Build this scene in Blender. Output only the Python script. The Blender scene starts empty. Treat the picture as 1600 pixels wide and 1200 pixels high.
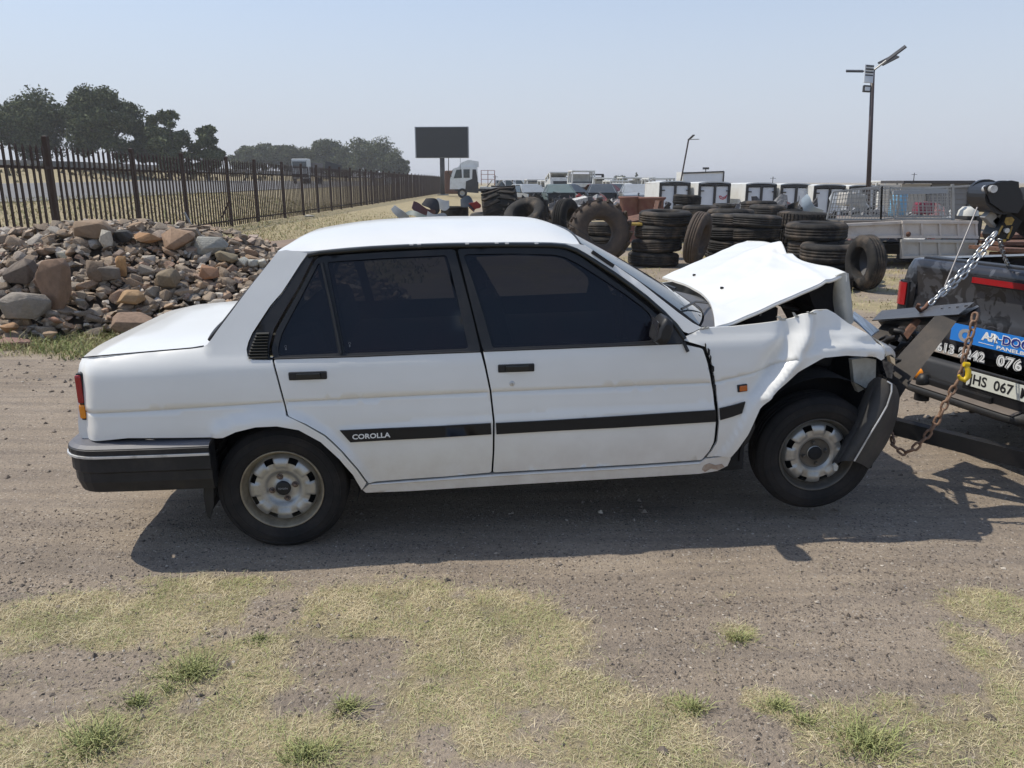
import bpy, bmesh, math, random
import numpy as np
from mathutils import Vector, Matrix, Euler
from mathutils.geometry import delaunay_2d_cdt
R = math.radians
rng = random.Random(7)
SC = bpy.context.scene
COL = SC.collection

# ------------------------------------------------------------------ camera, sky, sun, exposure
CAM_H, PITCH, FPX = 1.61, R(14.7), 1202.0        # f in pixels of the 1600 px wide photograph
cam_d = bpy.data.cameras.new('camera')
cam = bpy.data.objects.new('camera', cam_d); COL.objects.link(cam)
cam.location = (0, 0, CAM_H); cam.rotation_euler = (R(90) - PITCH, 0, 0)
cam_d.sensor_width = 36; cam_d.lens = FPX / 1600 * 36
cam_d.clip_start = 0.05; cam_d.clip_end = 9000
SC.camera = cam

SUN_DIR = Vector((-0.62, 0.155, 1.0)).normalized()      # towards the sun
SUN_EL = math.asin(SUN_DIR.z); SUN_AZ = math.atan2(SUN_DIR.x, SUN_DIR.y)
world = bpy.data.worlds.new('World'); SC.world = world; world.use_nodes = True
wn = world.node_tree; wn.nodes.clear()
sky = wn.nodes.new('ShaderNodeTexSky'); sky.sky_type = 'NISHITA'; sky.sun_disc = False
sky.sun_elevation = SUN_EL; sky.sun_rotation = SUN_AZ
sky.altitude = 0; sky.air_density = 1.0; sky.dust_density = 0.5; sky.ozone_density = 1.5
hs = wn.nodes.new('ShaderNodeHueSaturation'); hs.inputs['Saturation'].default_value = 1.0
bg = wn.nodes.new('ShaderNodeBackground'); bg.inputs['Strength'].default_value = 0.109
wo = wn.nodes.new('ShaderNodeOutputWorld')
wn.links.new(sky.outputs[0], hs.inputs['Color'])
# smoke haze veils the whole sky, thickest towards the horizon (the same all the way round)
tcw = wn.nodes.new('ShaderNodeTexCoord'); spw = wn.nodes.new('ShaderNodeSeparateXYZ'); wn.links.new(tcw.outputs['Generated'], spw.inputs[0])
mrw = wn.nodes.new('ShaderNodeMapRange'); mrw.interpolation_type = 'SMOOTHSTEP'
for i_, v_ in ((1, -0.02), (2, 0.44), (3, 0.97), (4, 0.15)): mrw.inputs[i_].default_value = v_
wn.links.new(spw.outputs[2], mrw.inputs[0])
mxw = wn.nodes.new('ShaderNodeMix'); mxw.data_type = 'RGBA'; wn.links.new(mrw.outputs[0], mxw.inputs[0])
wn.links.new(hs.outputs[0], mxw.inputs[6]); mxw.inputs[7].default_value = (3.42, 3.66, 4.22, 1)
wn.links.new(mxw.outputs[2], bg.inputs['Color'])
wn.links.new(bg.outputs[0], wo.inputs['Surface'])
sun_d = bpy.data.lights.new('sun', 'SUN'); sun_d.energy = 2.65; sun_d.angle = R(0.6); sun_d.color = (1.0, 0.935, 0.82)
sun = bpy.data.objects.new('sun', sun_d); COL.objects.link(sun)
sun.rotation_euler = SUN_DIR.to_track_quat('Z', 'Y').to_euler(); sun.location = (-20, 5, 30)
SC.view_settings.view_transform = 'Standard'; SC.view_settings.look = 'None'
SC.view_settings.exposure = 0.68; SC.view_settings.gamma = 1.0; SC.view_settings.use_curve_mapping = False
SC.render.engine = 'CYCLES'
SC.cycles.max_bounces = 6; SC.cycles.diffuse_bounces = 3; SC.cycles.volume_bounces = 0
SC.cycles.use_denoising = True

# ------------------------------------------------------------------ projection helpers (photo pixel -> place)
CP, SP = math.cos(PITCH), math.sin(PITCH)
CAMP = np.array([0, 0, CAM_H])
def ray(px, py):
    x = (px - 800) / FPX; y = (600 - py) / FPX
    return np.array([x, CP + y * SP, -SP + y * CP])
def at_y(px, py, Y):
    d = ray(px, py); return Vector(CAMP + d * (Y / d[1]))
def at_z(px, py, z=0.0):
    d = ray(px, py); return Vector(CAMP + d * ((z - CAM_H) / d[2]))
def at_plane(px, py, p0, n):
    d = ray(px, py); t = np.dot(np.array(p0) - CAMP, n) / np.dot(d, n); return Vector(CAMP + d * t)

# ------------------------------------------------------------------ object helpers
def tag(o, label=None, cat=None, group=None, kind=None):
    if label: o['label'] = label
    if cat: o['category'] = cat
    if group: o['group'] = group
    if kind: o['kind'] = kind
    return o
def thing(name, label, cat, loc=(0, 0, 0), rotz=0, group=None):
    o = bpy.data.objects.new(name, None); COL.objects.link(o)
    o.location = loc; o.rotation_euler = (0, 0, rotz); o.empty_display_size = 0.2
    return tag(o, label, cat, group)
def link(name, me, parent=None, m=None):
    o = bpy.data.objects.new(name, me); COL.objects.link(o)
    if parent is not None: o.parent = parent
    if m is not None and not me.materials: me.materials.append(m)
    return o
def children(o): return [c for c in COL.objects if c.parent == o]
def copy_tree(o, parent=None, kids=None):
    c = o.copy(); COL.objects.link(c)
    if parent is not None: c.parent = parent
    for ch in list(o.children): copy_tree(ch, c)
    return c

class MB:
    """collects shapes, links them as one mesh"""
    def __init__(s): s.v = []; s.f = []; s.sm = []
    def add(s, vs, fs, smooth=False):
        n = len(s.v); s.v += [tuple(v) for v in vs]
        for f in fs: s.f.append(tuple(i + n for i in f)); s.sm.append(smooth)
        return s
    def box(s, c, d, rot=None, ch=0.0):
        x, y, z = d[0] / 2, d[1] / 2, d[2] / 2
        if ch > 0:
            b = bmesh.new(); bmesh.ops.create_cube(b, size=1.0)
            for v in b.verts: v.co = Vector((v.co.x * d[0], v.co.y * d[1], v.co.z * d[2]))
            bmesh.ops.bevel(b, geom=b.edges[:], offset=ch, segments=2, affect='EDGES', profile=0.6)
            vs = [v.co.copy() for v in b.verts]; fs = [[v.index for v in f.verts] for f in b.faces]; b.free()
        else:
            vs = [Vector(p) for p in ((-x,-y,-z),(x,-y,-z),(x,y,-z),(-x,y,-z),(-x,-y,z),(x,-y,z),(x,y,z),(-x,y,z))]
            fs = [(0,3,2,1),(4,5,6,7),(0,1,5,4),(1,2,6,5),(2,3,7,6),(3,0,4,7)]
        if rot is not None:
            m = Euler(rot).to_matrix() if not isinstance(rot, Matrix) else rot
            vs = [m @ v for v in vs]
        c = Vector(c); return s.add([v + c for v in vs], fs)
    def beam(s, a, b, w, h, up=(0, 0, 1)):
        a, b = Vector(a), Vector(b); d = (b - a); L = d.length; d.normalize()
        up = Vector(up); sd = d.cross(up)
        if sd.length < 1e-4: sd = d.cross(Vector((1, 0, 0)))
        sd.normalize(); u = sd.cross(d)
        m = Matrix((d, sd, u)).transposed()
        return s.box((a + b) / 2, (L, w, h), m)
    def tube(s, pts, r, n=8, cap=True):
        pts = [Vector(p) for p in pts]; rs = r if isinstance(r, (list, tuple)) else [r] * len(pts)
        vs = []; prev = None
        for i, p in enumerate(pts):
            d = (pts[min(i + 1, len(pts) - 1)] - pts[max(i - 1, 0)])
            if d.length < 1e-9: d = Vector((0, 0, 1))
            d.normalize()
            if prev is None:
                a = d.cross(Vector((0, 0, 1)))
                if a.length < 1e-3: a = d.cross(Vector((1, 0, 0)))
            else: a = prev - d * prev.dot(d)
            a.normalize(); prev = a; b = d.cross(a)
            for k in range(n):
                t = 2 * math.pi * k / n; vs.append(p + (a * math.cos(t) + b * math.sin(t)) * rs[i])
        fs = []
        for i in range(len(pts) - 1):
            for k in range(n):
                k2 = (k + 1) % n; fs.append((i*n+k, i*n+k2, (i+1)*n+k2, (i+1)*n+k))
        s.add(vs, fs, True)
        if cap: s.add(vs[:n], [tuple(range(n))[::-1]]); s.add(vs[-n:], [tuple(range(n))])
        return s
    def lathe(s, prof, n=32, axis='z', c=(0, 0, 0), smooth=True, close=False):
        vs = []; m = len(prof)
        for k in range(n):
            t = 2 * math.pi * k / n; ct, st = math.cos(t), math.sin(t)
            for (r, h) in prof:
                p = {'z': (r*ct, r*st, h), 'y': (r*ct, h, r*st), 'x': (h, r*ct, r*st)}[axis]
                vs.append((p[0]+c[0], p[1]+c[1], p[2]+c[2]))
        fs = []
        rng_ = m if close else m - 1
        for k in range(n):
            k2 = (k + 1) % n
            for j in range(rng_):
                j2 = (j + 1) % m
                q = (k*m+j, k2*m+j, k2*m+j2, k*m+j2)
                fs.append(q[::-1] if axis == 'y' else q)
        return s.add(vs, fs, smooth)
    def prism(s, pts, vec):
        """closed planar polygon of 3D points extruded by vec"""
        pts = [Vector(p) for p in pts]; vec = Vector(vec); n = len(pts)
        vs = pts + [p + vec for p in pts]
        fs = [tuple(range(n))[::-1], tuple(range(n, 2*n))]
        for i in range(n): j = (i+1) % n; fs.append((i, j, j+n, i+n))
        return s.add(vs, fs)
    def grid(s, P, smooth=True, flip=False):
        nu, nv = len(P), len(P[0]); vs = [p for r in P for p in r]; fs = []
        for i in range(nu-1):
            for j in range(nv-1):
                q = (i*nv+j, (i+1)*nv+j, (i+1)*nv+j+1, i*nv+j+1); fs.append(q[::-1] if flip else q)
        return s.add(vs, fs, smooth)
    def slab(s, P, th, smooth=True):
        """grid surface with real thickness th (Vector or list offsets)"""
        th = Vector(th); Q = [[Vector(p) + th for p in r] for r in P]
        s.grid(P, smooth); s.grid(Q, smooth, True)
        nu, nv = len(P), len(P[0])
        ed = [(P[0][j], Q[0][j]) for j in range(nv)], [(P[-1][j], Q[-1][j]) for j in range(nv)], \
             [(P[i][0], Q[i][0]) for i in range(nu)], [(P[i][-1], Q[i][-1]) for i in range(nu)]
        for e in ed:
            s.grid([[a, b] for a, b in e], False)
        return s
    def mesh(s, name):
        me = bpy.data.meshes.new(name); me.from_pydata(s.v, [], s.f)
        me.polygons.foreach_set('use_smooth', s.sm); me.update(); return me
    def build(s, name, m, parent=None, fix=True):
        me = s.mesh(name)
        if fix:
            b = bmesh.new(); b.from_mesh(me); bmesh.ops.recalc_face_normals(b, faces=b.faces[:]); b.to_mesh(me); b.free()
        return link(name, me, parent, m)

def text_mesh(txt, size, m, extr=0.0008, bold=0.0, spacing=1.0):
    cu = bpy.data.curves.new('lettering', 'FONT'); cu.body = txt; cu.size = size; cu.extrude = extr
    cu.offset = bold; cu.space_character = spacing; cu.resolution_u = 3
    o = bpy.data.objects.new('tmp_text', cu); COL.objects.link(o)
    dg = bpy.context.evaluated_depsgraph_get()
    me = bpy.data.meshes.new_from_object(o.evaluated_get(dg)); bpy.data.objects.remove(o)
    me.materials.clear(); me.materials.append(m); return me
def place_text(name, txt, size, m, parent, org, ux, uy, extr=0.0008, bold=0.0, spacing=1.0, sx=1.0, width=None):
    """org: left baseline; ux: reading direction; uy: up direction (parent's frame)"""
    me = text_mesh(txt, size, m, extr, bold, spacing)
    ux, uy = Vector(ux).normalized(), Vector(uy).normalized(); uz = ux.cross(uy)
    if width is not None:
        w = max(v.co.x for v in me.vertices) - min(v.co.x for v in me.vertices); sx = width / w
    M = Matrix((ux * sx, uy, uz)).transposed().to_4x4(); M.translation = Vector(org)
    me.transform(M); return link(name, me, parent)

# ------------------------------------------------------------------ materials
MATS = {}
def mat(name, col, rough=0.6, metal=0.0, var=0.0, scale=8.0, bump=0.0, bscale=40.0, col2=None, dirt=None, coat=0.0,
        spec=0.5, rnd=0.0, emit=None, stretch=None, objcoord=True, dscale=3.0, damt=0.5):
    """procedural principled material: base colour varied by noise, optional second colour, dirt patches, bump"""
    if name in MATS: return MATS[name]
    m = bpy.data.materials.new(name); m.use_nodes = True; nt = m.node_tree; nt.nodes.clear()
    N, L = nt.nodes, nt.links
    out = N.new('ShaderNodeOutputMaterial'); p = N.new('ShaderNodeBsdfPrincipled'); L.new(p.outputs[0], out.inputs[0])
    p.inputs['Roughness'].default_value = rough; p.inputs['Metallic'].default_value = metal
    p.inputs['Specular IOR Level'].default_value = spec
    if coat: p.inputs['Coat Weight'].default_value = coat; p.inputs['Coat Roughness'].default_value = 0.08
    tc = N.new('ShaderNodeTexCoord'); vec = tc.outputs['Object']
    if stretch:
        mp = N.new('ShaderNodeMapping'); mp.inputs['Scale'].default_value = stretch; L.new(vec, mp.inputs[0]); vec = mp.outputs[0]
    c = col + (1,) if len(col) == 3 else col
    cur = N.new('ShaderNodeRGB'); cur.outputs[0].default_value = c; cur = cur.outputs[0]
    nz = N.new('ShaderNodeTexNoise'); nz.inputs['Scale'].default_value = scale; nz.inputs['Detail'].default_value = 6
    nz.inputs['Roughness'].default_value = 0.65; L.new(vec, nz.inputs['Vector'])
    c2 = (col2 if col2 else tuple(x * 0.55 for x in col)) + (1,)
    if var > 0 or col2:
        mr = N.new('ShaderNodeMapRange'); mr.inputs[1].default_value = 0.35; mr.inputs[2].default_value = 0.68
        mr.inputs[4].default_value = 1.0 if col2 else var; L.new(nz.outputs[0], mr.inputs[0])
        mx = N.new('ShaderNodeMix'); mx.data_type = 'RGBA'; L.new(mr.outputs[0], mx.inputs[0])
        L.new(cur, mx.inputs[6]); mx.inputs[7].default_value = c2; cur = mx.outputs[2]
    if dirt:
        n2 = N.new('ShaderNodeTexNoise'); n2.inputs['Scale'].default_value = dscale; n2.inputs['Detail'].default_value = 9
        n2.inputs['Roughness'].default_value = 0.72; L.new(vec, n2.inputs['Vector'])
        m2 = N.new('ShaderNodeMapRange'); m2.inputs[1].default_value = 0.50; m2.inputs[2].default_value = 0.72
        m2.inputs[4].default_value = damt; L.new(n2.outputs[0], m2.inputs[0])
        mx = N.new('ShaderNodeMix'); mx.data_type = 'RGBA'; L.new(m2.outputs[0], mx.inputs[0])
        L.new(cur, mx.inputs[6]); mx.inputs[7].default_value = dirt + (1,); cur = mx.outputs[2]
    if rnd > 0:
        oi = N.new('ShaderNodeObjectInfo'); h = N.new('ShaderNodeHueSaturation')
        m3 = N.new('ShaderNodeMapRange'); m3.inputs[3].default_value = 1 - rnd; m3.inputs[4].default_value = 1 + rnd
        L.new(oi.outputs['Random'], m3.inputs[0]); L.new(m3.outputs[0], h.inputs['Value']); L.new(cur, h.inputs['Color']); cur = h.outputs[0]
    L.new(cur, p.inputs['Base Color'])
    if bump > 0:
        nb = N.new('ShaderNodeTexNoise'); nb.inputs['Scale'].default_value = bscale; nb.inputs['Detail'].default_value = 5
        L.new(vec, nb.inputs['Vector'])
        b = N.new('ShaderNodeBump'); b.inputs['Strength'].default_value = bump; b.inputs['Distance'].default_value = 0.01
        L.new(nb.outputs[0], b.inputs['Height']); L.new(b.outputs[0], p.inputs['Normal'])
    if emit: p.inputs['Emission Color'].default_value = emit + (1,); p.inputs['Emission Strength'].default_value = 1
    MATS[name] = m; return m

# numpy value noise
def vnoise(x, y, seed=0):
    xi = np.floor(x).astype(np.int64); yi = np.floor(y).astype(np.int64); xf = x - xi; yf = y - yi
    def h(a, b):
        n = (a * 374761393 + b * 668265263 + seed * 1442695041) & 0xffffffff
        n = ((n ^ (n >> 13)) * 1274126177) & 0xffffffff; n = n ^ (n >> 16); return (n & 0xffff) / 65535.0
    u = xf*xf*(3-2*xf); v = yf*yf*(3-2*yf)
    return (h(xi,yi)*(1-u)+h(xi+1,yi)*u)*(1-v) + (h(xi,yi+1)*(1-u)+h(xi+1,yi+1)*u)*v
def fbm(x, y, seed=0, o=4):
    r = 0; a = 0.5; f = 1.0
    for i in range(o): r = r + a * vnoise(x*f, y*f, seed+i*17); a *= 0.5; f *= 2.03
    return r
def fast_mesh(name, V, F, smooth=False):
    """V (n,3) floats, F (m,k) ints"""
    me = bpy.data.meshes.new(name); V = np.asarray(V, dtype=np.float32); F = np.asarray(F, dtype=np.int32)
    k = F.shape[1]; me.vertices.add(len(V)); me.vertices.foreach_set('co', V.ravel())
    me.loops.add(F.size); me.loops.foreach_set('vertex_index', F.ravel())
    me.polygons.add(len(F)); me.polygons.foreach_set('loop_start', np.arange(0, F.size, k, dtype=np.int32))
    me.polygons.foreach_set('loop_total', np.full(len(F), k, dtype=np.int32))
    me.polygons.foreach_set('use_smooth', np.full(len(F), smooth)); me.update(calc_edges=True); me.validate(); return me
# ================================================================== GROUND
def smooth(e0, e1, x):
    t = np.clip((x - e0) / (e1 - e0), 0, 1); return t * t * (3 - 2 * t)
def px_ground_xy(px, py):
    p = at_z(px, py, 0.0); return p.x, p.y
# grass patches of the foreground, photo layout -> place on the ground: (px, py, half width px, half height px, amount)
PATCH = [(130, 975, 230, 55, 1), (330, 935, 150, 45, .9), (60, 1060, 120, 40, .5), (40, 1180, 230, 70, 1), (250, 1120, 170, 60, .9), (360, 1060, 160, 70, 1),
         (600, 960, 170, 60, 1), (760, 990, 160, 75, 1), (900, 1010, 60, 60, .5), (450, 1170, 260, 60, 1), (800, 1100, 210, 80, 1), (950, 1150, 150, 80, 1),
         (1060, 1180, 110, 60, .9), (1060, 1105, 45, 22, .9), (1210, 1100, 50, 25, .9), (1250, 1130, 50, 25, .6), (1400, 1150, 150, 60, 1), (1540, 1170, 130, 70, 1),
         (1150, 988, 34, 20, 1), (1560, 955, 95, 38, 1), (1525, 1020, 50, 42, .75), (1580, 1050, 40, 40, .5), (1500, 1100, 50, 15, .6), (250, 905, 60, 10, .5),
         (620, 1180, 90, 60, .9), (1130, 930, 20, 8, .5), (1005, 1030, 20, 10, .4), (930, 1040, 30, 16, .5), (1620, 1120, 60, 60, .8), (1300, 1185, 70, 40, .8), (1115, 1015, 30, 14, .4)]
BARE = [(120, 1045, 130, 30, .9), (60, 1105, 110, 40, .85), (200, 1100, 60, 25, .7), (530, 1030, 110, 35, .9), (490, 1085, 80, 25, .7), (600, 1010, 60, 20, .5), (430, 955, 45, 40, .9),
        (680, 1165, 42, 40, .8), (200, 1190, 60, 14, .5), (560, 1190, 50, 20, .5), (860, 1130, 40, 20, .4), (380, 1180, 40, 20, .4), (1160, 1160, 60, 30, .6)]
PW = [(px_ground_xy(a, b), px_ground_xy(a + c, b), px_ground_xy(a, b - d), e) for a, b, c, d, e in PATCH]
BW = [(px_ground_xy(a, b), px_ground_xy(a + c, b), px_ground_xy(a, b - d), e) for a, b, c, d, e in BARE]
def near_grass(X, Y):
    g = np.zeros_like(X)
    wx = X + 0.10 * (fbm(X*5, Y*5, 3) - .5); wy = Y + 0.10 * (fbm(X*5, Y*5, 9) - .5)
    for (c, ex, ey, w) in PW:
        q = np.sqrt(((wx-c[0])/max(.03, ex[0]-c[0]))**2 + ((wy-c[1])/max(.03, ey[1]-c[1]))**2)
        g = np.maximum(g, w * (1 - smooth(.62, 1.25, q)))
    for (c, ex, ey, w) in BW:
        q = np.sqrt(((wx-c[0])/max(.03, ex[0]-c[0]))**2 + ((wy-c[1])/max(.03, ey[1]-c[1]))**2)
        g = g * (1 - w * (1 - smooth(.5, 1.2, q)))
    far = smooth(1.75, 1.5, Y) * smooth(.35, .6, fbm(X*1.3, Y*1.3, 31))       # behind the camera's foot the lawn goes on
    n = fbm(X*9, Y*9, 5)
    return np.clip(np.maximum(g, far) * (0.05 + 1.9 * n * (.45 + 1.1*fbm(X*28, Y*28, 8))), 0, 1)
def far_grass(X, Y):
    """verge, yard and veld: 0 bare soil .. 1 grass"""
    n = fbm(X*.5, Y*.5, 40); n2 = fbm(X*2.2, Y*2.2, 44)
    strip = smooth(7.0, 7.4, Y + (n2-.5)*.8) * smooth(-1.6, -2.6, X)                       # grass at the foot of the stones
    verge = smooth(11.5, 13.5, Y + (n-.5)*3) * smooth(-1.0, -4.5, X + (n-.5)*3)
    yard = smooth(10.5, 13.5, Y + (n2-.5)*2) * (0.25 + 0.75 * smooth(.42, .6, n2)) * 0.75
    veld = smooth(-11, -12, X)
    tyre = smooth(9.0, 10.5, Y + (n2-.5)*2) * smooth(3.2, 4.2, X) * smooth(.36, .52, n2)
    return np.clip(np.maximum.reduce([strip*.9, verge, yard, veld, tyre*.8]) * (0.45 + 1.0 * n2), 0, 1)
def HT(X, Y):
    X = np.asarray(X, dtype=float); Y = np.asarray(Y, dtype=float)
    # highway embankment beyond the fence
    a = smooth(-13, -22, X) * 0.7
    a = a + smooth(-22, -46, X) * 0.55 + smooth(-46, -60, X) * 1.15
    rise = 1 + 0.45 * smooth(30, 120, Y)
    a = a * rise
    a = a * (1 - smooth(300, 600, np.hypot(X, Y)))
    a = a + smooth(-10, -13, X) * 0.12 * (fbm(X*.4, Y*.4, 71) - .5) * smooth(0, 1, 1 - smooth(-22, -24, X) + smooth(-44, -46, X))
    # small relief of the dirt track and ruts
    nr = smooth(14, 5, np.hypot(X, Y - 3))
    b = nr * (0.030 * (fbm(X*1.2, Y*2.2, 11) - .5) + 0.012 * (fbm(X*7, Y*9, 12) - .5) + 0.001 * (fbm(X*25, Y*25, 13) - .5))
    rut = nr * -0.012 * np.exp(-((Y - 3.02 - .02*X) / .16)**2) * smooth(1.5, .5, X)
    und = 0.05 * (fbm(X*.35, Y*.35, 14) - .5) * smooth(9, 14, np.hypot(X, Y))
    return a + b * 1.0 + rut + und
def axis_pts(segs):
    out = []
    for a, b, st in segs: out += list(np.arange(a, b, st))
    out.append(segs[-1][1]); return np.array(out)
XS = axis_pts([(-4000,-800,500),(-800,-200,60),(-200,-70,6),(-70,-12,1.2),(-12,-4,.25),(-4,4.4,.03),(4.4,12,.3),(12,60,3),(60,300,24),(300,4000,400)])
YS = axis_pts([(-400,-40,60),(-40,-2,4),(-2,1.2,.3),(1.2,4.6,.022),(4.6,9,.08),(9,20,.3),(20,60,1.2),(60,200,5),(200,800,60),(800,6500,600)])
GX, GY = np.meshgrid(XS, YS); GZ = HT(GX, GY)
nx, ny = len(XS), len(YS)
idx = np.arange(nx*ny).reshape(ny, nx)
F = np.stack([idx[:-1,:-1], idx[:-1,1:], idx[1:,1:], idx[1:,:-1]], -1).reshape(-1, 4)
g_me = fast_mesh('ground', np.stack([GX, GY, GZ], -1).reshape(-1, 3), F, True)
gr = np.maximum(near_grass(GX, GY) * (GY < 4.5), far_grass(GX, GY))
at = g_me.attributes.new('grass', 'FLOAT', 'POINT'); at.data.foreach_set('value', gr.astype(np.float32).ravel())

def ground_material():
    m = bpy.data.materials.new('dirt_and_dry_grass'); m.use_nodes = True; nt = m.node_tree; N, L = nt.nodes, nt.links
    p = N['Principled BSDF']; p.inputs['Roughness'].default_value = 0.95; p.inputs['Specular IOR Level'].default_value = 0.15
    geo = N.new('ShaderNodeNewGeometry'); pos = geo.outputs['Position']
    def noise(sc, det=6, ro=.6, v=pos):
        n = N.new('ShaderNodeTexNoise'); n.inputs['Scale'].default_value = sc; n.inputs['Detail'].default_value = det
        n.inputs['Roughness'].default_value = ro; L.new(v, n.inputs['Vector']); return n.outputs[0]
    def ramp(f, stops):
        r = N.new('ShaderNodeValToRGB'); L.new(f, r.inputs[0]); e = r.color_ramp.elements
        e[0].position, e[0].color = stops[0][0], stops[0][1] + (1,); e[1].position, e[1].color = stops[-1][0], stops[-1][1] + (1,)
        for po, c in stops[1:-1]: k = e.new(po); k.color = c + (1,)
        return r.outputs[0]
    def mix(f, a, b, mode='MIX'):
        x = N.new('ShaderNodeMix'); x.data_type = 'RGBA'; x.blend_type = mode
        if isinstance(f, float): x.inputs[0].default_value = f
        else: L.new(f, x.inputs[0])
        for s, q in ((6, a), (7, b)):
            if isinstance(q, tuple): x.inputs[s].default_value = q + (1,)
            else: L.new(q, x.inputs[s])
        return x.outputs[2]
    soil = ramp(noise(0.9, 8), [(.3, (.248,.204,.160)), (.5, (.296,.246,.195)), (.7, (.344,.289,.232))])
    fine = ramp(noise(55, 6, .75), [(.3, (.66,.66,.66)), (.5, (1.,1.,1.)), (.72, (1.32,1.3,1.26))])
    soil = mix(.85, soil, fine, 'MULTIPLY')
    # grains of gravel as colour; the larger ones are geometry
    vo = N.new('ShaderNodeTexVoronoi'); vo.inputs['Scale'].default_value = 130; L.new(pos, vo.inputs['Vector'])
    vr = N.new('ShaderNodeSeparateColor'); L.new(vo.outputs['Color'], vr.inputs[0])
    gsel = N.new('ShaderNodeMapRange'); gsel.inputs[1].default_value = .89; gsel.inputs[2].default_value = .91; L.new(vr.outputs[0], gsel.inputs[0])
    gcol = ramp(vr.outputs[1], [(.0, (.09,.08,.07)), (.5, (.20,.17,.145)), (.9, (.46,.41,.35))])
    soil = mix(gsel.outputs[0], soil, gcol)
    # tracks: long streaks along the road
    mp = N.new('ShaderNodeMapping'); mp.inputs['Scale'].default_value = (.5, 7, 1); L.new(pos, mp.inputs[0])
    soil = mix(.7, soil, ramp(noise(1.6, 5, .5, mp.outputs[0]), [(.35, (.78,.78,.80)), (.6, (1.12,1.1,1.06))]), 'MULTIPLY')
    gz = ramp(noise(3.3, 8, .7), [(.30, (.17,.16,.08)), (.45, (.30,.255,.145)), (.58, (.40,.33,.20)), (.75, (.50,.42,.28))])
    gz = mix(.8, gz, ramp(noise(70, 5, .8), [(.3, (.4,.4,.38)), (.5, (1.,1.,1.)), (.7, (1.5,1.45,1.35))]), 'MULTIPLY')
    a = N.new('ShaderNodeAttribute'); a.attribute_name = 'grass'
    ad = N.new('ShaderNodeMath'); ad.operation = 'ADD'; L.new(a.outputs['Fac'], ad.inputs[0])
    nn = N.new('ShaderNodeMath'); nn.operation = 'MULTIPLY_ADD'; L.new(noise(16, 6, .7), nn.inputs[0]); nn.inputs[1].default_value = 1.2; nn.inputs[2].default_value = -.6
    L.new(nn.outputs[0], ad.inputs[1])
    gm = N.new('ShaderNodeMapRange'); gm.inputs[1].default_value = .25; gm.inputs[2].default_value = .75; gm.inputs[4].default_value = .85; L.new(ad.outputs[0], gm.inputs[0])
    col = mix(gm.outputs[0], soil, gz)
    L.new(col, p.inputs['Base Color'])
    b = N.new('ShaderNodeBump'); b.inputs['Strength'].default_value = .8; b.inputs['Distance'].default_value = .012
    s = N.new('ShaderNodeMath'); s.operation = 'ADD'; L.new(noise(40, 8, .75), s.inputs[0]); L.new(noise(150, 3, .6), s.inputs[1])
    L.new(s.outputs[0], b.inputs['Height']); L.new(b.outputs[0], p.inputs['Normal'])
    return m
ground = link('ground', g_me, None, ground_material()); tag(ground, kind='structure')

def ground_z(x, y): return float(HT(np.array([x]), np.array([y]))[0])

# ------------------------------------------------------------------ pebbles and gravel on the track (nobody could count them)
nr = np.random.RandomState(5)
def scatter_stones(name, X, Y, S, colmat, seed):
    r = np.random.RandomState(seed); n = len(X)
    base = np.array([[1,0,0],[-1,0,0],[0,1,0],[0,-1,0],[0,0,1],[0,0,-.6]], float)
    fc = np.array([[0,2,4],[2,1,4],[1,3,4],[3,0,4],[2,0,5],[1,2,5],[3,1,5],[0,3,5]])
    V = base[None] * (S[:,None,None] * r.uniform(.55, 1.25, (n,6,1))) + r.normal(0, .18, (n,6,3)) * S[:,None,None]
    V[:,:,2] *= .7
    a = r.uniform(0, 6.28, n); c, s = np.cos(a), np.sin(a)
    x = V[:,:,0]*c[:,None] - V[:,:,1]*s[:,None]; y = V[:,:,0]*s[:,None] + V[:,:,1]*c[:,None]
    Z = HT(X, Y)
    V = np.stack([x + X[:,None], y + Y[:,None], V[:,:,2] + Z[:,None] + .2*S[:,None]], -1).reshape(-1, 3)
    FF = (fc[None] + (np.arange(n)*6)[:,None,None]).reshape(-1, 3)
    o = link(name, fast_mesh(name, V, FF), None, colmat); return tag(o, kind='stuff')
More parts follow.
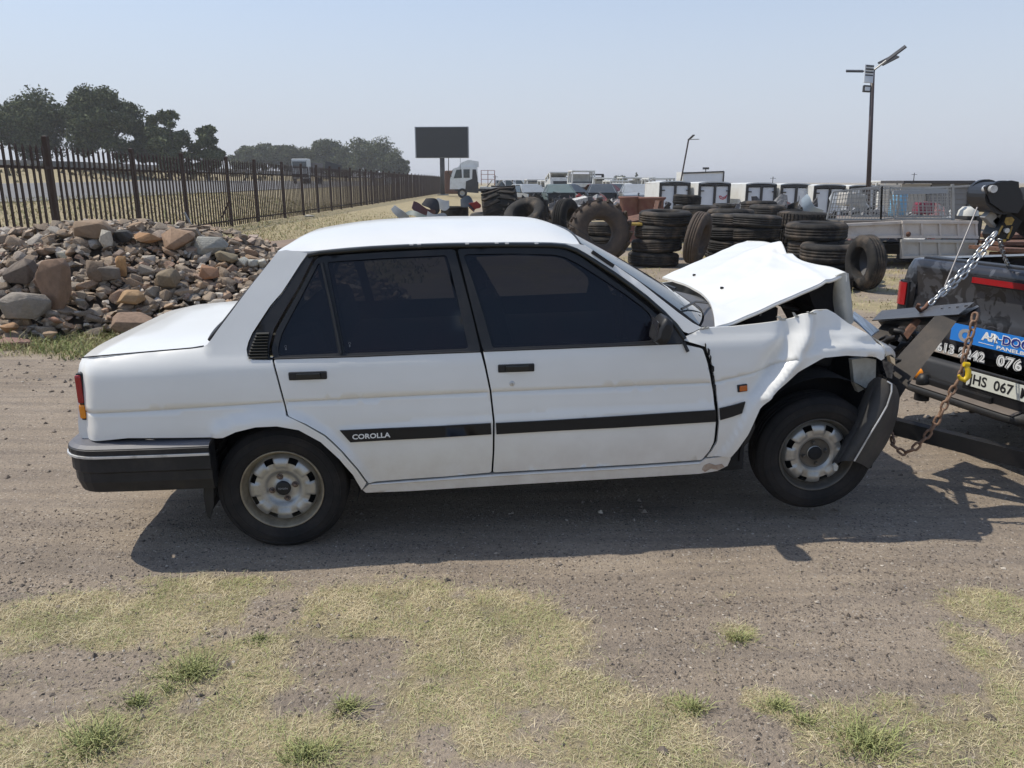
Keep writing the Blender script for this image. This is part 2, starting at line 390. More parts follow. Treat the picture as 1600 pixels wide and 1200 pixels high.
def island_mat(name, stops, rough=.9, objrnd=False, bump=0.0):
    m = bpy.data.materials.new(name); m.use_nodes = True; N, L = m.node_tree.nodes, m.node_tree.links
    p = N['Principled BSDF']; p.inputs['Roughness'].default_value = rough; p.inputs['Specular IOR Level'].default_value = .25
    if objrnd: src = N.new('ShaderNodeObjectInfo').outputs['Random']
    else: src = N.new('ShaderNodeNewGeometry').outputs['Random Per Island']
    r = N.new('ShaderNodeValToRGB'); L.new(src, r.inputs[0]); e = r.color_ramp.elements
    e[0].position, e[0].color = stops[0][0], stops[0][1] + (1,); e[1].position, e[1].color = stops[-1][0], stops[-1][1] + (1,)
    for po, c in stops[1:-1]: k = e.new(po); k.color = c + (1,)
    tc = N.new('ShaderNodeTexCoord'); nz = N.new('ShaderNodeTexNoise'); nz.inputs['Scale'].default_value = 14; nz.inputs['Detail'].default_value = 8
    nz.inputs['Roughness'].default_value = .7
    L.new(tc.outputs['Object'], nz.inputs['Vector'])
    r2 = N.new('ShaderNodeValToRGB'); L.new(nz.outputs[0], r2.inputs[0]); r2.color_ramp.elements[0].position = .32; r2.color_ramp.elements[0].color = (.5,.48,.46,1)
    r2.color_ramp.elements[1].position = .68; r2.color_ramp.elements[1].color = (1.3,1.28,1.25,1)
    x = N.new('ShaderNodeMix'); x.data_type = 'RGBA'; x.blend_type = 'MULTIPLY'; x.inputs[0].default_value = 1; L.new(r.outputs[0], x.inputs[6]); L.new(r2.outputs[0], x.inputs[7])
    L.new(x.outputs[2], p.inputs['Base Color'])
    if bump:
        b = N.new('ShaderNodeBump'); b.inputs['Strength'].default_value = bump; b.inputs['Distance'].default_value = .02
        n3 = N.new('ShaderNodeTexNoise'); n3.inputs['Scale'].default_value = 22; n3.inputs['Detail'].default_value = 7; L.new(tc.outputs['Object'], n3.inputs['Vector'])
        L.new(n3.outputs[0], b.inputs['Height']); L.new(b.outputs[0], p.inputs['Normal'])
    return m
M_pebble = island_mat('gravel_stone', [(0, (.13,.11,.092)), (.5, (.22,.185,.155)), (.85, (.28,.235,.195)), (1, (.55,.50,.43))])
def rand_pts(n, x0, x1, y0, y1, keep):
    X = nr.uniform(x0, x1, n); Y = nr.uniform(y0, y1, n); k = nr.uniform(0, 1, n) < keep(X, Y); return X[k], Y[k]
kg = lambda X, Y: (1 - .85*near_grass(X, Y)) * (.18 + .82*smooth(.42, .62, fbm(X*1.1, Y*2, 21))) * (.5 + .5*smooth(3.2, 2.7, Y))
X, Y = rand_pts(52000, -2.6, 2.8, 1.45, 3.6, kg); scatter_stones('gravel', X, Y, nr.gamma(2.2, .0011, len(X)) + .0012, M_pebble, 1)
X, Y = rand_pts(9000, -7, 7, 3.4, 10, lambda X, Y: .15 + .85*smooth(.45, .65, fbm(X*.8, Y*.8, 23))); scatter_stones('gravel', X, Y, nr.gamma(2.5, .0035, len(X)) + .004, M_pebble, 2)
X, Y = rand_pts(200, -2.4, 2.6, 1.5, 3.2, lambda X, Y: .6 + 0*X); scatter_stones('gravel', X, Y, nr.gamma(3, .0022, len(X)) + .005, M_pebble, 3)

# ------------------------------------------------------------------ grass blades
def grass_mat(name, dry, green, nscale=3.0, gbias=.5):
    m = bpy.data.materials.new(name); m.use_nodes = True; N, L = m.node_tree.nodes, m.node_tree.links
    p = N['Principled BSDF']; p.inputs['Roughness'].default_value = .7; p.inputs['Specular IOR Level'].default_value = .25
    g = N.new('ShaderNodeNewGeometry'); nz = N.new('ShaderNodeTexNoise'); nz.inputs['Scale'].default_value = nscale; nz.inputs['Detail'].default_value = 5
    L.new(g.outputs['Position'], nz.inputs['Vector'])
    ad = N.new('ShaderNodeMath'); ad.operation = 'MULTIPLY_ADD'; L.new(g.outputs['Random Per Island'], ad.inputs[0]); ad.inputs[1].default_value = .5; L.new(nz.outputs[0], ad.inputs[2])
    r = N.new('ShaderNodeMapRange'); r.inputs[1].default_value = gbias + .08; r.inputs[2].default_value = gbias + .34; L.new(ad.outputs[0], r.inputs[0])
    x = N.new('ShaderNodeMix'); x.data_type = 'RGBA'; L.new(r.outputs[0], x.inputs[0]); x.inputs[6].default_value = dry + (1,); x.inputs[7].default_value = green + (1,)
    h = N.new('ShaderNodeHueSaturation'); mr = N.new('ShaderNodeMapRange'); mr.inputs[3].default_value = .55; mr.inputs[4].default_value = 1.35
    L.new(g.outputs['Random Per Island'], mr.inputs[0]); L.new(mr.outputs[0], h.inputs['Value']); L.new(x.outputs[2], h.inputs['Color'])
    L.new(h.outputs[0], p.inputs['Base Color'])
    return m
M_lawn = grass_mat('short_dry_grass', (.74,.63,.42), (.28,.31,.12), 6.0, .60)
M_tuft = grass_mat('green_tuft_grass', (.52,.46,.24), (.30,.32,.13), 8, .32)
M_straw = grass_mat('straw_grass', (.50,.41,.23), (.24,.25,.11), 1.2, .60)
def blades(X, Y, H, W, lean, seed, Zf=None):
    """each blade: a bent two-segment strip (3 quads/tris)"""
    r = np.random.RandomState(seed); n = len(X); a = r.uniform(0, 6.283, n); b = a + r.normal(1.57, .5, n)
    Z = HT(X, Y) if Zf is None else Zf
    dx, dy = np.cos(a)*W/2, np.sin(a)*W/2; lx, ly = np.cos(b), np.sin(b)
    l = lean * r.uniform(.2, 1.5, n) * H; h = H * np.sqrt(np.clip(1 - (lean*.5)**2, .15, 1)) * r.uniform(.6, 1.1, n)
    P = np.empty((n, 5, 3))
    P[:,0] = np.stack([X-dx, Y-dy, Z-.002], -1); P[:,1] = np.stack([X+dx, Y+dy, Z-.002], -1)
    mx, my, mz = X+lx*l*.4, Y+ly*l*.4, Z+h*.62
    P[:,2] = np.stack([mx+dx*.8, my+dy*.8, mz], -1); P[:,3] = np.stack([mx-dx*.8, my-dy*.8, mz], -1)
    P[:,4] = np.stack([X+lx*l, Y+ly*l, Z+h*r.uniform(.55, 1.0, n)], -1)
    k = (np.arange(n)*5)[:,None]
    F3 = np.concatenate([k+[0,1,2], k+[0,2,3], k+[3,2,4]], 0)
    return P.reshape(-1, 3), F3
def grass_obj(name, parts, m, **kw):
    V = []; F_ = []; o = 0
    for P, F3 in parts: V.append(P); F_.append(F3 + o); o += len(P)
    ob = link(name, fast_mesh(name, np.concatenate(V), np.concatenate(F_)), None, m); tag(ob, **kw); return ob
X, Y = rand_pts(250000, -2.7, 2.9, 1.42, 3.15, lambda X, Y: near_grass(X, Y)**1.5)
n = len(X)
grass_obj('grass', [blades(X, Y, nr.gamma(4, .0036, n) + .004, nr.uniform(.0008, .0022, n), 1.5, 1)], M_lawn, kind='stuff')
# loose straw lying about the edges
X, Y = rand_pts(7000, -2.6, 2.8, 1.45, 3.1, lambda X, Y: .06 + .5*(near_grass(X, Y) > .02)); n = len(X)
grass_obj('straw', [blades(X, Y, nr.uniform(.012, .035, n), nr.uniform(.001, .002, n), 1.9, 2)], M_straw, kind='stuff')
# green tufts that stand out
def tuft(px, py, r, h, n, label, m=M_tuft):
    c = at_z(px, py); q = np.random.RandomState(int(px*7+py)); a = q.uniform(0, 6.283, n); d = r * np.abs(q.normal(0, .5, n))
    X = d*np.cos(a); Y = d*np.sin(a)*.8; Z = HT(X + c.x, Y + c.y)
    P, F3 = blades(X, Y, h*.8*q.uniform(.35, 1.15, n), q.uniform(.002, .0038, n), .75, int(px), Z)
    # blades fan outwards
    P = P.reshape(n, 5, 3); f = np.array([0,0,.45,.45,1.0])[None,:]; P[:,:,0] += (X/r*h*.7)[:,None]*f; P[:,:,1] += (Y/r*h*.7)[:,None]*f
    o = link('grass_tuft', fast_mesh('grass_tuft', P.reshape(-1, 3), F3), None, m); o.location = (c.x, c.y, 0)
    tag(o, label, 'grass tuft')
for t in [(150, 1160, .13, .075, 700, 'large bushy green grass tuft near the lower left corner'),
          (300, 1052, .12, .065, 620, 'wide green grass tuft in the dry lawn below the rear bumper'),
          (215, 1098, .06, .05, 260, 'small green tuft just above the large corner tuft'),
          (542, 1106, .05, .06, 260, 'upright green tuft below the rear door, left of the middle'),
          (1152, 998, .05, .05, 220, 'lone green tuft on bare gravel below the front wheel'),
          (480, 1178, .10, .07, 460, 'green tuft at the lower edge between two bare patches'),
          (1360, 1165, .15, .075, 800, 'broad green tuft on the dry grass at the lower right'),
          (1082, 1110, .055, .05, 240, 'dark green tuft at the edge of the bare soil, right of the lawn'),
          (1213, 1108, .05, .045, 220, 'small yellowish tuft below the lone gravel tuft'),
          (405, 1000, .05, .035, 160, 'thin low tuft beside the bare gap in the lawn'),
          (1255, 1130, .05, .04, 180, 'low tuft beside the yellowish tuft on its right'),
          (265, 1078, .035, .04, 110, 'tiny tuft at the left foot of the wide tuft')]: tuft(*t)
# grass at the foot of the stone pile, verge by the fence, yard
X, Y = rand_pts(26000, -7.6, -2.0, 7.0, 8.9, lambda X, Y: far_grass(X, Y)); n = len(X)
grass_obj('grass', [blades(X, Y, nr.gamma(3, .022, n) + .02, nr.uniform(.005, .011, n), .9, 5)], grass_mat('foot_grass', (.44,.38,.20), (.22,.25,.09), 1.5, .50), kind='stuff')
X, Y = rand_pts(34000, -10.4, -1.5, 11.5, 45, lambda X, Y: far_grass(X, Y) * smooth(50, 14, Y)); n = len(X)
grass_obj('grass', [blades(X, Y, nr.gamma(3, .022, n) + .02, nr.uniform(.012, .03, n), 1.0, 6)], M_straw, kind='stuff')
X, Y = rand_pts(26000, 1.0, 12, 9.5, 24, lambda X, Y: far_grass(X, Y) * smooth(26, 11, Y)); n = len(X)
grass_obj('grass', [blades(X, Y, nr.gamma(3, .016, n) + .01, nr.uniform(.008, .016, n), 1.1, 7)], M_straw, kind='stuff')
X, Y = rand_pts(26000, -26, -10.8, 12, 60, lambda X, Y: far_grass(X, Y) * .8); n = len(X)
grass_obj('grass', [blades(X, Y, nr.gamma(3, .04, n) + .04, nr.uniform(.02, .04, n), .9, 8)], M_straw, kind='stuff')

# ------------------------------------------------------------------ highway
M_asph = mat('worn_asphalt', (.17,.165,.16), .9, var=.3, scale=.8, bump=.2)
def ribbon(name, x0, x1, y0, y1, dz, m, nyy=80, nxx=8):
    P = []
    for j in range(nxx + 1):
        x = x0 + (x1-x0)*j/nxx
        P.append([(x, y, float(z) + dz) for y, z in zip(np.linspace(y0, y1, nyy), HT(np.full(nyy, x), np.linspace(y0, y1, nyy)))])
    b = MB(); b.grid(P, True); o = b.build(name, m, None, fix=False)
    for f in o.data.polygons:
        if f.normal.z < 0: o.data.flip_normals(); break
    return o
tag(ribbon('highway', -44, -23, -60, 420, .05, M_asph, 160, 20), kind='structure')
M_line = mat('road_paint', (.62,.60,.55), .7, var=.4, scale=2)
tag(ribbon('road_marking', -24.4, -24.2, -60, 420, .058, M_line, 160, 1), kind='structure')
tag(ribbon('road_marking', -42.8, -42.6, -60, 420, .058, M_line, 160, 1), kind='structure')
tag(ribbon('highway_second_carriageway', -78, -61, -60, 420, .06, M_asph, 160, 14), kind='structure')
# ================================================================== THE WHITE SEDAN
YAW = R(5.5); CO = np.array([-1.03, 3.2, 0.0]); YC = 0.7925; HW0 = 0.8175
ca, sa = math.cos(YAW), math.sin(YAW)
def w2c(p): d = np.array(p) - CO; return np.array([d[0]*ca + d[1]*sa, -d[0]*sa + d[1]*ca, d[2]])
def c2w(p): return np.array([p[0]*ca - p[1]*sa, p[0]*sa + p[1]*ca, p[2]]) + CO
LO = w2c(CAMP)
def lray(px, py): d = ray(px, py); return np.array([d[0]*ca + d[1]*sa, -d[0]*sa + d[1]*ca, d[2]])
def at_v(px, py, v): d = lray(px, py); return LO + d * ((v - LO[1]) / d[1])
def at_s(px, py, s): d = lray(px, py); return LO + d * ((s - LO[0]) / d[0])
ZR = [-.3, .10,.18,.24,.32,.45,.60,.74,.83,.865,.885,.93,1.0,1.15,1.30,1.345,1.40]
DD = [.10,.10,.055,.030,.012,.0,.0,.010,.022,.032,.046,.064,.090,.145,.202,.222,.27]
PITCHC = .027
def sstep(a, b, x): t = min(1, max(0, (x-a)/(b-a))); return t*t*(3-2*t)
CREASE = []; LEDGE = []; DECK = []; ARCHR = []; ARCHF = []; DENTS = []; CREASES = []
def interp(poly, s): return float(np.interp(s, [p[0] for p in poly], [p[1] for p in poly])) if poly else None
def pdist(poly, s, z):
    best = 9
    for (a, b) in zip(poly[:-1], poly[1:]):
        dx, dz = b[0]-a[0], b[1]-a[1]; L2 = dx*dx+dz*dz + 1e-12
        t = min(1, max(0, ((s-a[0])*dx + (z-a[1])*dz)/L2)); d = math.hypot(s-a[0]-t*dx, z-a[1]-t*dz); best = min(best, d)
    return best
def hw(s, z, detail=True):
    s = max(s, SREAR - .004)
    zr = z - PITCHC * s
    d = float(np.interp(zr, ZR, DD))
    d += .030 * max(0, (-.35 - s)/.55)**2 if s < -.35 else 0          # plan taper, tail
    if s < SREAR + .07: d += .055 * ((SREAR + .07 - s)/.07)**2
    if s > 2.2: d += .03 * ((s-2.2)/.7)**2
    if DECK and s < DECK[-1][0] + .02:
        q = interp(DECK, s) - z
        if q < .045: d += .022 * (1 - max(q, 0)/.045)**2
    if detail:
        if CREASE:
            c = interp(CREASE, s); d += .004 * (1 - sstep(c-.004, c+.004, z)) * sstep(c-.10, c-.02, z) + (.009 if abs(z-c) < .0022 else 0)
        if LEDGE and s > LEDGE[0][0]:
            c = interp(LEDGE, s); d += -.007 * (1 - sstep(c-.006, c+.004, z)) * sstep(c-.30, c-.15, z) * sstep(LEDGE[0][0], LEDGE[0][0]+.05, s)
        for A in (ARCHR, ARCHF):
            if A:
                q = pdist(A, s, z)
                if q < .075: d -= .020 * (1 - sstep(.040, .062, q))
        for (pl, am, wd) in CREASES:
            q = pdist(pl, s, z)
            if q < wd: d -= am * (1 - q/wd)**1.3
        for (s0, z0, a, b, amp, rot) in DENTS:
            x, y = s - s0, z - z0
            if abs(x) < 3*max(a, b) and abs(y) < 3*max(a, b):
                xr = x*math.cos(rot) + y*math.sin(rot); yr = -x*math.sin(rot) + y*math.cos(rot)
                d -= amp * math.exp(-(xr/a)**2 - (yr/b)**2)
    return HW0 - d
SREAR = -9
def side(px, py, off=0.0, detail=False):
    v = -.02
    for _ in range(7):
        p = at_v(px, py, v); v = YC - hw(p[0], p[2], detail) + off
    return (p[0], p[2])
SREAR = side(121, 620)[0]
DECK = [side(*p) for p in ((120, 561), (128, 560), (220, 552), (315, 543))]
CREASE = [side(*p) for p in ((121, 642), (437, 629), (765, 613), (1115, 598), (1200, 578), (1240, 560))]
LEDGE = [side(*p) for p in ((520, 671), (768, 652), (1118, 632), (1170, 617))]
ARCHR = [side(*p) for p in ((350,682),(370,673),(400.6,665.5),(434,664),(468,670),(502,688.5),(532,715.5),(552.5,739),(566,763))]
PX_ARCHF = [(1366,557),(1345,555.5),(1319,554),(1285,557.5),(1244,580),(1210,606),(1184,636),(1165,677.5),(1150,700),(1139,713)]
ARCHF = [side(*p) for p in PX_ARCHF][::-1]
def dent(px, py, a, b, amp, rot): s, z = side(px, py); DENTS.append((s, z, a, b, amp, R(rot)))

def inside(poly, pts):
    x, y = pts[:,0], pts[:,1]; c = np.zeros(len(pts), bool); n = len(poly)
    for i in range(n):
        x0, y0 = poly[i]; x1, y1 = poly[(i+1) % n]
        k = ((y0 > y) != (y1 > y)) & (x < (x1-x0)*(y-y0)/((y1-y0) or 1e-12) + x0); c ^= k
    return c
def densify(poly, st, closed=True):
    out = []; n = len(poly)
    for i in range(n if closed else n-1):
        a, b = np.array(poly[i]), np.array(poly[(i+1) % n]); k = max(1, int(np.linalg.norm(b-a)/st))
        for j in range(k): out.append(tuple(a + (b-a)*j/k))
    if not closed: out.append(tuple(poly[-1]))
    return out
def round_poly(poly, r=.02, seg=4, skip=()):
    """rounds the corners of a (s,z) polygon"""
    out = []; n = len(poly)
    for i in range(n):
        p0, p, p1 = (np.array(poly[(i+k) % n]) for k in (-1, 0, 1)); a = p0-p; b = p1-p; la, lb = np.linalg.norm(a), np.linalg.norm(b)
        q = min(r, la*.45, lb*.45)
        if i in skip or q < 1e-4: out.append(tuple(p)); continue
        A = p + a/la*q; B = p + b/lb*q
        for k in range(seg+1):
            t = k/seg; out.append(tuple((1-t)**2*A + 2*t*(1-t)*p + t*t*B))
    return out
def fill(poly, step, holes=(), lines=()):
    loops = [densify(poly, step)] + [densify(h, step) for h in holes]
    pts = []; edges = []; 
    for lp in loops:
        o = len(pts); pts += lp; edges += [(o+i, o+(i+1) % len(lp)) for i in range(len(lp))]
    nb = len(pts); B = np.array(pts)
    lo, hi = B.min(0), B.max(0)
    gx, gy = np.meshgrid(np.arange(lo[0]+step*.5, hi[0], step), np.arange(lo[1]+step*.5, hi[1], step)); G = np.stack([gx.ravel(), gy.ravel()], -1)
    ex = []
    for ln in lines: ex += densify(ln, step*.8, False)
    ex = np.array(ex) if ex else np.zeros((0, 2))
    def ok(Q, dmin, ref):
        if not len(Q): return Q
        k = inside(loops[0], Q)
        for h in loops[1:]: k &= ~inside(h, Q)
        Q = Q[k]
        if len(ref) and len(Q): Q = Q[np.array([np.min(np.hypot(*(ref - q).T)) for q in Q]) > dmin]
        return Q
    ex = ok(ex, step*.12, B)
    G = ok(G, step*.45, np.concatenate([B, ex]) if len(ex) else B)
    allp = [Vector(p) for p in np.concatenate([B, ex, G])] if len(G) or len(ex) else [Vector(p) for p in B]
    v, _, f, ov, _, _ = delaunay_2d_cdt(allp, edges, [], 0, 1e-6)
    V = np.array([tuple(p) for p in v]); F_ = []
    C = np.array([[sum(V[i][k] for i in t)/3 for k in (0, 1)] for t in f])
    k = inside(loops[0], C)
    for h in loops[1:]: k &= ~inside(h, C)
    F_ = [f[i] for i in range(len(f)) if k[i]]
    # map input loops to output
    inv = {}
    for i, l in enumerate(ov):
        for q in l: inv[q] = i
    lo_ = []; o = 0
    for lp in loops: lo_.append([inv[o+i] for i in range(len(lp))]); o += len(lp)
    return V, F_, lo_
def panel(name, m, parent, poly, off=0.0, thick=.014, holes=(), step=.03, lines=(), detail=True, surf=None):
    """curved body skin following the side surface, with folded-in edges of real thickness"""
    V, Fc, loops = fill(poly, step, holes, lines)
    f = surf or (lambda s, z: YC - hw(s, z, detail) + off)
    P = [(p[0], f(p[0], p[1]), p[1]) for p in V]
    b = MB()
    Fo = []
    for t in Fc:
        a, c, d = (V[i] for i in t); cr = (c[0]-a[0])*(d[1]-a[1]) - (c[1]-a[1])*(d[0]-a[0])
        Fo.append(tuple(t) if cr > 0 else tuple(t)[::-1])
    b.add(P, Fo, True)
    for li, lp in enumerate(loops):
        area = sum(V[lp[i]][0]*V[lp[(i+1) % len(lp)]][1] - V[lp[(i+1) % len(lp)]][0]*V[lp[i]][1] for i in range(len(lp)))
        A = [P[i] for i in lp]; Q = [(p[0], p[1]+thick, p[2]) for p in A]; n = len(A)
        flip = (area > 0) == (li == 0)
        fs = [((i+1) % n, i, i+n, (i+1) % n + n) if flip else (i, (i+1) % n, (i+1) % n + n, i+n) for i in range(n)]
        b.add(A + Q, fs, True)
    return b.build(name, m, parent, fix=False)
def mirror(o, parent=None):
    """the same part on the far side of the car"""
    c = o.copy(); COL.objects.link(c); c.parent = parent or o.parent
    me = o.data.copy(); me.transform(Matrix.Translation((0, 2*YC, 0)) @ Matrix.Scale(-1, 4, (0, 1, 0))); me.flip_normals(); c.data = me
    return c
def spx(pts, off=0.0): return [side(x, y, off) for x, y in pts]

# --- paints
def car_paint():
    m = mat('white_car_paint', (.76,.755,.72), .30, coat=.5, var=.10, scale=2.2, col2=(.71,.705,.67), spec=.5)
    nt = m.node_tree; N, L = nt.nodes, nt.links; p = [n for n in N if n.type == 'BSDF_PRINCIPLED'][0]
    src = p.inputs['Base Color'].links[0].from_socket
    # road dust thrown up along the sills and behind the wheels: densest low down, broken by noise
    tc = N.new('ShaderNodeTexCoord'); sp = N.new('ShaderNodeSeparateXYZ'); L.new(tc.outputs['Object'], sp.inputs[0])
    nz = N.new('ShaderNodeTexNoise'); nz.inputs['Scale'].default_value = 7; nz.inputs['Detail'].default_value = 9; nz.inputs['Roughness'].default_value = .7
    L.new(tc.outputs['Object'], nz.inputs['Vector'])
    h = N.new('ShaderNodeMapRange'); h.inputs[1].default_value = .58; h.inputs[2].default_value = .20; L.new(sp.outputs[2], h.inputs[0])
    mu = N.new('ShaderNodeMath'); mu.operation = 'MULTIPLY_ADD'; L.new(nz.outputs[0], mu.inputs[0]); mu.inputs[1].default_value = 1.4; mu.inputs[2].default_value = -.35
    mu2 = N.new('ShaderNodeMath'); mu2.operation = 'MULTIPLY'; mu2.use_clamp = True; L.new(h.outputs[0], mu2.inputs[0]); L.new(mu.outputs[0], mu2.inputs[1])
    mu3 = N.new('ShaderNodeMath'); mu3.operation = 'MULTIPLY'; L.new(mu2.outputs[0], mu3.inputs[0]); mu3.inputs[1].default_value = .85
    x = N.new('ShaderNodeMix'); x.data_type = 'RGBA'; L.new(mu3.outputs[0], x.inputs[0]); L.new(src, x.inputs[6]); x.inputs[7].default_value = (.36,.28,.20,1)
    L.new(x.outputs[2], p.inputs['Base Color'])
    return m
M_paint = car_paint()
M_blk = mat('faded_black_trim', (.010,.011,.013), .48, spec=.35, var=.5, scale=12, col2=(.022,.022,.024))
M_blkrail = mat('black_rail_trim', (.008,.010,.010), .35)
M_frame = mat('door_frame_black', (.014,.015,.017), .45, spec=.35, var=.3, scale=10, dirt=(.075,.065,.055), damt=.3, dscale=5)
M_dark = mat('dark_underside', (.012,.012,.013), .85, var=.5, scale=6, bump=.4)
M_glass = mat('tinted_glass', (.003,.005,.009), .04, spec=.36, var=.2, scale=1.5, col2=(.008,.005,.008), dirt=(.035,.032,.030), damt=.45, dscale=1.7)
M_glass.node_tree.nodes['Principled BSDF'].inputs['Alpha'].default_value = .965
M_wglass = mat('windscreen_glass', (.020,.030,.042), .03, spec=.9)
M_bump = mat('bumper_plastic', (.011,.012,.014), .5, spec=.35, var=.5, scale=9, col2=(.022,.022,.025), dirt=(.08,.068,.055), damt=.4, dscale=4)
M_bumptop = mat('bumper_faded_top', (.12,.12,.135), .55, var=.4, scale=7, dirt=(.22,.18,.14), damt=.5)
M_chrome = mat('dull_chrome', (.60,.60,.59), .30, metal=.35, dirt=(.12,.10,.08), damt=.7, dscale=12)
M_tyre = mat('black_tyre_rubber', (.012,.012,.013), .8, spec=.25, var=.6, scale=5, col2=(.024,.022,.021), bump=.25, bscale=60, dirt=(.075,.062,.05), damt=.4, dscale=3)
M_rim = mat('dusty_silver_wheel', (.44,.44,.42), .38, metal=.6, var=.4, scale=14, col2=(.34,.335,.31), dirt=(.17,.14,.10), damt=.5, dscale=9)
M_rimring = mat('golden_grey_rim_edge', (.34,.30,.22), .5, metal=.4, var=.5, scale=16, col2=(.20,.165,.12), dirt=(.10,.08,.06), damt=.5, dscale=9)
M_rimdark = mat('dark_dusty_rim', (.10,.095,.085), .5, metal=.4, var=.5, scale=12, dirt=(.22,.18,.13), damt=.6, dscale=8)
M_red = mat('red_lens', (.30,.008,.012), .18, coat=.4); M_amber = mat('amber_lens', (.75,.25,.01), .2, coat=.4)
M_orange = mat('side_marker_lens', (.50,.12,.015), .25, coat=.4, var=.4, scale=60)
M_white = mat('white_print', (.72,.72,.70), .5)
M_primer = mat('bare_inner_wing', (.48,.48,.44), .6, var=.5, scale=7, dirt=(.20,.17,.12), damt=.7, dscale=6)
M_rust = mat('rusty_steel', (.16,.075,.045), .85, var=.7, scale=14, col2=(.07,.04,.03), bump=.5, bscale=50, dirt=(.26,.13,.07), damt=.5, dscale=9)

car = thing('wrecked_sedan', 'white four-door sedan with a crumpled bonnet and crushed front, hanging from the tow chain', 'car', tuple(CO), YAW)

# dents of the near front wing (bulge outwards positive)
dent(1255, 505, .05, .22, .022, -28); dent(1218, 556, .04, .20, -.030, -35)
for pl_, am_, wd_ in (([(1260,486),(1262,515),(1256,538),(1242,560),(1222,588),(1196,618)], .026, .045), ([(1225,501),(1232,520),(1228,548),(1205,585)], -.016, .05), ([(1292,484),(1300,520),(1330,545)], .008, .05), ([(1327,531),(1350,524),(1372,521)], .006, .02)):
    CREASES.append((spx(pl_), am_, wd_))
dent(1300, 515, .12, .06, -.012, 20)

crl = [[(s, z+.0045) for s, z in CREASE], [(s, z) for s, z in CREASE], [(s, z-.0045) for s, z in CREASE], [(s, z+.006) for s, z in LEDGE], [(s, z-.008) for s, z in LEDGE]]
# --- rear quarter with C pillar
q_top = [(128,560),(220,552),(300,545),(316,543),(324,538),(331,529),(340,516),(358,492),(375,469),(390,449),(405,430),(420,411),(434,393)]
q_roof = [(446,390.5),(462,393),(481,396)]
q_trim = [(470,411),(454,436),(440,457),(422.5,477),(408,499),(394,520.6),(388,534),(385,545.6),(386.6,556.6),(394,562.5),(410,563),(425,563)]
q_gap = [(432,590),(440,620),(447.5,649),(460,653.5),(477,661.5),(508,679.5),(535,704),(558.5,731),(573,752)]
q_arch = [(566,763),(552.5,739),(532,715.5),(502,688.5),(468,670),(434,664),(400.6,665.5),(370,673),(350,682)]
q_low = [(318,683.5),(200,684.5),(131,685),(124.5,682)]
q_rear = [(121.5,660),(121,620),(121.5,585),(124,569)]
quarter = panel('rear_quarter', M_paint, car, spx(q_top + q_roof + q_trim + q_gap + q_arch + q_low + q_rear), lines=crl[:3], step=.022)
mirror(quarter)
# --- doors
d1 = [(428,562),(480,560.5),(560,558),(650,554),(751,550.2),(757,573),(765,611),(770,658),(769.5,705),(767.5,738),(700,744),(640,748),(577,753),(560.5,729.5),(537,702.5),(509.5,677.5),(478,659.8),(450,648.5),(443,620),(434.5,588)]
rear_door = panel('rear_door', M_paint, car, round_poly(spx(d1), .008, 2), lines=crl, step=.023)
d2 = [(755,549.5),(860,545.5),(960,541.5),(1066,537.5),(1080,541),(1098,545),(1105,566),(1114,610),(1117.5,660),(1114.5,690),(1108,704),(1096,718.5),(1000,725),(860,733),(770.5,738),(772.5,705),(773,658),(768,611),(760,572)]
front_door = panel('front_door', M_paint, car, round_poly(spx(d2), .008, 2), lines=crl, step=.023)
mirror(rear_door); mirror(front_door)
# --- sill
sl = [(567,765),(577,755.5),(640,750.5),(767,741),(860,735.5),(1000,727.5),(1095,721),(1102,716),(1137,712),(1141,716),(1136,727),(1120,735),(1092,739.5),(1000,745),(860,753),(767,758.5),(640,766.5),(572,769)]
sill = panel('sill', M_paint, car, spx(sl), off=.004, thick=.05, step=.03, surf=lambda s, z: YC - hw(s, z, False) - .006)
mirror(sill)
b = MB()
js = spx([(424,561),(434,516),(452,484),(473,448),(488,411),(500,396),(579,389),(704,385),(800,384),(866,385),(890,390),(920,404),(962,431),(1012,468),(1056,512),(1075,535),(1108,545),(1120,610),(1124,660),(1118,700),(1100,722),(860,737),(767,742),(640,750),(577,756),(540,706),(500,668),(450,652),(436,600)])
HOLES = [spx(g) for g in ([(438,555),(438,543),(443,521),(457,493),(473,463),(493,418),(511,481),(524,551)], [(518,413),(600,407),(694,402.5),(699,418),(714,481),(727,543),(640,546),(543,550)],
    [(774,541),(761,497),(744,443),(730,403),(800,400),(866,402),(880,405),(903,416),(935,436),(973,461),(1003,483),(1013,493),(1017,507),(1016,530),(960,533),(860,538)])]
jamb = panel('door_jamb', M_dark, car, js, off=.030, thick=.01, holes=HOLES, step=.06, detail=False); mirror(jamb)
tr = MB()
tr.tube([(p[0], YC-hw(p[0], p[1], False)-.008, p[1]) for p in spx([(580,756),(767,743),(860,737.5),(1000,729.5),(1093,723)])], .0045, 6)
tr.build('sill_lip', M_paint, car)
rs = spx([(1099,726),(1108,723),(1117,726),(1127,724),(1131,728),(1121,733),(1110,731),(1100,736),(1096,733)])
panel('rust_patch', mat('surface_rust', (.30,.20,.14), .85, var=.7, scale=40, col2=(.50,.42,.34), dirt=(.14,.08,.05), damt=.7, dscale=20), car, rs, thick=.004, step=.02, surf=lambda s, z: YC - hw(s, z, False) - .009 + .004*math.sin(90*s)*math.sin(70*z))
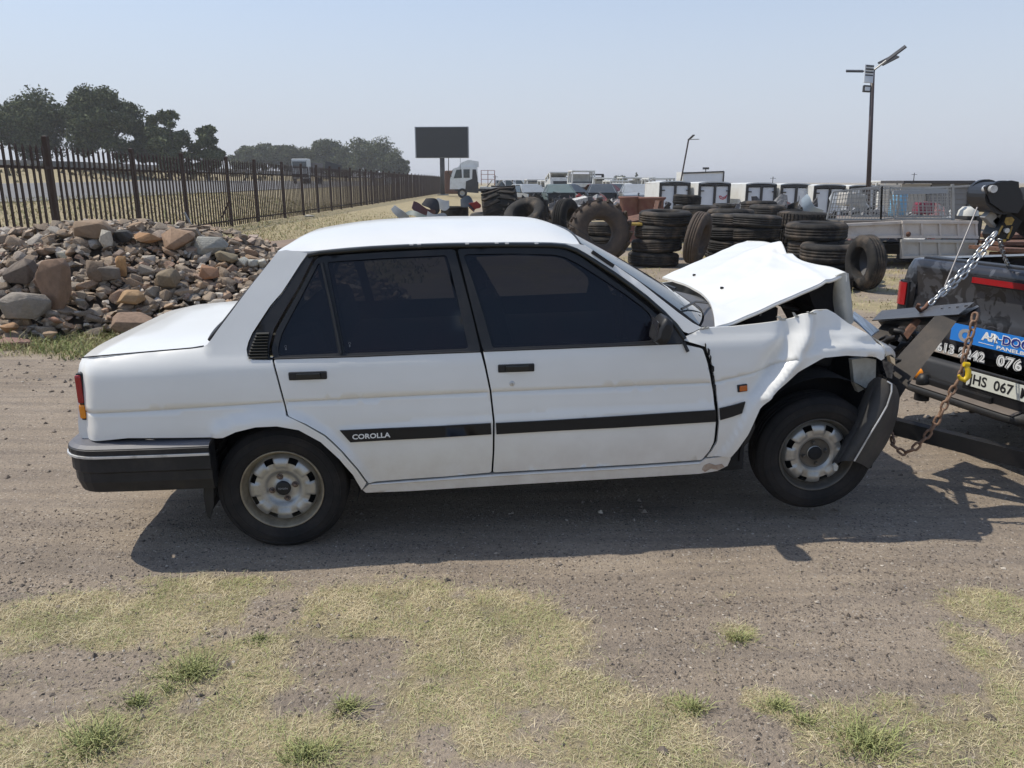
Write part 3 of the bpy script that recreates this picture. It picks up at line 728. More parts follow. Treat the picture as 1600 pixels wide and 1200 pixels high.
# --- front wing
f_top = [(1065,530.5),(1080,522),(1097.5,512.8),(1120,511.2),(1142.5,510.6),(1185,506),(1225,501),(1240,497),(1252,490),(1270,484),(1292.5,483.2),(1306,490),(1326,505),(1343,514.5),(1358,523),(1370,536),(1387,545.5)]
f_front = [(1384,556),(1374,562)]
f_back = [(1128,711.5),(1104,714),(1112,704),(1120,690),(1122.8,660),(1120,610),(1112,566),(1103,542),(1088,537.5)]
wing = panel('front_wing', M_paint, car, spx(f_top + f_front + PX_ARCHF + f_back), step=.016, lines=crl)
fd = mirror(wing)
# bare folded edge and split paint along the top of the wing
for px_, py_, ln_, an_ in ((1226,500,.075,-25),(1244,494,.06,-40),(1262,487,.05,-10),(1100,513,.05,8)):
    s, z = side(px_, py_); v = YC-hw(s, z)+.004; b = MB(); a_ = R(an_)
    pts_ = [(-.5,0),(-.3,.10),(-.12,.03),(.05,.13),(.22,.04),(.4,.09),(.5,-.02),(.3,-.10),(.1,-.04),(-.15,-.12),(-.35,-.05)]
    b.prism([(s+ln_*(x*math.cos(a_)-y*math.sin(a_)), v-.008, z+ln_*(x*math.sin(a_)+y*math.cos(a_))) for x, y in pts_], (0, .006, 0)); b.build('paint_split', M_primer, wing)
# torn, rusty hinge edge of the wing
b = MB(); h0 = spx([(1102,541),(1107,549),(1110,560),(1113,575),(1114,590),(1116,604)])
for i, (s, z) in enumerate(h0):
    v = YC - hw(s, z) - .004; q = (.4, .9, .5, 1.2, .6, 1.3)[i]; b.prism([(s-.004*q, v, z+.016), (s+.005*q, v-.002, z+.008), (s+.007*q, v, z-.014), (s-.002*q, v, z-.022)], (0, .006, 0))
b.build('torn_edge', M_dark, car)
b = MB(); a0, a1 = spx([(1067,534),(1074,549)]); b.beam((a0[0], YC-hw(*a0)-.01, a0[1]), (a1[0], YC-hw(*a1)-.01, a1[1]), .014, .006, (0,1,0)); b.build('loose_clip', M_blk, car)

# --- window frames and glass
def rail(px): return spx(px)
wf1 = [(427,560),(424,545),(432,516),(450,484),(471,448),(488,414),(494,404),(506,400.5),(579,395.5),(640,392),(706,389.5),(711,392),(718,418),(735,481),(751,548.8),(650,552.5),(560,556.5),(480,559)]
gl_q = [(435,557),(434,543),(440,521),(455,492),(472,460),(497,411.5),(500.5,413),(515,481),(528.5,553)]
gl_r = [(511,409.5),(600,403.5),(697.5,398.8),(703,416),(718,480),(732,545.5),(640,549.5),(538.5,553)]
fr1 = panel('window_frame', M_frame, rear_door, round_poly(spx(wf1), .012, 3), off=.004, holes=[round_poly(spx(gl_q), .01, 2), round_poly(spx(gl_r), .012, 3)], thick=.02, step=.03, detail=False)
panel('quarter_glass', M_glass, rear_door, spx(gl_q), off=.013, thick=.004, step=.05, detail=False)
panel('window_glass', M_glass, rear_door, spx(gl_r), off=.013, thick=.004, step=.05, detail=False)
wf2 = [(755,548),(741,494),(722,416),(715.5,391.5),(718,389),(800,387),(866,387.5),(885,391),(905,400),(935,421),(975,450),(1012,479),(1045,508),(1066,532),(1066,536),(960,540),(860,544)]
gl_f = [(770,544.5),(757,497),(740,443),(724.5,400),(730,397.2),(800,396.2),(866,398),(882,401.5),(905,413),(937,433),(975,458),(1006,481),(1017,492),(1022,507),(1020,533),(960,537),(860,541)]
panel('window_frame', M_frame, front_door, round_poly(spx(wf2), .012, 3), off=.004, holes=[round_poly(spx(gl_f), .012, 3)], thick=.02, step=.03, detail=False)
panel('window_glass', M_glass, front_door, spx(gl_f), off=.013, thick=.004, step=.05, detail=False)
# belt weather strips
for dr, pts in ((rear_door, [(429,560.5),(480,559),(560,556.8),(650,553),(750,549.3)]), (front_door, [(756,548.6),(860,544.5),(960,540.5),(1064,536.5)])):
    b = MB(); b.tube([(s, YC-hw(s, z, False)-.001, z) for s, z in spx(pts)], .004, 6); b.build('belt_strip', M_blk, dr)
# inner frame strip between the quarter glass and the door glass, outer rubber lines
b = MB(); b.tube([(s, YC-hw(s, z, False)+.001, z) for s, z in spx([(503,411),(519,480),(533.5,553)])], .007, 6); b.build('glass_divider', M_blk, rear_door)
# black trim panel behind the rear door with its louvres
tp = [(481,398),(470,413.5),(455,438),(441,459),(424,479),(409.5,501),(396,521.5),(390,534),(387,546),(388.5,556),(395,560.5),(410,561),(422,560.8),(419.5,552),(421,540),(428,514),(446,482),(467,447),(484,413),(490,402)]
trim = panel('pillar_trim', M_blk, quarter, spx(tp), off=.002, thick=.012, step=.03, detail=False)
b = MB()
for k in range(9):
    y = 521 + k*4.55; x0 = max(387.5, 399 - k*1.75 - (k == 0)*0); x1 = 420.5 - min(k, 3)*.7
    (s0, z0), (s1, z1) = side(x0+1.5, y+.6), side(x1, y)
    b.beam((s0, YC-hw(s0, z0, False)-.003, z0), (s1, YC-hw(s1, z1, False)-.003, z1), .012, .0065, (0, -.5, 1))
    lv = b.build('louvre', M_blkrail, trim); b = MB()
# rain rail along the roof edge
RAIL = [(481,396),(500,392),(579,385.5),(640,382.5),(704,380.8),(800,379.8),(862,380.3),(882,382),(900,388),(920,400),(940,413),(962,427),(985,444),(1012,464),(1037,486),(1056,507),(1070,527)]
b = MB(); b.tube([(s, YC-hw(s, z, False)+.000, z) for s, z in spx([(x, y+3.2) for x, y in RAIL])], .011, 8); rr = b.build('rain_rail', M_blkrail, car); mirror(rr)
# flaked white paint spots on the rail
b = MB()
for x, y in ((643,383.5),(655,383),(730,382),(838,381.5),(776,381),(792,381.5)):
    s, z = side(x, y); b.box((s, YC-hw(s, z, False)-.008, z+.004), (.018, .006, .007), (0, 0, 0), .002)
b.build('paint_flakes', M_paint, car)
# A pillar skin
ap = [(905,381.5),(916,384),(940,400),(962,414.5),(1000,441),(1030,465),(1060,488.5),(1083,505),(1096,511.5),(1085,518),(1076,521),(1068,518),(1058,505),(1037,484),(1012,462),(985,441.5),(962,425),(940,411),(920,398),(905,389.5),(895,385),(885,381.5)]
pil = panel('windscreen_pillar', M_paint, car, spx(ap), thick=.03, step=.03, detail=False); mirror(pil)
mc = spx([(1030,486),(1040,490),(1066,521),(1069,530),(1066,535),(1040,537),(1036,520)])
panel('mirror_corner_cover', M_blk, front_door, mc, off=-.002, thick=.012, step=.04, detail=False)

# --- roof
def loft(name, m, parent, near, nac, prof, th=(0, 0, -.012), bow=0.0, smooth_=True, sharp=False):
    P = []
    for i, (s, v, z, h) in enumerate(near):
        row = []
        for j in range(nac + 1):
            t = j/nac; u = .5 - .5*math.cos(math.pi*t) if prof > 2 else t
            e = 1 - abs(2*u-1)**(prof if prof else 2)
            row.append((s + bow*(1-(2*u-1)**2), v + (2*YC-2*v)*u, z + h*e))
        P.append(row)
    b = MB(); b.slab(P, th, smooth_); return b.build(name, m, parent)
def lerp_curve(pts, n):
    pts = np.array(pts); d = np.r_[0, np.cumsum(np.linalg.norm(np.diff(pts[:,:3], axis=0), axis=1))]
    t = np.linspace(0, d[-1], n); q = np.stack([np.interp(t, d, pts[:,k]) for k in range(pts.shape[1])], -1)
    for _ in range(2):
        q[1:-1] = (q[:-2] + 2*q[1:-1] + q[2:])/4
    return q
near = []
for (x, y, h) in [(434,392.5,.012),(440,390.5,.030),(452,391,.050),(466,393,.062),(482,393.6,.068),(500,391,.073),(540,387,.078),(579,384,.081),(640,381,.083),(704,379,.084),(800,378,.083),(845,378,.080),(870,378.5,.074),(885,380,.066),(898,381.5,.055),(907,383,.046)]:
    s, z = side(x, y); near.append((s, YC-hw(s, z, False)+.001, z, h))
near = lerp_curve(near, 40)
roof = loft('roof', M_paint, car, near, 34, 3.2, bow=.0)
# windscreen
ws0 = side(908, 384); ws1 = side(1094, 512)
wsn = []
for k in range(10):
    t = k/9; s = ws0[0] + (ws1[0]-ws0[0])*t; z = ws0[1] + (ws1[1]-ws0[1])*t
    wsn.append((s, YC-hw(s, z, False)+.018+.01*t, z+.004, .046*(1-t) + .02*t))
wsn_ = []
P = []
for i, (s, v, z, h) in enumerate(wsn):
    t = i/9; row = []
    for j in range(25):
        u = .5-.5*math.cos(math.pi*j/24); e = 1-abs(2*u-1)**3
        row.append((s + (.00+.16*t)*(1-abs(2*u-1)**2.4), v+(2*YC-2*v)*u, z + h*e + .012*math.sin(math.pi*t)))
    P.append(row)
b = MB(); b.slab(P, (0, 0, -.006)); b.build('windscreen', M_wglass, car)
# rubber seal round the windscreen edge (near and far) and across the roof
b = MB(); b.tube([P[i][0] for i in range(10)], .007, 6); b.tube([P[i][-1] for i in range(10)], .007, 6); b.tube(P[0], .006, 6); b.build('windscreen_seal', M_blk, car)
b = MB(); q = [Vector(P[i][1]) + Vector((.005, .0, .012)) for i in (1, 2, 3, 4)]; b.tube([Vector(P[0][0]) + Vector((.05, -.01, -.02)), Vector(P[3][0]) + Vector((.0, -.014, .004))], .006, 6)
a0 = at_v(925, 393, side(925, 393)[0]*0 + YC-hw(*side(925, 393), False)-.004); a1 = at_v(959, 416, YC-hw(*side(959, 416), False)-.004)
b = MB(); b.beam(a0, a1, .010, .016); b.build('pillar_gutter_strip', M_blk, car)
# --- cowl, wipers
cow = []
for i in range(5):
    t = i/4; row = []
    for j in range(17):
        u = j/16; w = P[9][int(round(u*24))]; row.append((w[0]+.012+.19*t*(1-.3*abs(2*u-1)), w[1]*(1) , w[2]-.004-.030*t+.008*math.sin(t*3)))
    cow.append(row)
b = MB(); b.slab(cow, (0, 0, -.01)); b.build('cowl_panel', mat('grey_cowl', (.10,.10,.105), .6, var=.5, scale=9, dirt=(.2,.17,.13), damt=.5), car)
for (u0, u1, lab) in ((6, 1, 0), (13, 7, 0)):
    b = MB(); A = Vector(cow[1][u0]) + Vector((0, 0, .02)); B_ = Vector(P[8][min(24, int(u1*1.5))]) + Vector((-.02, 0, .03))
    b.tube([A, A.lerp(B_, .5) + Vector((0, 0, .02)), B_], .006, 6); wp = b.build('wiper', M_blk, car)
# aerial on the near pillar
a0 = at_v(927, 374, .25); a1 = at_v(876, 341.5, .30)
b = MB(); b.tube([a0, a1], .0015, 6); b.build('aerial', M_dark, car)

# --- rear window
rw = []
for (x, y) in [(434,393),(420,411),(405,430),(390,449),(375,469),(358,492),(340,516),(328,531)]:
    s, z = side(x, y); rw.append((s-.004, YC-hw(s, z, False)+.012, z, .02))
P2 = []
for i, (s, v, z, h) in enumerate(rw):
    t = i/7; P2.append([(s + .012*(1-t) - .06*t*(1-abs(2*u-1)**2.2), v+(2*YC-2*v)*u, z - .006*(1-t) + .012*(1-t)*(1-abs(2*u-1)**3.0)) for u in [.5-.5*math.cos(math.pi*j/20) for j in range(21)]])
b = MB(); b.slab(P2, (.006, 0, -.004)); b.build('rear_window', M_wglass, car)
b = MB(); b.tube([r[0] for r in P2], .009, 6); b.tube([r[-1] for r in P2], .009, 6); b.tube(P2[-1], .009, 6); b.build('rear_window_seal', M_blk, car)
# --- boot lid (deck) and tail
dk = []
for (x, y) in [(125,563.5),(128,559.6),(160,556.5),(220,551.5),(300,544.6),(318,541.5),(332,528),(345,512)]:
    s, z = side(x, y); s = min(s, side(352, 500)[0]); dk.append((s, YC-hw(s, min(z, interp(DECK, s)), False)+.004, z if x < 320 else side(318, 541.5)[1], .0))
D = []
for i, (s, v, z, h) in enumerate(dk):
    row = []
    for j in range(29):
        u = j/28; e = 1-abs(2*u-1)**6; row.append((s, v+(2*YC-2*v)*u, z + .022*e - (.0 if i else .012)))
    D.append(row)
b = MB(); b.slab(D, (0, 0, -.012)); b.build('boot_lid', M_paint, car)
b = MB(); b.tube([(s, v+.001, z+.002) for s, v, z, h in dk[1:6]], .0028, 5); b.build('boot_gap', M_dark, car)
# rear face
s0 = dk[0][0]; zt = dk[0][2]; zb = side(124.5, 682)[1]
T = []
for i in range(9):
    t = i/8; z = zt - .008 + (zb-zt)*t; T.append([(s0 + .004 + .03*abs(2*u-1)**8 - .018*math.sin(math.pi*min(1, t*1.3)), YC + (2*u-1)*(hw(SREAR+.01, z, False)-.012), z) for u in [j/24 for j in range(25)]])
b = MB(); b.slab(T, (.01, 0, 0)); b.build('rear_panel', M_paint, car)
def lamp_prism(name, m, par, pxs, depth=.05, proud=.012):
    pts = [side(x, y) for x, y in pxs]
    b = MB()
    A = [(s, YC-hw(s, z, False)-proud*.4, z) for s, z in pts]
    b.prism(A, (0, depth, 0)); return b.build(name, m, par)
tl = MB(); z0, z1, z2 = side(122, 583)[1], side(122, 630)[1], side(122, 654)[1]
xr = SREAR - .014
tl.box((SREAR-.002, .275, (z0+z2)/2), (.030, .45, z0-z2+.012), (0, 0, 0), .008); tlh = tl.build('tail_lamp', M_blk, car)
b = MB(); b.box((SREAR-.007, .268, (z0+z1)/2+.001), (.026, .45, z0-z1-.004), (0, 0, 0), .009); b.build('brake_lens', M_red, tlh)
b = MB(); b.box((SREAR-.007, .268, (z1+z2)/2), (.026, .45, z1-z2-.004), (0, 0, 0), .009); b.build('indicator_lens', M_amber, tlh)
t2 = tlh.copy(); COL.objects.link(t2); t2.location.y = 2*(YC-.26)+.0
for ch in list(tlh.children): c = ch.copy(); COL.objects.link(c); c.parent = t2

# --- rear bumper: swept profile round the tail
prof = [(.000, .0), (.045, -.004), (.062, -.018), (.062, -.042), (.054, -.050), (.056, -.115), (.046, -.125), (.046, -.165), (.030, -.215), (.0, -.222), (-.03, -.20), (-.03, -.0)]
zbt = lambda s: 0.0
bA, bB = side(330, 689), side(121, 688)
def sweep(name, m, parent, path, prof, cap=True):
    """path: (point, outward dir); prof: (out, up)"""
    b = MB(); P = [[tuple(Vector(p) + Vector(n)*o + Vector((0, 0, u))) for (o, u) in prof + prof[:1]] for p, n in path]
    b.grid(P, False)
    if cap: b.add(P[0][:-1], [tuple(range(len(prof)))]); b.add(P[-1][:-1], [tuple(range(len(prof)))[::-1]])
    o = b.build(name, m, parent)
    return o
path = []
zA, zB = bA[1]+.004, bB[1]+.004
sA, sB = bA[0], SREAR - .035
hwb = HW0 - .015
for k in range(8):
    t = k/7; s = sA + (sB+.10-sA)*t; z = zA + (zB-zA)*t; path.append(((s, YC-hwb+.012*t*t, z), (0, -1, 0)))
for k in range(1, 7):
    a = R(90*k/6); path.append(((sB+.10-.10*math.sin(a), YC-hwb+.012+.10*(1-math.cos(a)), zB), (-math.sin(a), -math.cos(a), 0)))
for k in range(1, 8):
    u = k/8; path.append(((sB - .035*math.sin(math.pi*u), YC-hwb+.112 + (2*hwb-.224)*u, zB), (-1, 0, 0)))
n0 = len(path)
for (p, n) in path[:14][::-1]: path.append(((p[0], 2*YC-p[1], p[2]), (n[0], -n[1], 0)))
rb = sweep('rear_bumper', M_bump, car, path, prof)
sweep('bumper_step', M_bumptop, rb, path, [(-.02, .004), (.040, .0), (.058, -.012), (.040, -.014), (-.02, -.014)])
sweep('chrome_strip', M_chrome, rb, [((p[0][0], p[0][1], p[0][2]-.047), p[1]) for p in path], [(.056, .008), (.068, .005), (.068, -.004), (.056, -.007)])
# mud flap
b = MB(); e = [at_v(x, y, .03) for x, y in ((318,735),(330,712),(334,745),(334,790),(328,811),(323,806),(318,775))]
b.prism(e, (.0, .012, 0)); e2 = [at_v(x, y, .06) for x, y in ((318,720),(340,715),(338,770),(330,800),(322,780))]; b.prism(e2, (0, .17, 0)); mf = b.build('mud_flap', M_blk, car)
mirror(mf)

# --- wheels
def make_wheel(name, parent, centre, steer=0.0, camber=0.0, cap=True, rad=.288, width=.165):
    w = bpy.data.objects.new(name, None); COL.objects.link(w); w.parent = parent
    w.location = centre; w.rotation_euler = (camber, 0, steer)
    r, W = rad, width
    pr = [(.180,.012),(.187,.004),(.200,-.003),(.225,-.007),(.245,-.006),(.262,.002),(.276,.014),(.283,.020),(r-.002,.028)]
    g = [(r,.032),(r,.046),(r-.006,.047),(r-.006,.052),(r,.053),(r,.074),(r-.006,.075),(r-.006,.081),(r,.082),(r,.100),(r-.006,.101),(r-.006,.106),(r,.107),(r,.130)]
    back = [(r-.003,W-.02),(.276,W-.008),(.24,W+.002),(.187,W),(.180,W-.01)]
    b = MB(); b.lathe(pr + g + back, 72, 'y', close=True)
    # raised sidewall rings
    b.lathe([(.222,-.0065),(.224,-.0095),(.227,-.0095),(.229,-.007)], 72, 'y'); b.lathe([(.256,-.0015),(.258,-.004),(.260,-.004),(.262,.0)], 72, 'y')
    b.build('tyre', M_tyre, w)
    b = MB(); b.lathe([(.172,.020),(.177,.004),(.1825,.000),(.1845,.004),(.184,.016),(.176,.03),(.166,.06),(.150,.075),(.150,.15),(.178,.155),(.182,.163)], 64, 'y')
    b.lathe([(.150,.060),(.155,.048),(.166,.036),(.1725,.019)], 64, 'y'); b.build('rim', M_rimring if cap else M_rimdark, w)
    # pressed disc with eight slots and raised pads
    nseg = 128; rad_ = [.018,.034,.036,.056,.074,.078,.092,.100,.112,.124,.128,.136,.144,.148,.154,.160]
    hgt = [.030,.030,.036,.036,.034,.022,.020,.017,.014,.014,.0155,.018,.022,.028,.040,.052]
    V = []; Fs = []
    for i in range(nseg):
        a = 2*math.pi*i/nseg; ph = ((a*8/(2*math.pi)) % 1.0)
        slot = abs(ph-.5) < .20; edge = .20 <= abs(ph-.5) < .27
        for j, (rr_, h) in enumerate(zip(rad_, hgt)):
            y = h
            if .104 < rr_ < .150:
                if abs(ph-.5) >= .17: y -= .005*sstep(.17, .26, abs(ph-.5))
                else: y += .004
            V.append((rr_*math.cos(a), y, rr_*math.sin(a)))
    m_ = len(rad_)
    for i in range(nseg):
        i2 = (i+1) % nseg; ph = (((i+.5)*8/nseg) % 1.0)
        for j in range(m_-1):
            if abs(ph-.5) < .17 and 9 <= j <= 12: continue
            Fs.append((i*m_+j, i*m_+j+1, i2*m_+j+1, i2*m_+j))
    b = MB(); b.add(V, Fs, True); b.build('wheel_disc', M_rim, w)
    b = MB(); b.lathe([(.0,.075),(.15,.075)], 32, 'y'); b.lathe([(.06,.08),(.12,.08),(.125,.11),(.06,.12)], 32, 'y'); b.build('brake_drum', M_dark, w)
    if not cap:
        b = MB(); b.lathe([(.034,.0340),(.060,.0345),(.071,.0340),(.0745,.031)], 40, 'y'); b.build('hub_face', M_rimdark, w)
    for k in range(4):
        a = R(90*k + 14); c = (.054*math.cos(a), .030, .054*math.sin(a))
        b = MB(); b.lathe([(.0,-.012),(.0075,-.011),(.0095,-.004),(.0095,.006)], 6, 'y', c=c, smooth=False); b.lathe([(.0155,.0058),(.0125,.004),(.0095,.006)], 20, 'y', c=c)
        b.build('wheel_nut', M_rimdark if not cap else mat('dark_wheel_nut', (.16,.12,.10), .5, metal=.6), w)
    b = MB(); b.lathe([(.0,.020),(.028,.020),(.033,.023),(.034,.034)], 32, 'y'); hc = b.build('hub_cap', M_blk if cap else M_dark, w)
    if cap: place_text('hub_lettering', 'TOYOTA', .0105, mat('grey_print', (.35,.35,.36), .5), hc, (-.0225, .0185, -.004), (1, 0, 0), (0, 0, 1), .0006)
    return w
RWc = at_v(441, 766, .012); FWc = at_v(1277, 711.5, .03)
wr = make_wheel('wheel', car, tuple(RWc)); wr['label'] = 'rear wheel standing on the ground'
wf = make_wheel('wheel', car, tuple(FWc), steer=R(-3), camber=R(2), cap=False); wf['label'] = 'front wheel lifted just clear of the ground'
for s_, z_ in ((RWc[0], RWc[2]), (FWc[0], FWc[2])):
    w = make_wheel('wheel', car, (s_, 2*YC-.02, z_), steer=math.pi, cap=False)

# --- wheel housings, floor, engine bay
b = MB()
b.box(((RWc[0]+FWc[0])/2, YC, .36), (FWc[0]-RWc[0]-.70, 1.50, .22), (0, -.027, 0), .03); b.build('floor_pan', M_dark, car)
b = MB(); b.box((RWc[0]-.62, YC, .44), (.5, 1.40, .2), (0, 0, 0), .03); b.tube([(RWc[0], .12, RWc[2]), (RWc[0], 2*YC-.12, RWc[2])], .035, 10); b.tube([(RWc[0]-.68, YC+.4, .28), (RWc[0]-.2, YC+.3, .30), (.6, YC+.1, .27), (2.0, YC+.1, .32)], .025, 8)
b.lathe([(.0,-.16),(.07,-.15),(.07,.15),(.0,.16)], 14, 'x', c=(RWc[0]-.35, YC+.35, .29)); b.build('underbody', M_dark, car)
def arch_liner(c, r, name='wheel_housing', a0=-15, sp=210):
    P = []
    for k in range(19):
        a = R(a0 + sp*k/18); P.append([(c[0]+r*math.cos(a), v, c[2]+r*math.sin(a)) for v in (.03, .16, .30)])
    b = MB(); b.grid(P); b.grid([[ (c[0], .30, c[2]), (c[0], .30, c[2]) ]]+[]); 
    b.add([(c[0], .302, c[2])] + [p[2] for p in P], [(0, i+1, i+2) for i in range(18)]); o = b.build(name, M_dark, car); mirror(o)
arch_liner(RWc, .335); arch_liner(FWc, .385, a0=28, sp=155)
M_seat = mat('grey_seat_cloth', (.10,.095,.095), .9, var=.4, scale=12)
b = MB(); b.box((1.15, YC, .70), (2.3, 1.36, .22), (0, -.02, 0)); b.box((2.05, YC, .88), (.35, 1.36, .16), (0, .1, 0), .04); b.build('cabin_floor', M_dark, car)
b = MB(); b.box((.12, YC, .88), (.22, 1.30, .26), (0, -.25, 0), .05); b.build('rear_seat', M_seat, car)
for yy in (YC-.36, YC+.36):
    b = MB(); b.box((.98, yy, .90), (.16, .50, .46), (0, -.3, 0), .05); b.box((.90, yy, 1.17), (.09, .26, .14), (0, -.25, 0), .04); b.build('front_seat', M_seat, car)
b = MB(); P_ = [(1.62+.05*math.cos(a_)*.5, YC-.36+.18*math.cos(a_), 1.0+.17*math.sin(a_)) for a_ in [2*math.pi*k/20 for k in range(21)]]; b.tube(P_, .013, 6, cap=False); b.build('steering_wheel', M_blk, car)
# engine bay
b = MB(); ex, ez = at_v(1230, 520, .35)[0]-.06, .80
b.box((ex+.02, YC+.08, .60), (.56, 1.1, .30), (0, -.05, 0), .03); b.box((ex-.12, YC-.10, .86), (.30, .5, .14), (.1, 0, .1), .03)
b.lathe([(.0,.09),(.12,.08),(.12,-.04),(.0,-.05)], 20, 'z', c=(ex-.12, YC-.42, .93))
b.box((ex+.16, YC-.48, .84), (.16, .22, .18), (0, .2, .1), .01)
for k in range(9):
    r = random.Random(k+40); p = Vector((ex-.2+r.uniform(0, .6), .25+r.uniform(0, .9), .84+r.uniform(0, .06))); q = [p]
    for i in range(5): q.append(q[-1] + Vector((r.uniform(-.08, .12), r.uniform(-.0, .12), r.uniform(-.05, .04))))
    b.tube(q, r.uniform(.007, .018), 7)
b.build('engine', M_dark, car)
b = MB()
for (x, y, v) in ((1195,490,.3),(1230,478,.5),(1255,470,.55)): 
    p = at_v(x, y, v); b.box(tuple(p), (.12, .06, .012), (.3, .2, .4))
b.build('engine_bracket', mat('scuffed_alloy', (.30,.30,.29), .5, metal=.5, var=.5, scale=20), car)
b = MB(); b.tube([at_v(1196,486,.45), at_v(1225,462,.5), at_v(1243,448,.5)], .014, 8); b.tube([at_v(1284,445,.30), at_v(1300,478,.28), at_v(1316,508,.26)], .005, 6); b.build('bonnet_stay', M_blk, car)
# --- bonnet: bent up sheet; 6 stations along, 5 across (near .. far)
ctrl = {}
cols_ = [ # near-edge pixel, far-edge pixel along rear -> front
 ((1117,510.5),(1035,432.5)), ((1150,500),(1062,420)), ((1200,478),(1095,406)), ((1250,456),(1122,394)), ((1290,439),(1146,383)), ((1322,425.5),(1166,376.2))]
G_ = []
for i, (a, c) in enumerate(cols_):
    A = at_v(a[0], a[1], .055 + .01*i); Bf = at_v(c[0], c[1], 2*YC-.07); t = i/5
    row = []
    for j in range(9):
        u = j/8; p = A*(1-u) + Bf*u
        p = p + np.array([0, 0, .020*math.sin(math.pi*u)*(1-t)])
        # the two ridges that run to the fold in the middle of the front edge
        p[2] += t**1.2*(.030*(math.exp(-((u-.60)/.12)**2) if u < .6 else 1-((u-.6)/.4)**2) - .012*math.exp(-((u-.33)/.16)**2) + .0*u)
        p[2] += (t*(1-t)*4)*(.022*math.exp(-((u-.50+.25*t)/.09)**2) - .020*math.exp(-((u-.36+.2*t)/.10)**2))
        p[0] += t**3*(.02*math.sin(9*u) + .05*math.exp(-((u-.58)/.12)**2)) - (1-t)**2*(-.10)*math.sin(math.pi*u)*1.0
        row.append(p)
    G_.append(row)
G_ = np.array(G_)
def resample(G, nu, nv):
    """smooth Catmull-Rom resampling of a control grid"""
    def cr(P, n):
        m = len(P); out = []
        for k in range(n):
            x = k/(n-1)*(m-1); i = min(int(x), m-2); t = x-i
            p0, p1, p2, p3 = P[max(i-1,0)], P[i], P[i+1], P[min(i+2,m-1)]
            out.append(.5*((2*p1) + (-p0+p2)*t + (2*p0-5*p1+4*p2-p3)*t*t + (-p0+3*p1-3*p2+p3)*t**3))
        return np.array(out)
    A = cr(G, nu); return np.swapaxes(cr(np.swapaxes(A, 0, 1), nv), 0, 1)
H = resample(G_, 56, 84)
def ridge(t, u, line, w, a):
    """sharp fold along a broken line in (t, u)"""
    q = pdist(line, t, u); return a*max(0, 1-q/w)**1.2
for i in range(56):
    for j in range(84):
        t, u = i/55, j/83
        H[i][j][2] += ridge(t, u, [(.25,.42),(.6,.52),(.86,.60),(1,.56)], .09, -.030*t) + ridge(t, u, [(.15,.72),(.6,.72),(1,.64)], .08, .022*t) + ridge(t, u, [(.80,.0),(.88,.35),(.86,.60)], .05, .008) + ridge(t, u, [(.1,.2),(.5,.26),(.86,.6)], .07, .007)
        H[i][j][2] += .0015*math.sin(31*t+7*u)*math.sin(23*u+5*t)
b = MB(); b.slab([[tuple(p) for p in r] for r in H], (.0, 0, -.012)); bonnet = b.build('bonnet', M_paint, car)
# folded-down front edge and crushed inner frame of the bonnet
fr = []
for k in range(4):
    t = k/3; fr.append([tuple(H[-1][j] + np.array([.010*math.sin(t*3)+.012*math.sin(j*.9)*t, 0, -.055*t - .012*math.sin(j*.55)*t])) for j in range(0, 84, 2)])
b = MB(); b.slab(fr, (-.008, 0, 0)); b.build('bonnet_lip', M_paint, bonnet)
fl0 = [at_v(x, y, v) for x, y, v in ((1307,431,.10),(1313,428,.10),(1320,426,.10),(1326,427,.13))]
fl1 = [at_v(x, y, v) for x, y, v in ((1308,500,.16),(1316,505,.13),(1325,510,.12),(1334,503,.17))]
flm = [at_v(x, y, v) for x, y, v in ((1303,465,.16),(1311,466,.12),(1321,467,.10),(1330,463,.15))]
b = MB(); b.slab([[tuple(p) for p in r] for r in resample(np.array([fl0, flm, fl1]), 9, 9)], (0, .012, 0)); b.build('bent_bonnet_frame', M_primer, bonnet)
b = MB(); e = [at_v(x, y, .24) for x, y in ((1262,452),(1320,430),(1325,500),(1300,508),(1272,480))]; b.prism(e, (0, 1.0, 0)); b.build('bonnet_underside', M_dark, bonnet)
b = MB(); b.tube([tuple(H[i][0] + np.array([0, .004, -.012])) for i in range(0, 56, 2)], .008, 6); b.build('bonnet_edge_fold', M_paint, bonnet)
# washer jets
for px_, py_, ui in ((1085,431.5,0),(1127.5,451.5,0)):
    best = min(((np.linalg.norm(np.array([ (lambda d: 800+FPX*d[0]/d[1])(cs) - px_, (lambda d: 600-FPX*d[2]/d[1])(cs) - py_])), i, j) for i in range(56) for j in range(84)
        for cs in [(lambda w: (w[0], w[1]*CP-(w[2])*SP, w[1]*SP+w[2]*CP))(c2w(H[i][j]) - CAMP)]))
    p = H[best[1]][best[2]]; b = MB(); b.box((p[0], p[1], p[2]+.004), (.014, .018, .012), (0, 0, .2), .003); b.build('washer_jet', M_dark, bonnet)
# --- crushed front: inner wing, lamp parts, grille remains, radiator support
b = MB(); e = [at_v(x, y, .10) for x, y in ((1331,562),(1352,559),(1369,562),(1368,592),(1352,607),(1341,613),(1335,600),(1333,580))]; b.prism(e, (0, .03, 0)); b.build('inner_wing', M_primer, car)
b = MB(); e = [at_v(x, y, .13) for x, y in ((1345,520),(1386,545),(1372,600),(1355,640),(1340,650),(1352,600),(1366,560))]; b.prism(e, (0, .9, 0)); b.build('front_panel', M_dark, car)
b = MB(); fr_ = [[at_v(x, y, v) for x, y, v in r] for r in (((1343,516,.06),(1352,522,.12),(1360,528,.2)), ((1370,530,.03),(1376,534,.08),(1382,536,.16)), ((1384,545,.0),(1392,543,.05),(1397,548,.12)), ((1384,556,.02),(1394,553,.05),(1399,558,.12)))]
b.slab([[tuple(p) for p in r] for r in resample(np.array(fr_), 9, 7)], (0, .006, -.006)); b.build('nose_panel', M_paint, car)
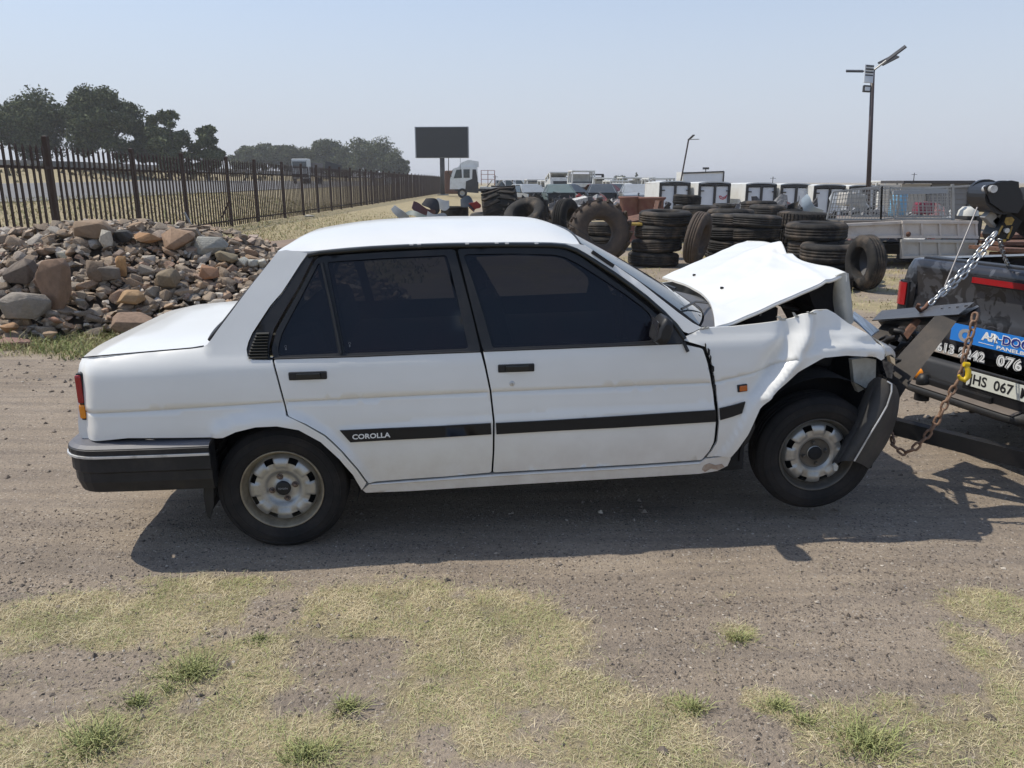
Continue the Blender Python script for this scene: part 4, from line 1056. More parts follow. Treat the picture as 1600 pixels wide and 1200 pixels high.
b = MB(); fr_ = [[at_v(x, y, v) for x, y, v in r] for r in (((1332,497,.30),(1333,490,.5),(1334,486,.7)), ((1345,508,.28),(1350,503,.5),(1354,500,.7)), ((1362,524,.26),(1368,519,.5),(1374,516,.7)))]
b.slab([[tuple(p) for p in r] for r in resample(np.array(fr_), 7, 7)], (0, 0, -.008)); b.build('slam_panel', mat('blue_grey_panel', (.42,.52,.62), .4, var=.5, scale=14, col2=(.10,.12,.15)), car)
b = MB(); e = [at_v(x, y, .08) for x, y in ((1377,553),(1392,556),(1396,575),(1394,592),(1386,590),(1380,572))]; b.prism(e, (0, .22, 0)); b.build('headlamp_shell', mat('smashed_lamp', (.16,.18,.24), .15, metal=.8, var=.8, scale=40, col2=(.02,.02,.03)), car)
b = MB(); e = [at_v(x, y, .03) for x, y in ((1390,556),(1398,560),(1399,571),(1393,566))]; b.prism(e, (0, .03, 0)); b.build('corner_indicator', mat('clear_amber_shard', (.80,.62,.40), .3), car)
b = MB(); r = random.Random(3)
for k in range(30):
    p = at_v(r.uniform(1374, 1396), r.uniform(556, 612), r.uniform(.10, .5)); q = Vector(p) + Vector((r.uniform(-.04,.04), r.uniform(-.1,.1), r.uniform(-.06,.04)))
    if k % 3: b.beam(p, q, r.uniform(.008,.03), .006)
    else: b.tube([p, (Vector(p)+q)/2 + Vector((0,0,r.uniform(-.03,.03))), q], .005, 5)
b.build('torn_front_parts', M_dark, car)
b = MB(); e = [(at_v(x, y, .14)) for x, y in ((1352,592),(1366,585),(1370,605),(1366,640),(1356,668),(1350,640))]; b.prism(e, (0, .04, 0)); b.build('splash_guard', M_blk, car)
b = MB(); e = [at_v(x, y, .05) for x, y in ((1172,640),(1180,650),(1180,668),(1170,690),(1158,704),(1146,716),(1140,722),(1141,712),(1158,684))]; b.prism(e, (0, .10, 0)); b.build('wheel_arch_liner', M_blk, car)
# --- hanging front bumper: wrap-round end dropped, main bar across the nose
def slab_px(name, m, parent, rows, th): 
    b = MB(); b.slab([[tuple(p) for p in r] for r in resample(np.array([[at_v(*q) for q in r] for r in rows]), 16, 12)], th); return b.build(name, m, parent)
# near end as a thick bent bar. rows run from the top (nose) to the lower rear tip, columns across the bar face
fb = slab_px('front_bumper', mat('sunlit_scuffed_bumper', (.030,.031,.034), .55, spec=.35, var=.6, scale=6, col2=(.055,.053,.050), dirt=(.14,.12,.10), damt=.5, dscale=4, stretch=(1,1,1)), car, [  # base colour lifted to imitate the sunlit face; noise patches are scuffs and dirt
    ((1363,602,.02),(1376,592,-.04),(1392,597,-.085),(1401,605,-.055),(1406,622,.04)),
    ((1347,640,.02),(1362,628,-.045),(1385,634,-.090),(1396,641,-.06),(1401,654,.04)),
    ((1325,688,.02),(1341,674,-.045),(1361,676,-.088),(1377,681,-.06),(1386,692,.04)),
    ((1303,729,.03),(1314,721,-.03),(1334,721,-.06),(1349,727,-.05),(1358,733,.03))], (.0, .035, .0))
b = MB(); b.tube([at_v(x, y, v) for x, y, v in ((1386,596,-.082),(1393,600,-.092),(1393,612,-.098),(1386,634,-.098),(1374,655,-.099),(1361,676,-.097),(1347,700,-.085),(1335,720,-.072))], .0042, 6); b.build('chrome_strip', M_chrome, fb)
b = MB(); e = [at_v(x, y, -.02) for x, y in ((1302,727),(1306,724),(1310,728),(1308,736),(1303,736))]; b.prism(e, (0, .012, 0)); b.build('mounting_tab', M_primer, fb)
path = [((at_v(1380, 610, .03)[0] + .02 - .02*k, .12+.21*k, at_v(1385, 610, .03)[2]-.0), (1, 0, 0)) for k in range(7)]
sweep('bumper_bar', M_bump, fb, path, [(0, .06), (.02, .05), (.03, .0), (.03, -.05), (.02, -.07), (0, -.07)])
b = MB(); e = [at_v(x, y, .05) for x, y in ((1345,733),(1366,716),(1362,731),(1354,734))]; b.prism(e, (0, .05, 0)); b.build('bumper_skirt', M_blk, fb)

# --- door furniture
M_strip = mat('black_side_moulding', (.007,.008,.011), .42, spec=.35, var=.3, scale=10)
def strip(par, px, th=.010):
    return panel('side_moulding', M_strip, par, spx(px), thick=th, step=.04, surf=lambda s, z: YC - hw(s, z, True) - .009)
st1 = strip(rear_door, [(531.5,671.5),(600,668),(680,664.8),(766.5,660),(767.5,677),(680,682.5),(600,686.5),(548,689.5)])
strip(front_door, [(774.5,660),(860,655.5),(960,649.5),(1060,643),(1117,639.5),(1116.5,657.5),(1060,661),(960,667),(860,672),(775.5,677)])
strip(wing, [(1123,637),(1142,632.5),(1163.5,627),(1158,644.5),(1142,650),(1124,655)])
(s0, z0), (s1, z1) = side(551, 684.5), side(610, 681)
place_text('badge_lettering', 'COROLLA', .031, M_white, st1, (s0, YC-hw(s0, z0)-.0105, z0), (s1-s0, -.0, z1-z0), (0, 0, 1), .001, .0007, width=math.hypot(s1-s0, z1-z0))
def handle(par, x0, x1, y):
    (a, za), (c, zc_) = side(x0, y+1), side(x1, y-1); v = YC-hw((a+c)/2, za); L = c-a
    t = math.atan2(zc_-za, c-a); ctr = ((a+c)/2, v-.006, (za+zc_)/2)
    # recess dish under the handle
    b = MB(); b.box((ctr[0], v+.010, ctr[2]), (L, .034, .036), (0, -t, 0), .006); h = b.build('door_handle', M_blk, par)
    b = MB(); b.box((ctr[0]+.004, v-.012, ctr[2]+.001), (L*.62, .012, .022), (0, -t, 0), .003); b.build('handle_paddle', M_blkrail, h)
    # pressed scoop
    P = []
    for i in range(3):
        tt = i/2; P.append([(a+.02+(L-.03)*k/8 , v-.0012-.003*math.sin(tt*math.pi), za-.018-.016*tt*(1-abs(k/4-1)**4)) for k in range(9)])
    b = MB(); b.slab(P, (0, .004, 0)); b.build('handle_scoop', M_paint, par)
handle(rear_door, 451, 511, 587); handle(front_door, 778, 835, 575)
s, z = side(800, 599.5); v = YC-hw(s, z)
b = MB(); b.lathe([(.0,-.004),(.008,-.005),(.011,-.003),(.013,.002)], 20, 'y', c=(s, v, z)); lk = b.build('door_lock', M_chrome, front_door); 
b = MB(); b.box((s, v-.0055, z), (.0015, .001, .008)); b.build('keyhole', M_dark, lk)
s, z = side(1160, 606.5); v = YC-hw(s, z)
b = MB(); b.box((s, v, z), (.046, .016, .034), (0, -.1, 0), .004); sm_ = b.build('side_marker', M_blk, wing)
b = MB(); b.box((s+.003, v-.005, z), (.036, .014, .026), (0, -.1, 0), .004); b.build('marker_lens', M_orange, sm_)
# door mirror
mv = YC - hw(*side(1040, 520)) - .02
b = MB()
outer = [(1024,532),(1029,512),(1038,498),(1043,495),(1051,502),(1052,514),(1046,531),(1040,538),(1030,540)]
e = [at_v(x, y, mv-.13) for x, y in outer]; 
cx = sum(p[0] for p in e)/9; cz = sum(p[2] for p in e)/9
P = []
for k, (sc, dv) in enumerate(((.55, .0), (.9, .006), (1.0, .03), (1.0, .12), (.8, .15))):
    P.append([(cx+(p[0]-cx)*sc + .0*k, mv-.15+dv, cz+(p[2]-cz)*sc) for p in e + e[:1]])
b.grid(P, True); b.add(P[0][:-1], [tuple(range(9))]); b.add(P[-1][:-1], [tuple(range(9))]); dm = b.build('door_mirror', M_blk, front_door)
b = MB(); 
q = [(cx-.033, mv-.135, cz-.045), (cx-.029, mv-.135, cz+.040), (cx-.022, mv-.01, cz+.045), (cx-.026, mv-.01, cz-.05)]; b.prism(q, (-.004, 0, 0)); b.build('mirror_glass', mat('mirror_glass', (.08,.08,.09), .06, metal=.6), dm)
b = MB(); b.beam((cx+.02, mv+.0, cz-.02), (cx+.04, mv+.06, cz-.03), .05, .04); b.build('mirror_arm', M_blk, dm)
# small etched glass marks
for x, y in ((446,545),(546,540)):
    s, z = side(x, y); o = MB(); v = YC-hw(s, z, False)+.0105
    o.lathe([(.004,0),(.0055,0)], 14, 'y', c=(s, v, z+.008)); o.box((s, v, z-.008), (.006, .0008, .016)); o.build('glass_mark', mat('etched_mark', (.16,.17,.19), .6), rear_door)
# ================================================================== PALISADE FENCE
M_fence = mat('brown_painted_steel', (.034,.019,.014), .6, spec=.3, var=.5, scale=6, col2=(.050,.026,.018))
fence = thing('palisade_fence', 'long dark brown palisade fence of steel pickets running off towards the billboard', 'fence', (-10.5, 8, 0))
def y_from_px(px, X, z):
    zc = X * FPX / (px - 800); return (zc - (CAM_H - z)*SP) / CP
PX_POST = [72, 205, 283, 353, 397, 440, 470, 494, 515, 530, 547, 562.5, 571.5, 580, 589]
YP = [y_from_px(p, -10.5, 2.4) for p in PX_POST]
YP = [YP[0]-12.4, YP[0]-9.3, YP[0]-6.2, YP[0]-3.1] + YP
while YP[-1] < 120: YP.append(YP[-1] + 3.05)
def cheap_box(cx, cy, x, y, h, pt=0):
    v = [(cx-x, cy-y, 0), (cx+x, cy-y, 0), (cx+x, cy+y, 0), (cx-x, cy+y, 0), (cx-x, cy-y, h), (cx+x, cy-y, h), (cx+x, cy+y, h), (cx-x, cy+y, h), (cx, cy, h+pt)]
    f = [(0,1,5,4), (1,2,6,5), (2,3,7,6), (3,0,4,7), (4,5,8), (5,6,8), (6,7,8), (7,4,8)]
    return v, f
post_me = MB().add(*cheap_box(0, 0, .055, .055, 2.52, .02)).mesh('post'); post_me.materials.append(M_fence)
pick_me = MB().add(*cheap_box(0, 0, .014, .033, 2.30, .09)).mesh('picket'); pick_me.materials.append(M_fence)
cnt = 0; far_p = MB()
fr = random.Random(4)
for i, y in enumerate(YP):
    z = ground_z(-10.5, y); o = link('post', post_me, fence); o.location = (0, y-8, z-.02)
    if i == 4: o.scale.z = 1.04
    if i+1 < len(YP):
        y1 = YP[i+1]; z1 = ground_z(-10.5, y1); sp_ = y1-y
        for zz in (.22, 1.92):
            b = MB(); b.beam((.03, y-8+.07, z+zz), (.03, y1-8-.07, z1+zz), .035, .055); b.build('rail', M_fence, fence, fix=False)
        npk = max(8, int(round(sp_/.235)))
        for k in range(1, npk):
            yy = y + sp_*k/npk; zz = z + (z1-z)*k/npk
            if i >= 3 and cnt < 300:
                p = link('picket', pick_me, fence); p.location = (.055+fr.uniform(-.004,.004), yy-8, zz+.03); p.rotation_euler = (fr.uniform(-.012,.012), 0, 0); cnt += 1
            else:
                v, f = cheap_box(.055, yy-8, .014, .033, 2.30, .09); far_p.add([(a, b_, c+zz+.03) for a, b_, c in v], f)
po = far_p.build('picket', M_fence, fence, fix=False); po['kind'] = 'stuff'
# leaning stay behind the fence
for (px0, py0, px1, py1, Y) in ((288, 332, 299, 352, 24.6), (347, 340, 359, 312, 27.6)):
    b = MB(); b.beam(at_y(px0, py0, Y), at_y(px1, py1, Y), .05, .05); o = b.build('fence_stay', M_fence if px0 > 300 else mat('galvanised', (.38,.38,.37), .45, metal=.6, var=.4, scale=9), None)
    tag(o, 'thin grey bar leaning at the foot of the fence' if px0 < 300 else 'dark diagonal bar leaning against a fence post', 'bar')
M_galv = mat('galvanised', (.38,.38,.37), .45, metal=.6, var=.4, scale=9)

# ================================================================== TREES
M_leaf = [island_mat('leaf_dark', [(0, (.045,.062,.028)), (.6, (.088,.110,.050)), (1, (.16,.185,.090))]), island_mat('leaf_olive', [(0, (.052,.068,.032)), (.6, (.095,.115,.055)), (1, (.17,.185,.10))])]
M_bark = mat('bark', (.13,.10,.08), .9, var=.5, scale=3)
def tree(px, Y, w, top, seed, label, base=None, nclump=46, leafs=190, ls=.34, mi=0, shape='round', group=None, name='broadleaf_tree'):
    c = at_y(px, 284, Y); x = c.x; z0 = ground_z(x, Y) if base is None else base; Ht = top - z0
    r = random.Random(seed); q = np.random.RandomState(seed)
    t = thing(name, label, 'tree', (x, Y, z0), 0, group)
    b = MB(); b.tube([(0,0,-.2), (.1,0,Ht*.2), (-.1,.1,Ht*.42), (0,0,Ht*.62)], [w*.030, w*.024, w*.018, w*.008], 8)
    cl = []
    for k in range(nclump):
        for _ in range(40):
            u = q.uniform(-1, 1, 3)
            if np.linalg.norm(u) < 1 and np.linalg.norm(u) > .25: break
        if shape == 'cone': h = q.uniform(0, 1)**1.3; a = q.uniform(0, 6.28); rr_ = (1-h)*.5*w*q.uniform(.5, 1); p = np.array([rr_*math.cos(a), rr_*math.sin(a), Ht*(.12+.85*h)])
        else: p = np.array([u[0]*w*.44, u[1]*w*.44, Ht*(.56 + .40*u[2])])
        cl.append((p, r.uniform(.08, .155)*w if shape != 'cone' else .10*w*(1.3-h)))
    for p, rad in cl[::3]:
        m = Vector((p[0]*.3, p[1]*.3, Ht*.38)); b.tube([(0, 0, Ht*r.uniform(.22, .45)), m.lerp(Vector(p), .4), Vector(p)], [w*.012, w*.008, w*.003], 5)
    b.build('trunk', M_bark, t)
    V = []; 
    for p, rad in cl:
        n = int(2.0*leafs * (rad/(.12*w))**2); d = q.normal(0, 1, (n, 3)); d /= np.linalg.norm(d, axis=1)[:,None]
        c0 = p + d * (rad * q.uniform(.35, 1.28, (n, 1))) * np.array([1, 1, .72]); a = q.normal(0, 1, (n, 3)); a /= np.linalg.norm(a, axis=1)[:,None]
        bb = np.cross(a, q.normal(0, 1, (n, 3))); bb /= np.linalg.norm(bb, axis=1)[:,None]; s = ls*.72*q.uniform(.5, 1.2, (n, 1))
        V.append(np.stack([c0-a*s, c0-bb*s*.5, c0+a*s, c0+bb*s*.5], 1))
    V = np.concatenate(V).reshape(-1, 3); F_ = np.arange(len(V)).reshape(-1, 4)
    link('crown', fast_mesh('crown', V, F_), t, M_leaf[mi]); return t
tree(52, 108, 13.5, 13.1, 1, 'wide dark tree at the left edge, first in the row behind the fence', nclump=70, leafs=200)
tree(-60, 112, 12, 12.0, 21, 'dark tree cut by the left edge of the photo, beyond the fence', nclump=50)
tree(174, 108, 9.6, 13.6, 2, 'tallest rounded tree behind the fence, second in the row', nclump=60, leafs=210)
tree(236, 112, 5.4, 10.6, 3, 'narrow lower tree between the tallest tree and the leaning one', nclump=26)
tree(266, 108, 6.4, 11.3, 31, 'bushy tree leaning right, third large one behind the fence', nclump=40)
tree(326, 110, 5.4, 9.4, 4, 'small rounded tree at the right end of the near row', nclump=36, leafs=160)
tree(292, 114, 3.4, 6.4, 41, 'low shrubby tree between the leaning tree and the small rounded one', nclump=18)
FT = 'hazy trees beyond the highway'
for (px, Y, w, top, lab) in [(385, 230, 9, 11.2, 'pale hazy tree at the left end of the far tree line'), (412, 226, 11, 12.6, 'hazy tree with a knobbly top left of the highway truck'), (446, 232, 11, 12.0, 'hazy tree right behind the cab of the highway truck'),
        (478, 235, 10, 11.6, 'hazy tree above the tipper body of the highway truck'), (512, 228, 12, 13.4, 'hazy tree with a tall ragged crown in the middle of the far line'), (540, 225, 9, 11.4, 'hazy tree between the ragged crown and the big dome'),
        (582, 222, 17, 13.6, 'big dome shaped hazy tree towards the right end of the far line'), (620, 224, 8.5, 9.6, 'lower hazy tree at the right end of the far line')]:
    tree(px, Y, w, top, int(px), lab, nclump=56, leafs=110, ls=.5, mi=1, group=FT)
tree(994, 300, 4.4, 5.2, 77, 'small cone shaped conifer alone on the horizon behind the wrecks', nclump=30, leafs=60, ls=.35, shape='cone', name='conifer')
tree(966, 320, 9, 3.6, 78, 'low far tree on the horizon left of the conifer', nclump=14, leafs=50, ls=.5, mi=1)
# scrub under the trees along the embankment
V = []; q = np.random.RandomState(9)
n = 9000; X = q.uniform(-110, -47, n); Y = q.uniform(60, 180, n); k = fbm(X*.2, Y*.2, 6) > .47; X, Y = X[k], Y[k]; n = len(X)
grass_obj('scrub', [blades(X, Y, q.uniform(.3, 1.1, n), q.uniform(.15, .4, n), .8, 9)], island_mat('scrub', [(0, (.05,.05,.03)), (.6, (.13,.115,.06)), (1, (.22,.18,.10))]), kind='stuff')

# ================================================================== HIGHWAY THINGS
M_conc = mat('concrete', (.30,.29,.27), .9, var=.4, scale=1.2)
b = MB(); ys = np.linspace(20, 300, 60); zs = HT(np.full(60, -60.5), ys)
for i in range(59): b.beam((0, ys[i], zs[i]+.45), (0, ys[i+1], zs[i+1]+.45), .25, .95)
o = b.build('concrete_barrier', M_conc, None); o.location.x = -60.5; tag(o, 'grey concrete barrier along the raised carriageway beneath the trees', 'barrier')
M_wpaint = mat('weathered_white_paint', (.62,.63,.61), .5, var=.35, scale=3, dirt=(.28,.24,.19), damt=.5, dscale=2)
M_wpaint2 = mat('white_truck_paint', (.72,.75,.76), .4, var=.2, scale=2, dirt=(.35,.32,.28), damt=.4, dscale=2)
M_dglass = mat('dusty_dark_glass', (.05,.065,.07), .15, var=.4, scale=3, dirt=(.20,.19,.17), damt=.4)
M_pane = mat('sky_toned_pane', (.66,.70,.76), .22, var=.2, scale=1.5)  # pale blue-grey imitates sky seen in the panes, painted as base colour
M_mdark = mat('dark_metal', (.03,.03,.033), .6, var=.5, scale=5, dirt=(.10,.08,.06), damt=.4)
M_green = mat('windscreen_greenish', (.055,.085,.08), .12, var=.4, scale=2, dirt=(.22,.23,.20), damt=.4, dscale=2)
def wheel_simple(parent, c, r=.5, w=.28, axis='y', name='wheel', rim=None):
    b = MB(); b.lathe([(r*.55,0),(r*.62,-.01),(r*.93,-.0),(r,.04),(r,w-.04),(r*.93,w),(r*.55,w)], 28, axis, c=c, close=True); o = b.build(name, M_tyre, parent)
    b = MB(); b.lathe([(.0,.08),(r*.2,.06),(r*.25,.11),(r*.54,.10),(r*.56,.0)], 24, axis, c=c); b.build('rim', rim or M_rim, o); return o
hp = at_y(468, 262, 120); hz = ground_z(hp.x, 120) + .06
ht = thing('tipper_truck', 'white cabbed truck with a dark tipper body driving on the highway beyond the fence', 'truck', (hp.x, 120, hz), R(0))
b = MB(); b.box((0, 1.1, 2.2), (2.4, 2.1, 2.9), ch=.15); cb = b.build('cab', M_wpaint, ht)
b = MB(); b.box((0, .03, 2.75), (2.1, .06, 1.0), ch=.02); b.build('windscreen', M_dglass, cb)
b = MB(); b.box((0, -.0, 1.2), (2.2, .1, .5)); b.build('bumper', M_mdark, cb)
b = MB(); b.box((0, 6.5, 2.4), (2.5, 6.6, 1.5), ch=.05); b.build('tipper_body', mat('tipper_steel', (.10,.085,.08), .7, var=.4), ht)
b = MB(); b.box((3.6, 6.6, 2.5), (2.6, .3, 1.3), (0, .25, 0)); b.build('tailboard', M_mdark, ht)
for y in (1.0, 5.6, 7.0, 8.6):
    for x in (-1.2, .95): wheel_simple(ht, (x, y, .5), .5, .28, 'x')
for px_, lab in ((610, 'small white car just visible over the far end of the fence'),):
    p = at_y(px_, 268, 150); o = MB(); o.box((0, 0, .5), (4.2, 1.7, .6), ch=.1); o.box((.1, 0, 1.0), (2.2, 1.5, .5), ch=.15); v = thing('passing_car', lab, 'car', (p.x, 150, ground_z(p.x, 150)+.1), R(80)); o.build('body', M_wpaint2, v)
# ================================================================== BILLBOARD
bp = at_y(692, 300, 101)
bb = thing('billboard', 'blank dark billboard on a single thick post at the end of the fence', 'billboard', (bp.x, 101, 0), R(-4))
b = MB(); b.lathe([(.0,0),(.34,0),(.30,4.8),(.0,4.8)], 20, 'z'); b.build('post', mat('billboard_post', (.07,.065,.06), .7, var=.5, scale=1), bb)
b = MB(); b.lathe([(.0,0),(.75,0),(.75,.12),(.0,.14)], 20, 'z'); b.build('foundation', M_conc, bb)
b = MB(); b.box((.05, -.15, 6.42), (6.75, .5, 3.75), ch=.03); b.build('frame', mat('billboard_edge', (.34,.36,.38), .5, metal=.4), bb)
b = MB(); b.box((.08, -.43, 6.40), (6.50, .06, 3.60)); b.build('panel', mat('billboard_face', (.016,.019,.022), .6, var=.3, scale=1), bb)

# ================================================================== WHITE TRUCK AND FAR WRECKS
tp_ = at_y(703, 300, 84)
wt = thing('cab_chassis_truck', 'white wrecked truck cab with a roof deflector on bare chassis right of the billboard post', 'truck', (tp_.x, 84, 0), R(4))
prof_ = [(0,.9),(.05,1.9),(.45,3.0),(1.0,3.15),(2.9,3.15),(3.0,1.2),(2.5,.9)]
b = MB(); b.prism([(x, -1.15, z) for x, z in prof_], (0, 2.3, 0)); cb = b.build('cab', M_wpaint2, wt)
b = MB(); b.prism([(x, -1.0, z) for x, z in [(.9,3.16),(1.3,3.6),(2.0,3.85),(3.05,3.7),(3.05,3.16)]], (0, 2.0, 0)); b.build('roof_deflector', M_wpaint2, cb)
for e in ([(.42,2.0),(.72,2.85),(1.25,2.9),(1.3,2.05)], [(1.45,2.05),(1.45,2.9),(2.1,2.9),(2.1,2.05)]):
    b = MB(); b.prism([(x, -1.17, z) for x, z in e], (0, .04, 0)); b.build('side_window', M_dglass, cb)
b = MB(); b.prism([(.04,-1.0,2.0),(.41,-1.0,2.95),(.41,1.0,2.95),(.04,1.0,2.0)], (-.03,0,.01)); b.build('windscreen', M_dglass, cb)
b = MB(); b.prism([(x, -1.18, z) for x, z in [(1.6,.6),(1.7,1.7),(2.5,2.0),(3.0,1.6),(3.0,.5)]], (0, .05, 0)); b.build('wheel_arch', M_mdark, cb)
b = MB(); b.prism([(x, -1.185, z) for x, z in [(2.35,2.0),(2.4,2.9),(2.75,2.9),(2.9,2.0),(2.9,1.2),(2.6,1.2)]], (0, .05, 0)); b.build('door_gap', M_mdark, cb)
b = MB(); b.tube([(.2,-1.2,2.2),(-.1,-1.45,2.5),(-.05,-1.45,4.1)], .04, 6); b.tube([(1.1,-1.2,2.0),(1.15,-1.25,4.0)], .02, 6); b.build('mirror_bracket', M_mdark, cb)
b = MB(); b.beam((.5,-.45,.85), (8.2,-.45,.75), .12, .28); b.beam((.5,.45,.85), (8.2,.45,.75), .12, .28); b.build('chassis', M_mdark, wt)
b = MB(); b.box((5.9, 0, 1.15), (3.0, 2.0, .16), (0, .03, 0)); b.box((7.6, 0, .8), (2.4, 2.2, .5)); b.build('load_floor', M_mdark, wt)
b = MB(); 
for x in (3.3, 4.0, 4.7):
    b.beam((x, -1, 1.3), (x, -1, 2.8), .07, .07)
for z in (1.9, 2.4, 2.8): b.beam((3.3, -1, z), (4.7, -1, z), .05, .05)
b.build('red_rack', mat('faded_red_steel', (.28,.09,.07), .7, var=.5), wt)
for x in (1.3, 6.2, 7.4): wheel_simple(wt, (x, -1.2, .5), .5)
p = at_y(696, 290, 92); o = MB(); o.box((0,0,1.6), (1.6,2.2,2.6), ch=.2); o.box((.3,-.9,2.5), (.7,.6,.6), ch=.1); v = thing('red_wrecked_cab', 'rusty red truck cab half hidden behind the white truck', 'truck cab', (p.x+.8, 92, 0)); o.build('body', M_rust, v)

def wreck(px, Y, rz, paint, label, w=1.66, glass=None, open_front=True, h=1.36, group='scrapped cars in the yard row'):
    """stripped car seen nose-on: cabin, screen, side glass, empty engine bay with the wheels off"""
    p = at_y(px, 300, Y); t = thing('scrapped_car', label, 'scrapped car', (p.x, Y, .12), rz, group)
    g = glass or M_green
    # local: nose at -y
    P = []
    for (y, z, hw_, bz) in [(.95,.92,.80,.30),(1.02,.94,.80,.3),(1.65,h-.05,.60,.3),(1.8,h,.58,.3),(2.9,h-.01,.58,.3),(3.5,.98,.70,.3),(4.2,.95,.74,.32),(4.3,.5,.72,.35)]:
        k = w/1.66; P.append([(-hw_*k, y, z), (-hw_*k*.9, y, z+.03), (hw_*k*.9, y, z+.03), (hw_*k, y, z)])
    b = MB(); b.slab(P, (0, 0, -.03), False)
    b2 = w/2
    for sgn in (-1, 1):
        b.prism([(sgn*b2, 0.25, .85), (sgn*b2, .95, .90), (sgn*b2, 3.6, .95), (sgn*b2, 4.3, .92), (sgn*b2, 4.3, .3), (sgn*b2, 3.9, .25), (sgn*b2, 1.3, .22), (sgn*b2, 1.2, .45), (sgn*b2, .9, .6), (sgn*b2, .55, .55), (sgn*b2, .35, .35), (sgn*b2, .1, .4)], (-sgn*.06, 0, 0))
        b.beam((sgn*b2*.97, 1.0, .93), (sgn*b2*.74, 1.68, h-.04), .05, .05); b.beam((sgn*b2*.97, 2.3, .93), (sgn*b2*.72, 2.35, h-.03), .08, .05)
    body = b.build('body', paint, t)
    b = MB(); b.prism([(-.76*w/1.66, 1.0, .935), (.76*w/1.66, 1.0, .935), (.57*w/1.66, 1.62, h-.06), (-.57*w/1.66, 1.62, h-.06)], (0, -.012, .012)); b.build('windscreen', g, t)
    for sgn in (-1, 1):
        b = MB(); b.prism([(sgn*b2*.955, 1.25, .95), (sgn*b2*.955, 2.25, .95), (sgn*b2*.73, 2.3, h-.06), (sgn*b2*.73, 1.75, h-.06)], (sgn*.01, 0, 0)); b.build('side_window', M_dglass, t)
    b = MB(); b.box((0, 1.0, .62), (w*.9, .06, .55)); b.box((0, .7, .45), (w*.6, .6, .35), ch=.05); rr_ = random.Random(int(px))
    for k in range(10):
        a = Vector((rr_.uniform(-.6,.6), rr_.uniform(.0,.9), rr_.uniform(.35,.95))); b.beam(a, a+Vector((rr_.uniform(-.4,.4), rr_.uniform(-.2,.3), rr_.uniform(-.2,.2))), .05, .04)
    b.build('engine_bay', M_mdark, t)
    if not open_front:
        b = MB(); b.slab([[(-.78*w/1.66, y, z), (0, y, z+.03), (.78*w/1.66, y, z)] for y, z in ((.98,.93),(.5,.90),(.05,.82),(.0,.6))], (0,0,-.02), False); b.build('bonnet', paint, t)
    return t
M_c1 = mat('pale_silver_paint', (.36,.38,.39), .4, metal=.3, var=.3, dirt=(.28,.24,.2), damt=.5); M_c2 = mat('dull_green_grey_paint', (.12,.16,.155), .45, var=.4, dirt=(.25,.22,.18), damt=.4)
M_c3 = mat('dark_slate_paint', (.045,.055,.065), .4, var=.4, dirt=(.2,.18,.15), damt=.4); M_c4 = mat('dull_maroon_paint', (.10,.035,.04), .45, var=.4); M_c5 = mat('chalky_white_paint', (.60,.61,.60), .55, var=.3, dirt=(.3,.26,.2), damt=.5)
wreck(849, 44, R(25), M_c1, 'silver hatchback shell at the left end of the wreck row')
wreck(880, 42, R(4), M_c2, 'green-grey wreck with a wide dusty windscreen and no bonnet')
wreck(921, 45, R(38), M_c3, 'slate coloured wreck turned sideways between two windscreens')
wreck(943, 42, R(-3), M_c3, 'dark wreck with a pale windscreen and empty engine bay before the white cabs', glass=M_c1)
wreck(968, 46, R(22), M_c4, 'maroon wreck squeezed left of the silver one')
wreck(978, 48, R(20), M_c3, 'dark wreck half hidden behind the maroon one')
wreck(999, 42, R(-2), M_c1, 'silver wreck beside the first white canopy', open_front=False)
for px_, Y_, rz_, m_, l_ in ((822, 92, 80, M_c5, 'far white van left of the wreck row'), (838, 92, 80, M_c5, 'far white pickup shell just left of the wreck row'), (806, 96, 85, M_c5, 'far white shell behind the white truck chassis'),
        (952, 88, 60, M_c5, 'white shell far behind the dark wrecks'), (968, 90, 30, M_c5, 'far white bonnetless car behind the maroon wreck'), (1014, 62, 60, M_c5, 'white van shell behind the first canopy'), (1580, 44, 60, M_c5, 'pale wreck at the right edge behind the boom'), (1545, 46, 95, M_c1, 'grey wreck right of the grey shed'), (1596, 40, 100, M_c2, 'greenish wreck cut by the right edge')):
    wreck(px_, Y_, R(rz_), m_, l_, h=1.75 if Y_ > 80 else 1.4, group='far scrapped vehicles')
def truck_cab(px, Y, rz, z, label, w=2.2, d=1.9, h=2.0, tilt=0, m=None):
    m = m or M_wpaint; p = at_y(px, 290, Y); t = thing('truck_cab', label, 'truck cab', (p.x, Y, z), rz, 'scrapped truck cabs'); t.rotation_euler.x = tilt
    b = MB(); b.box((0, 0, .45), (w, d, .9), ch=.05); b.box((0, 0, h-.06), (w*.95, d*.9, .14), ch=.05)
    for x in (-1, 1):
        for y in (-1, .1, 1): b.beam((x*w*.47, y*d*.46, .85), (x*w*.44, y*d*.40, h-.05), .11, .11)
    b.box((0, d*.47, h*.6), (w*.9, .06, h*.5)); b.build('shell', m, t)
    b = MB(); b.box((0, -d*.5, .35), (w*.7, .06, .35)); b.build('grille', M_mdark, t)
    b = MB(); b.box((0, 0, .95), (w*.8, d*.7, .12)); b.build('dashboard', M_mdark, t); return t
truck_cab(908, 74, R(8), .65, 'large white truck cab with empty window openings, tallest behind the wrecks', 2.3, 2.0, 2.0)
truck_cab(886, 77, R(-20), .8, 'cream truck cab shell left of the tallest cab', 1.7, 1.5, 1.55, m=mat('cream_cab_paint', (.52,.50,.40), .5, var=.3))
truck_cab(872, 76, R(15), .9, 'white cab shell tipped backwards on the heap of cabs', 2.0, 1.7, 1.5, tilt=R(-22))
truck_cab(857, 80, R(30), .2, 'low white cab shell at the left end of the heap of cabs', 1.9, 1.6, 1.6)
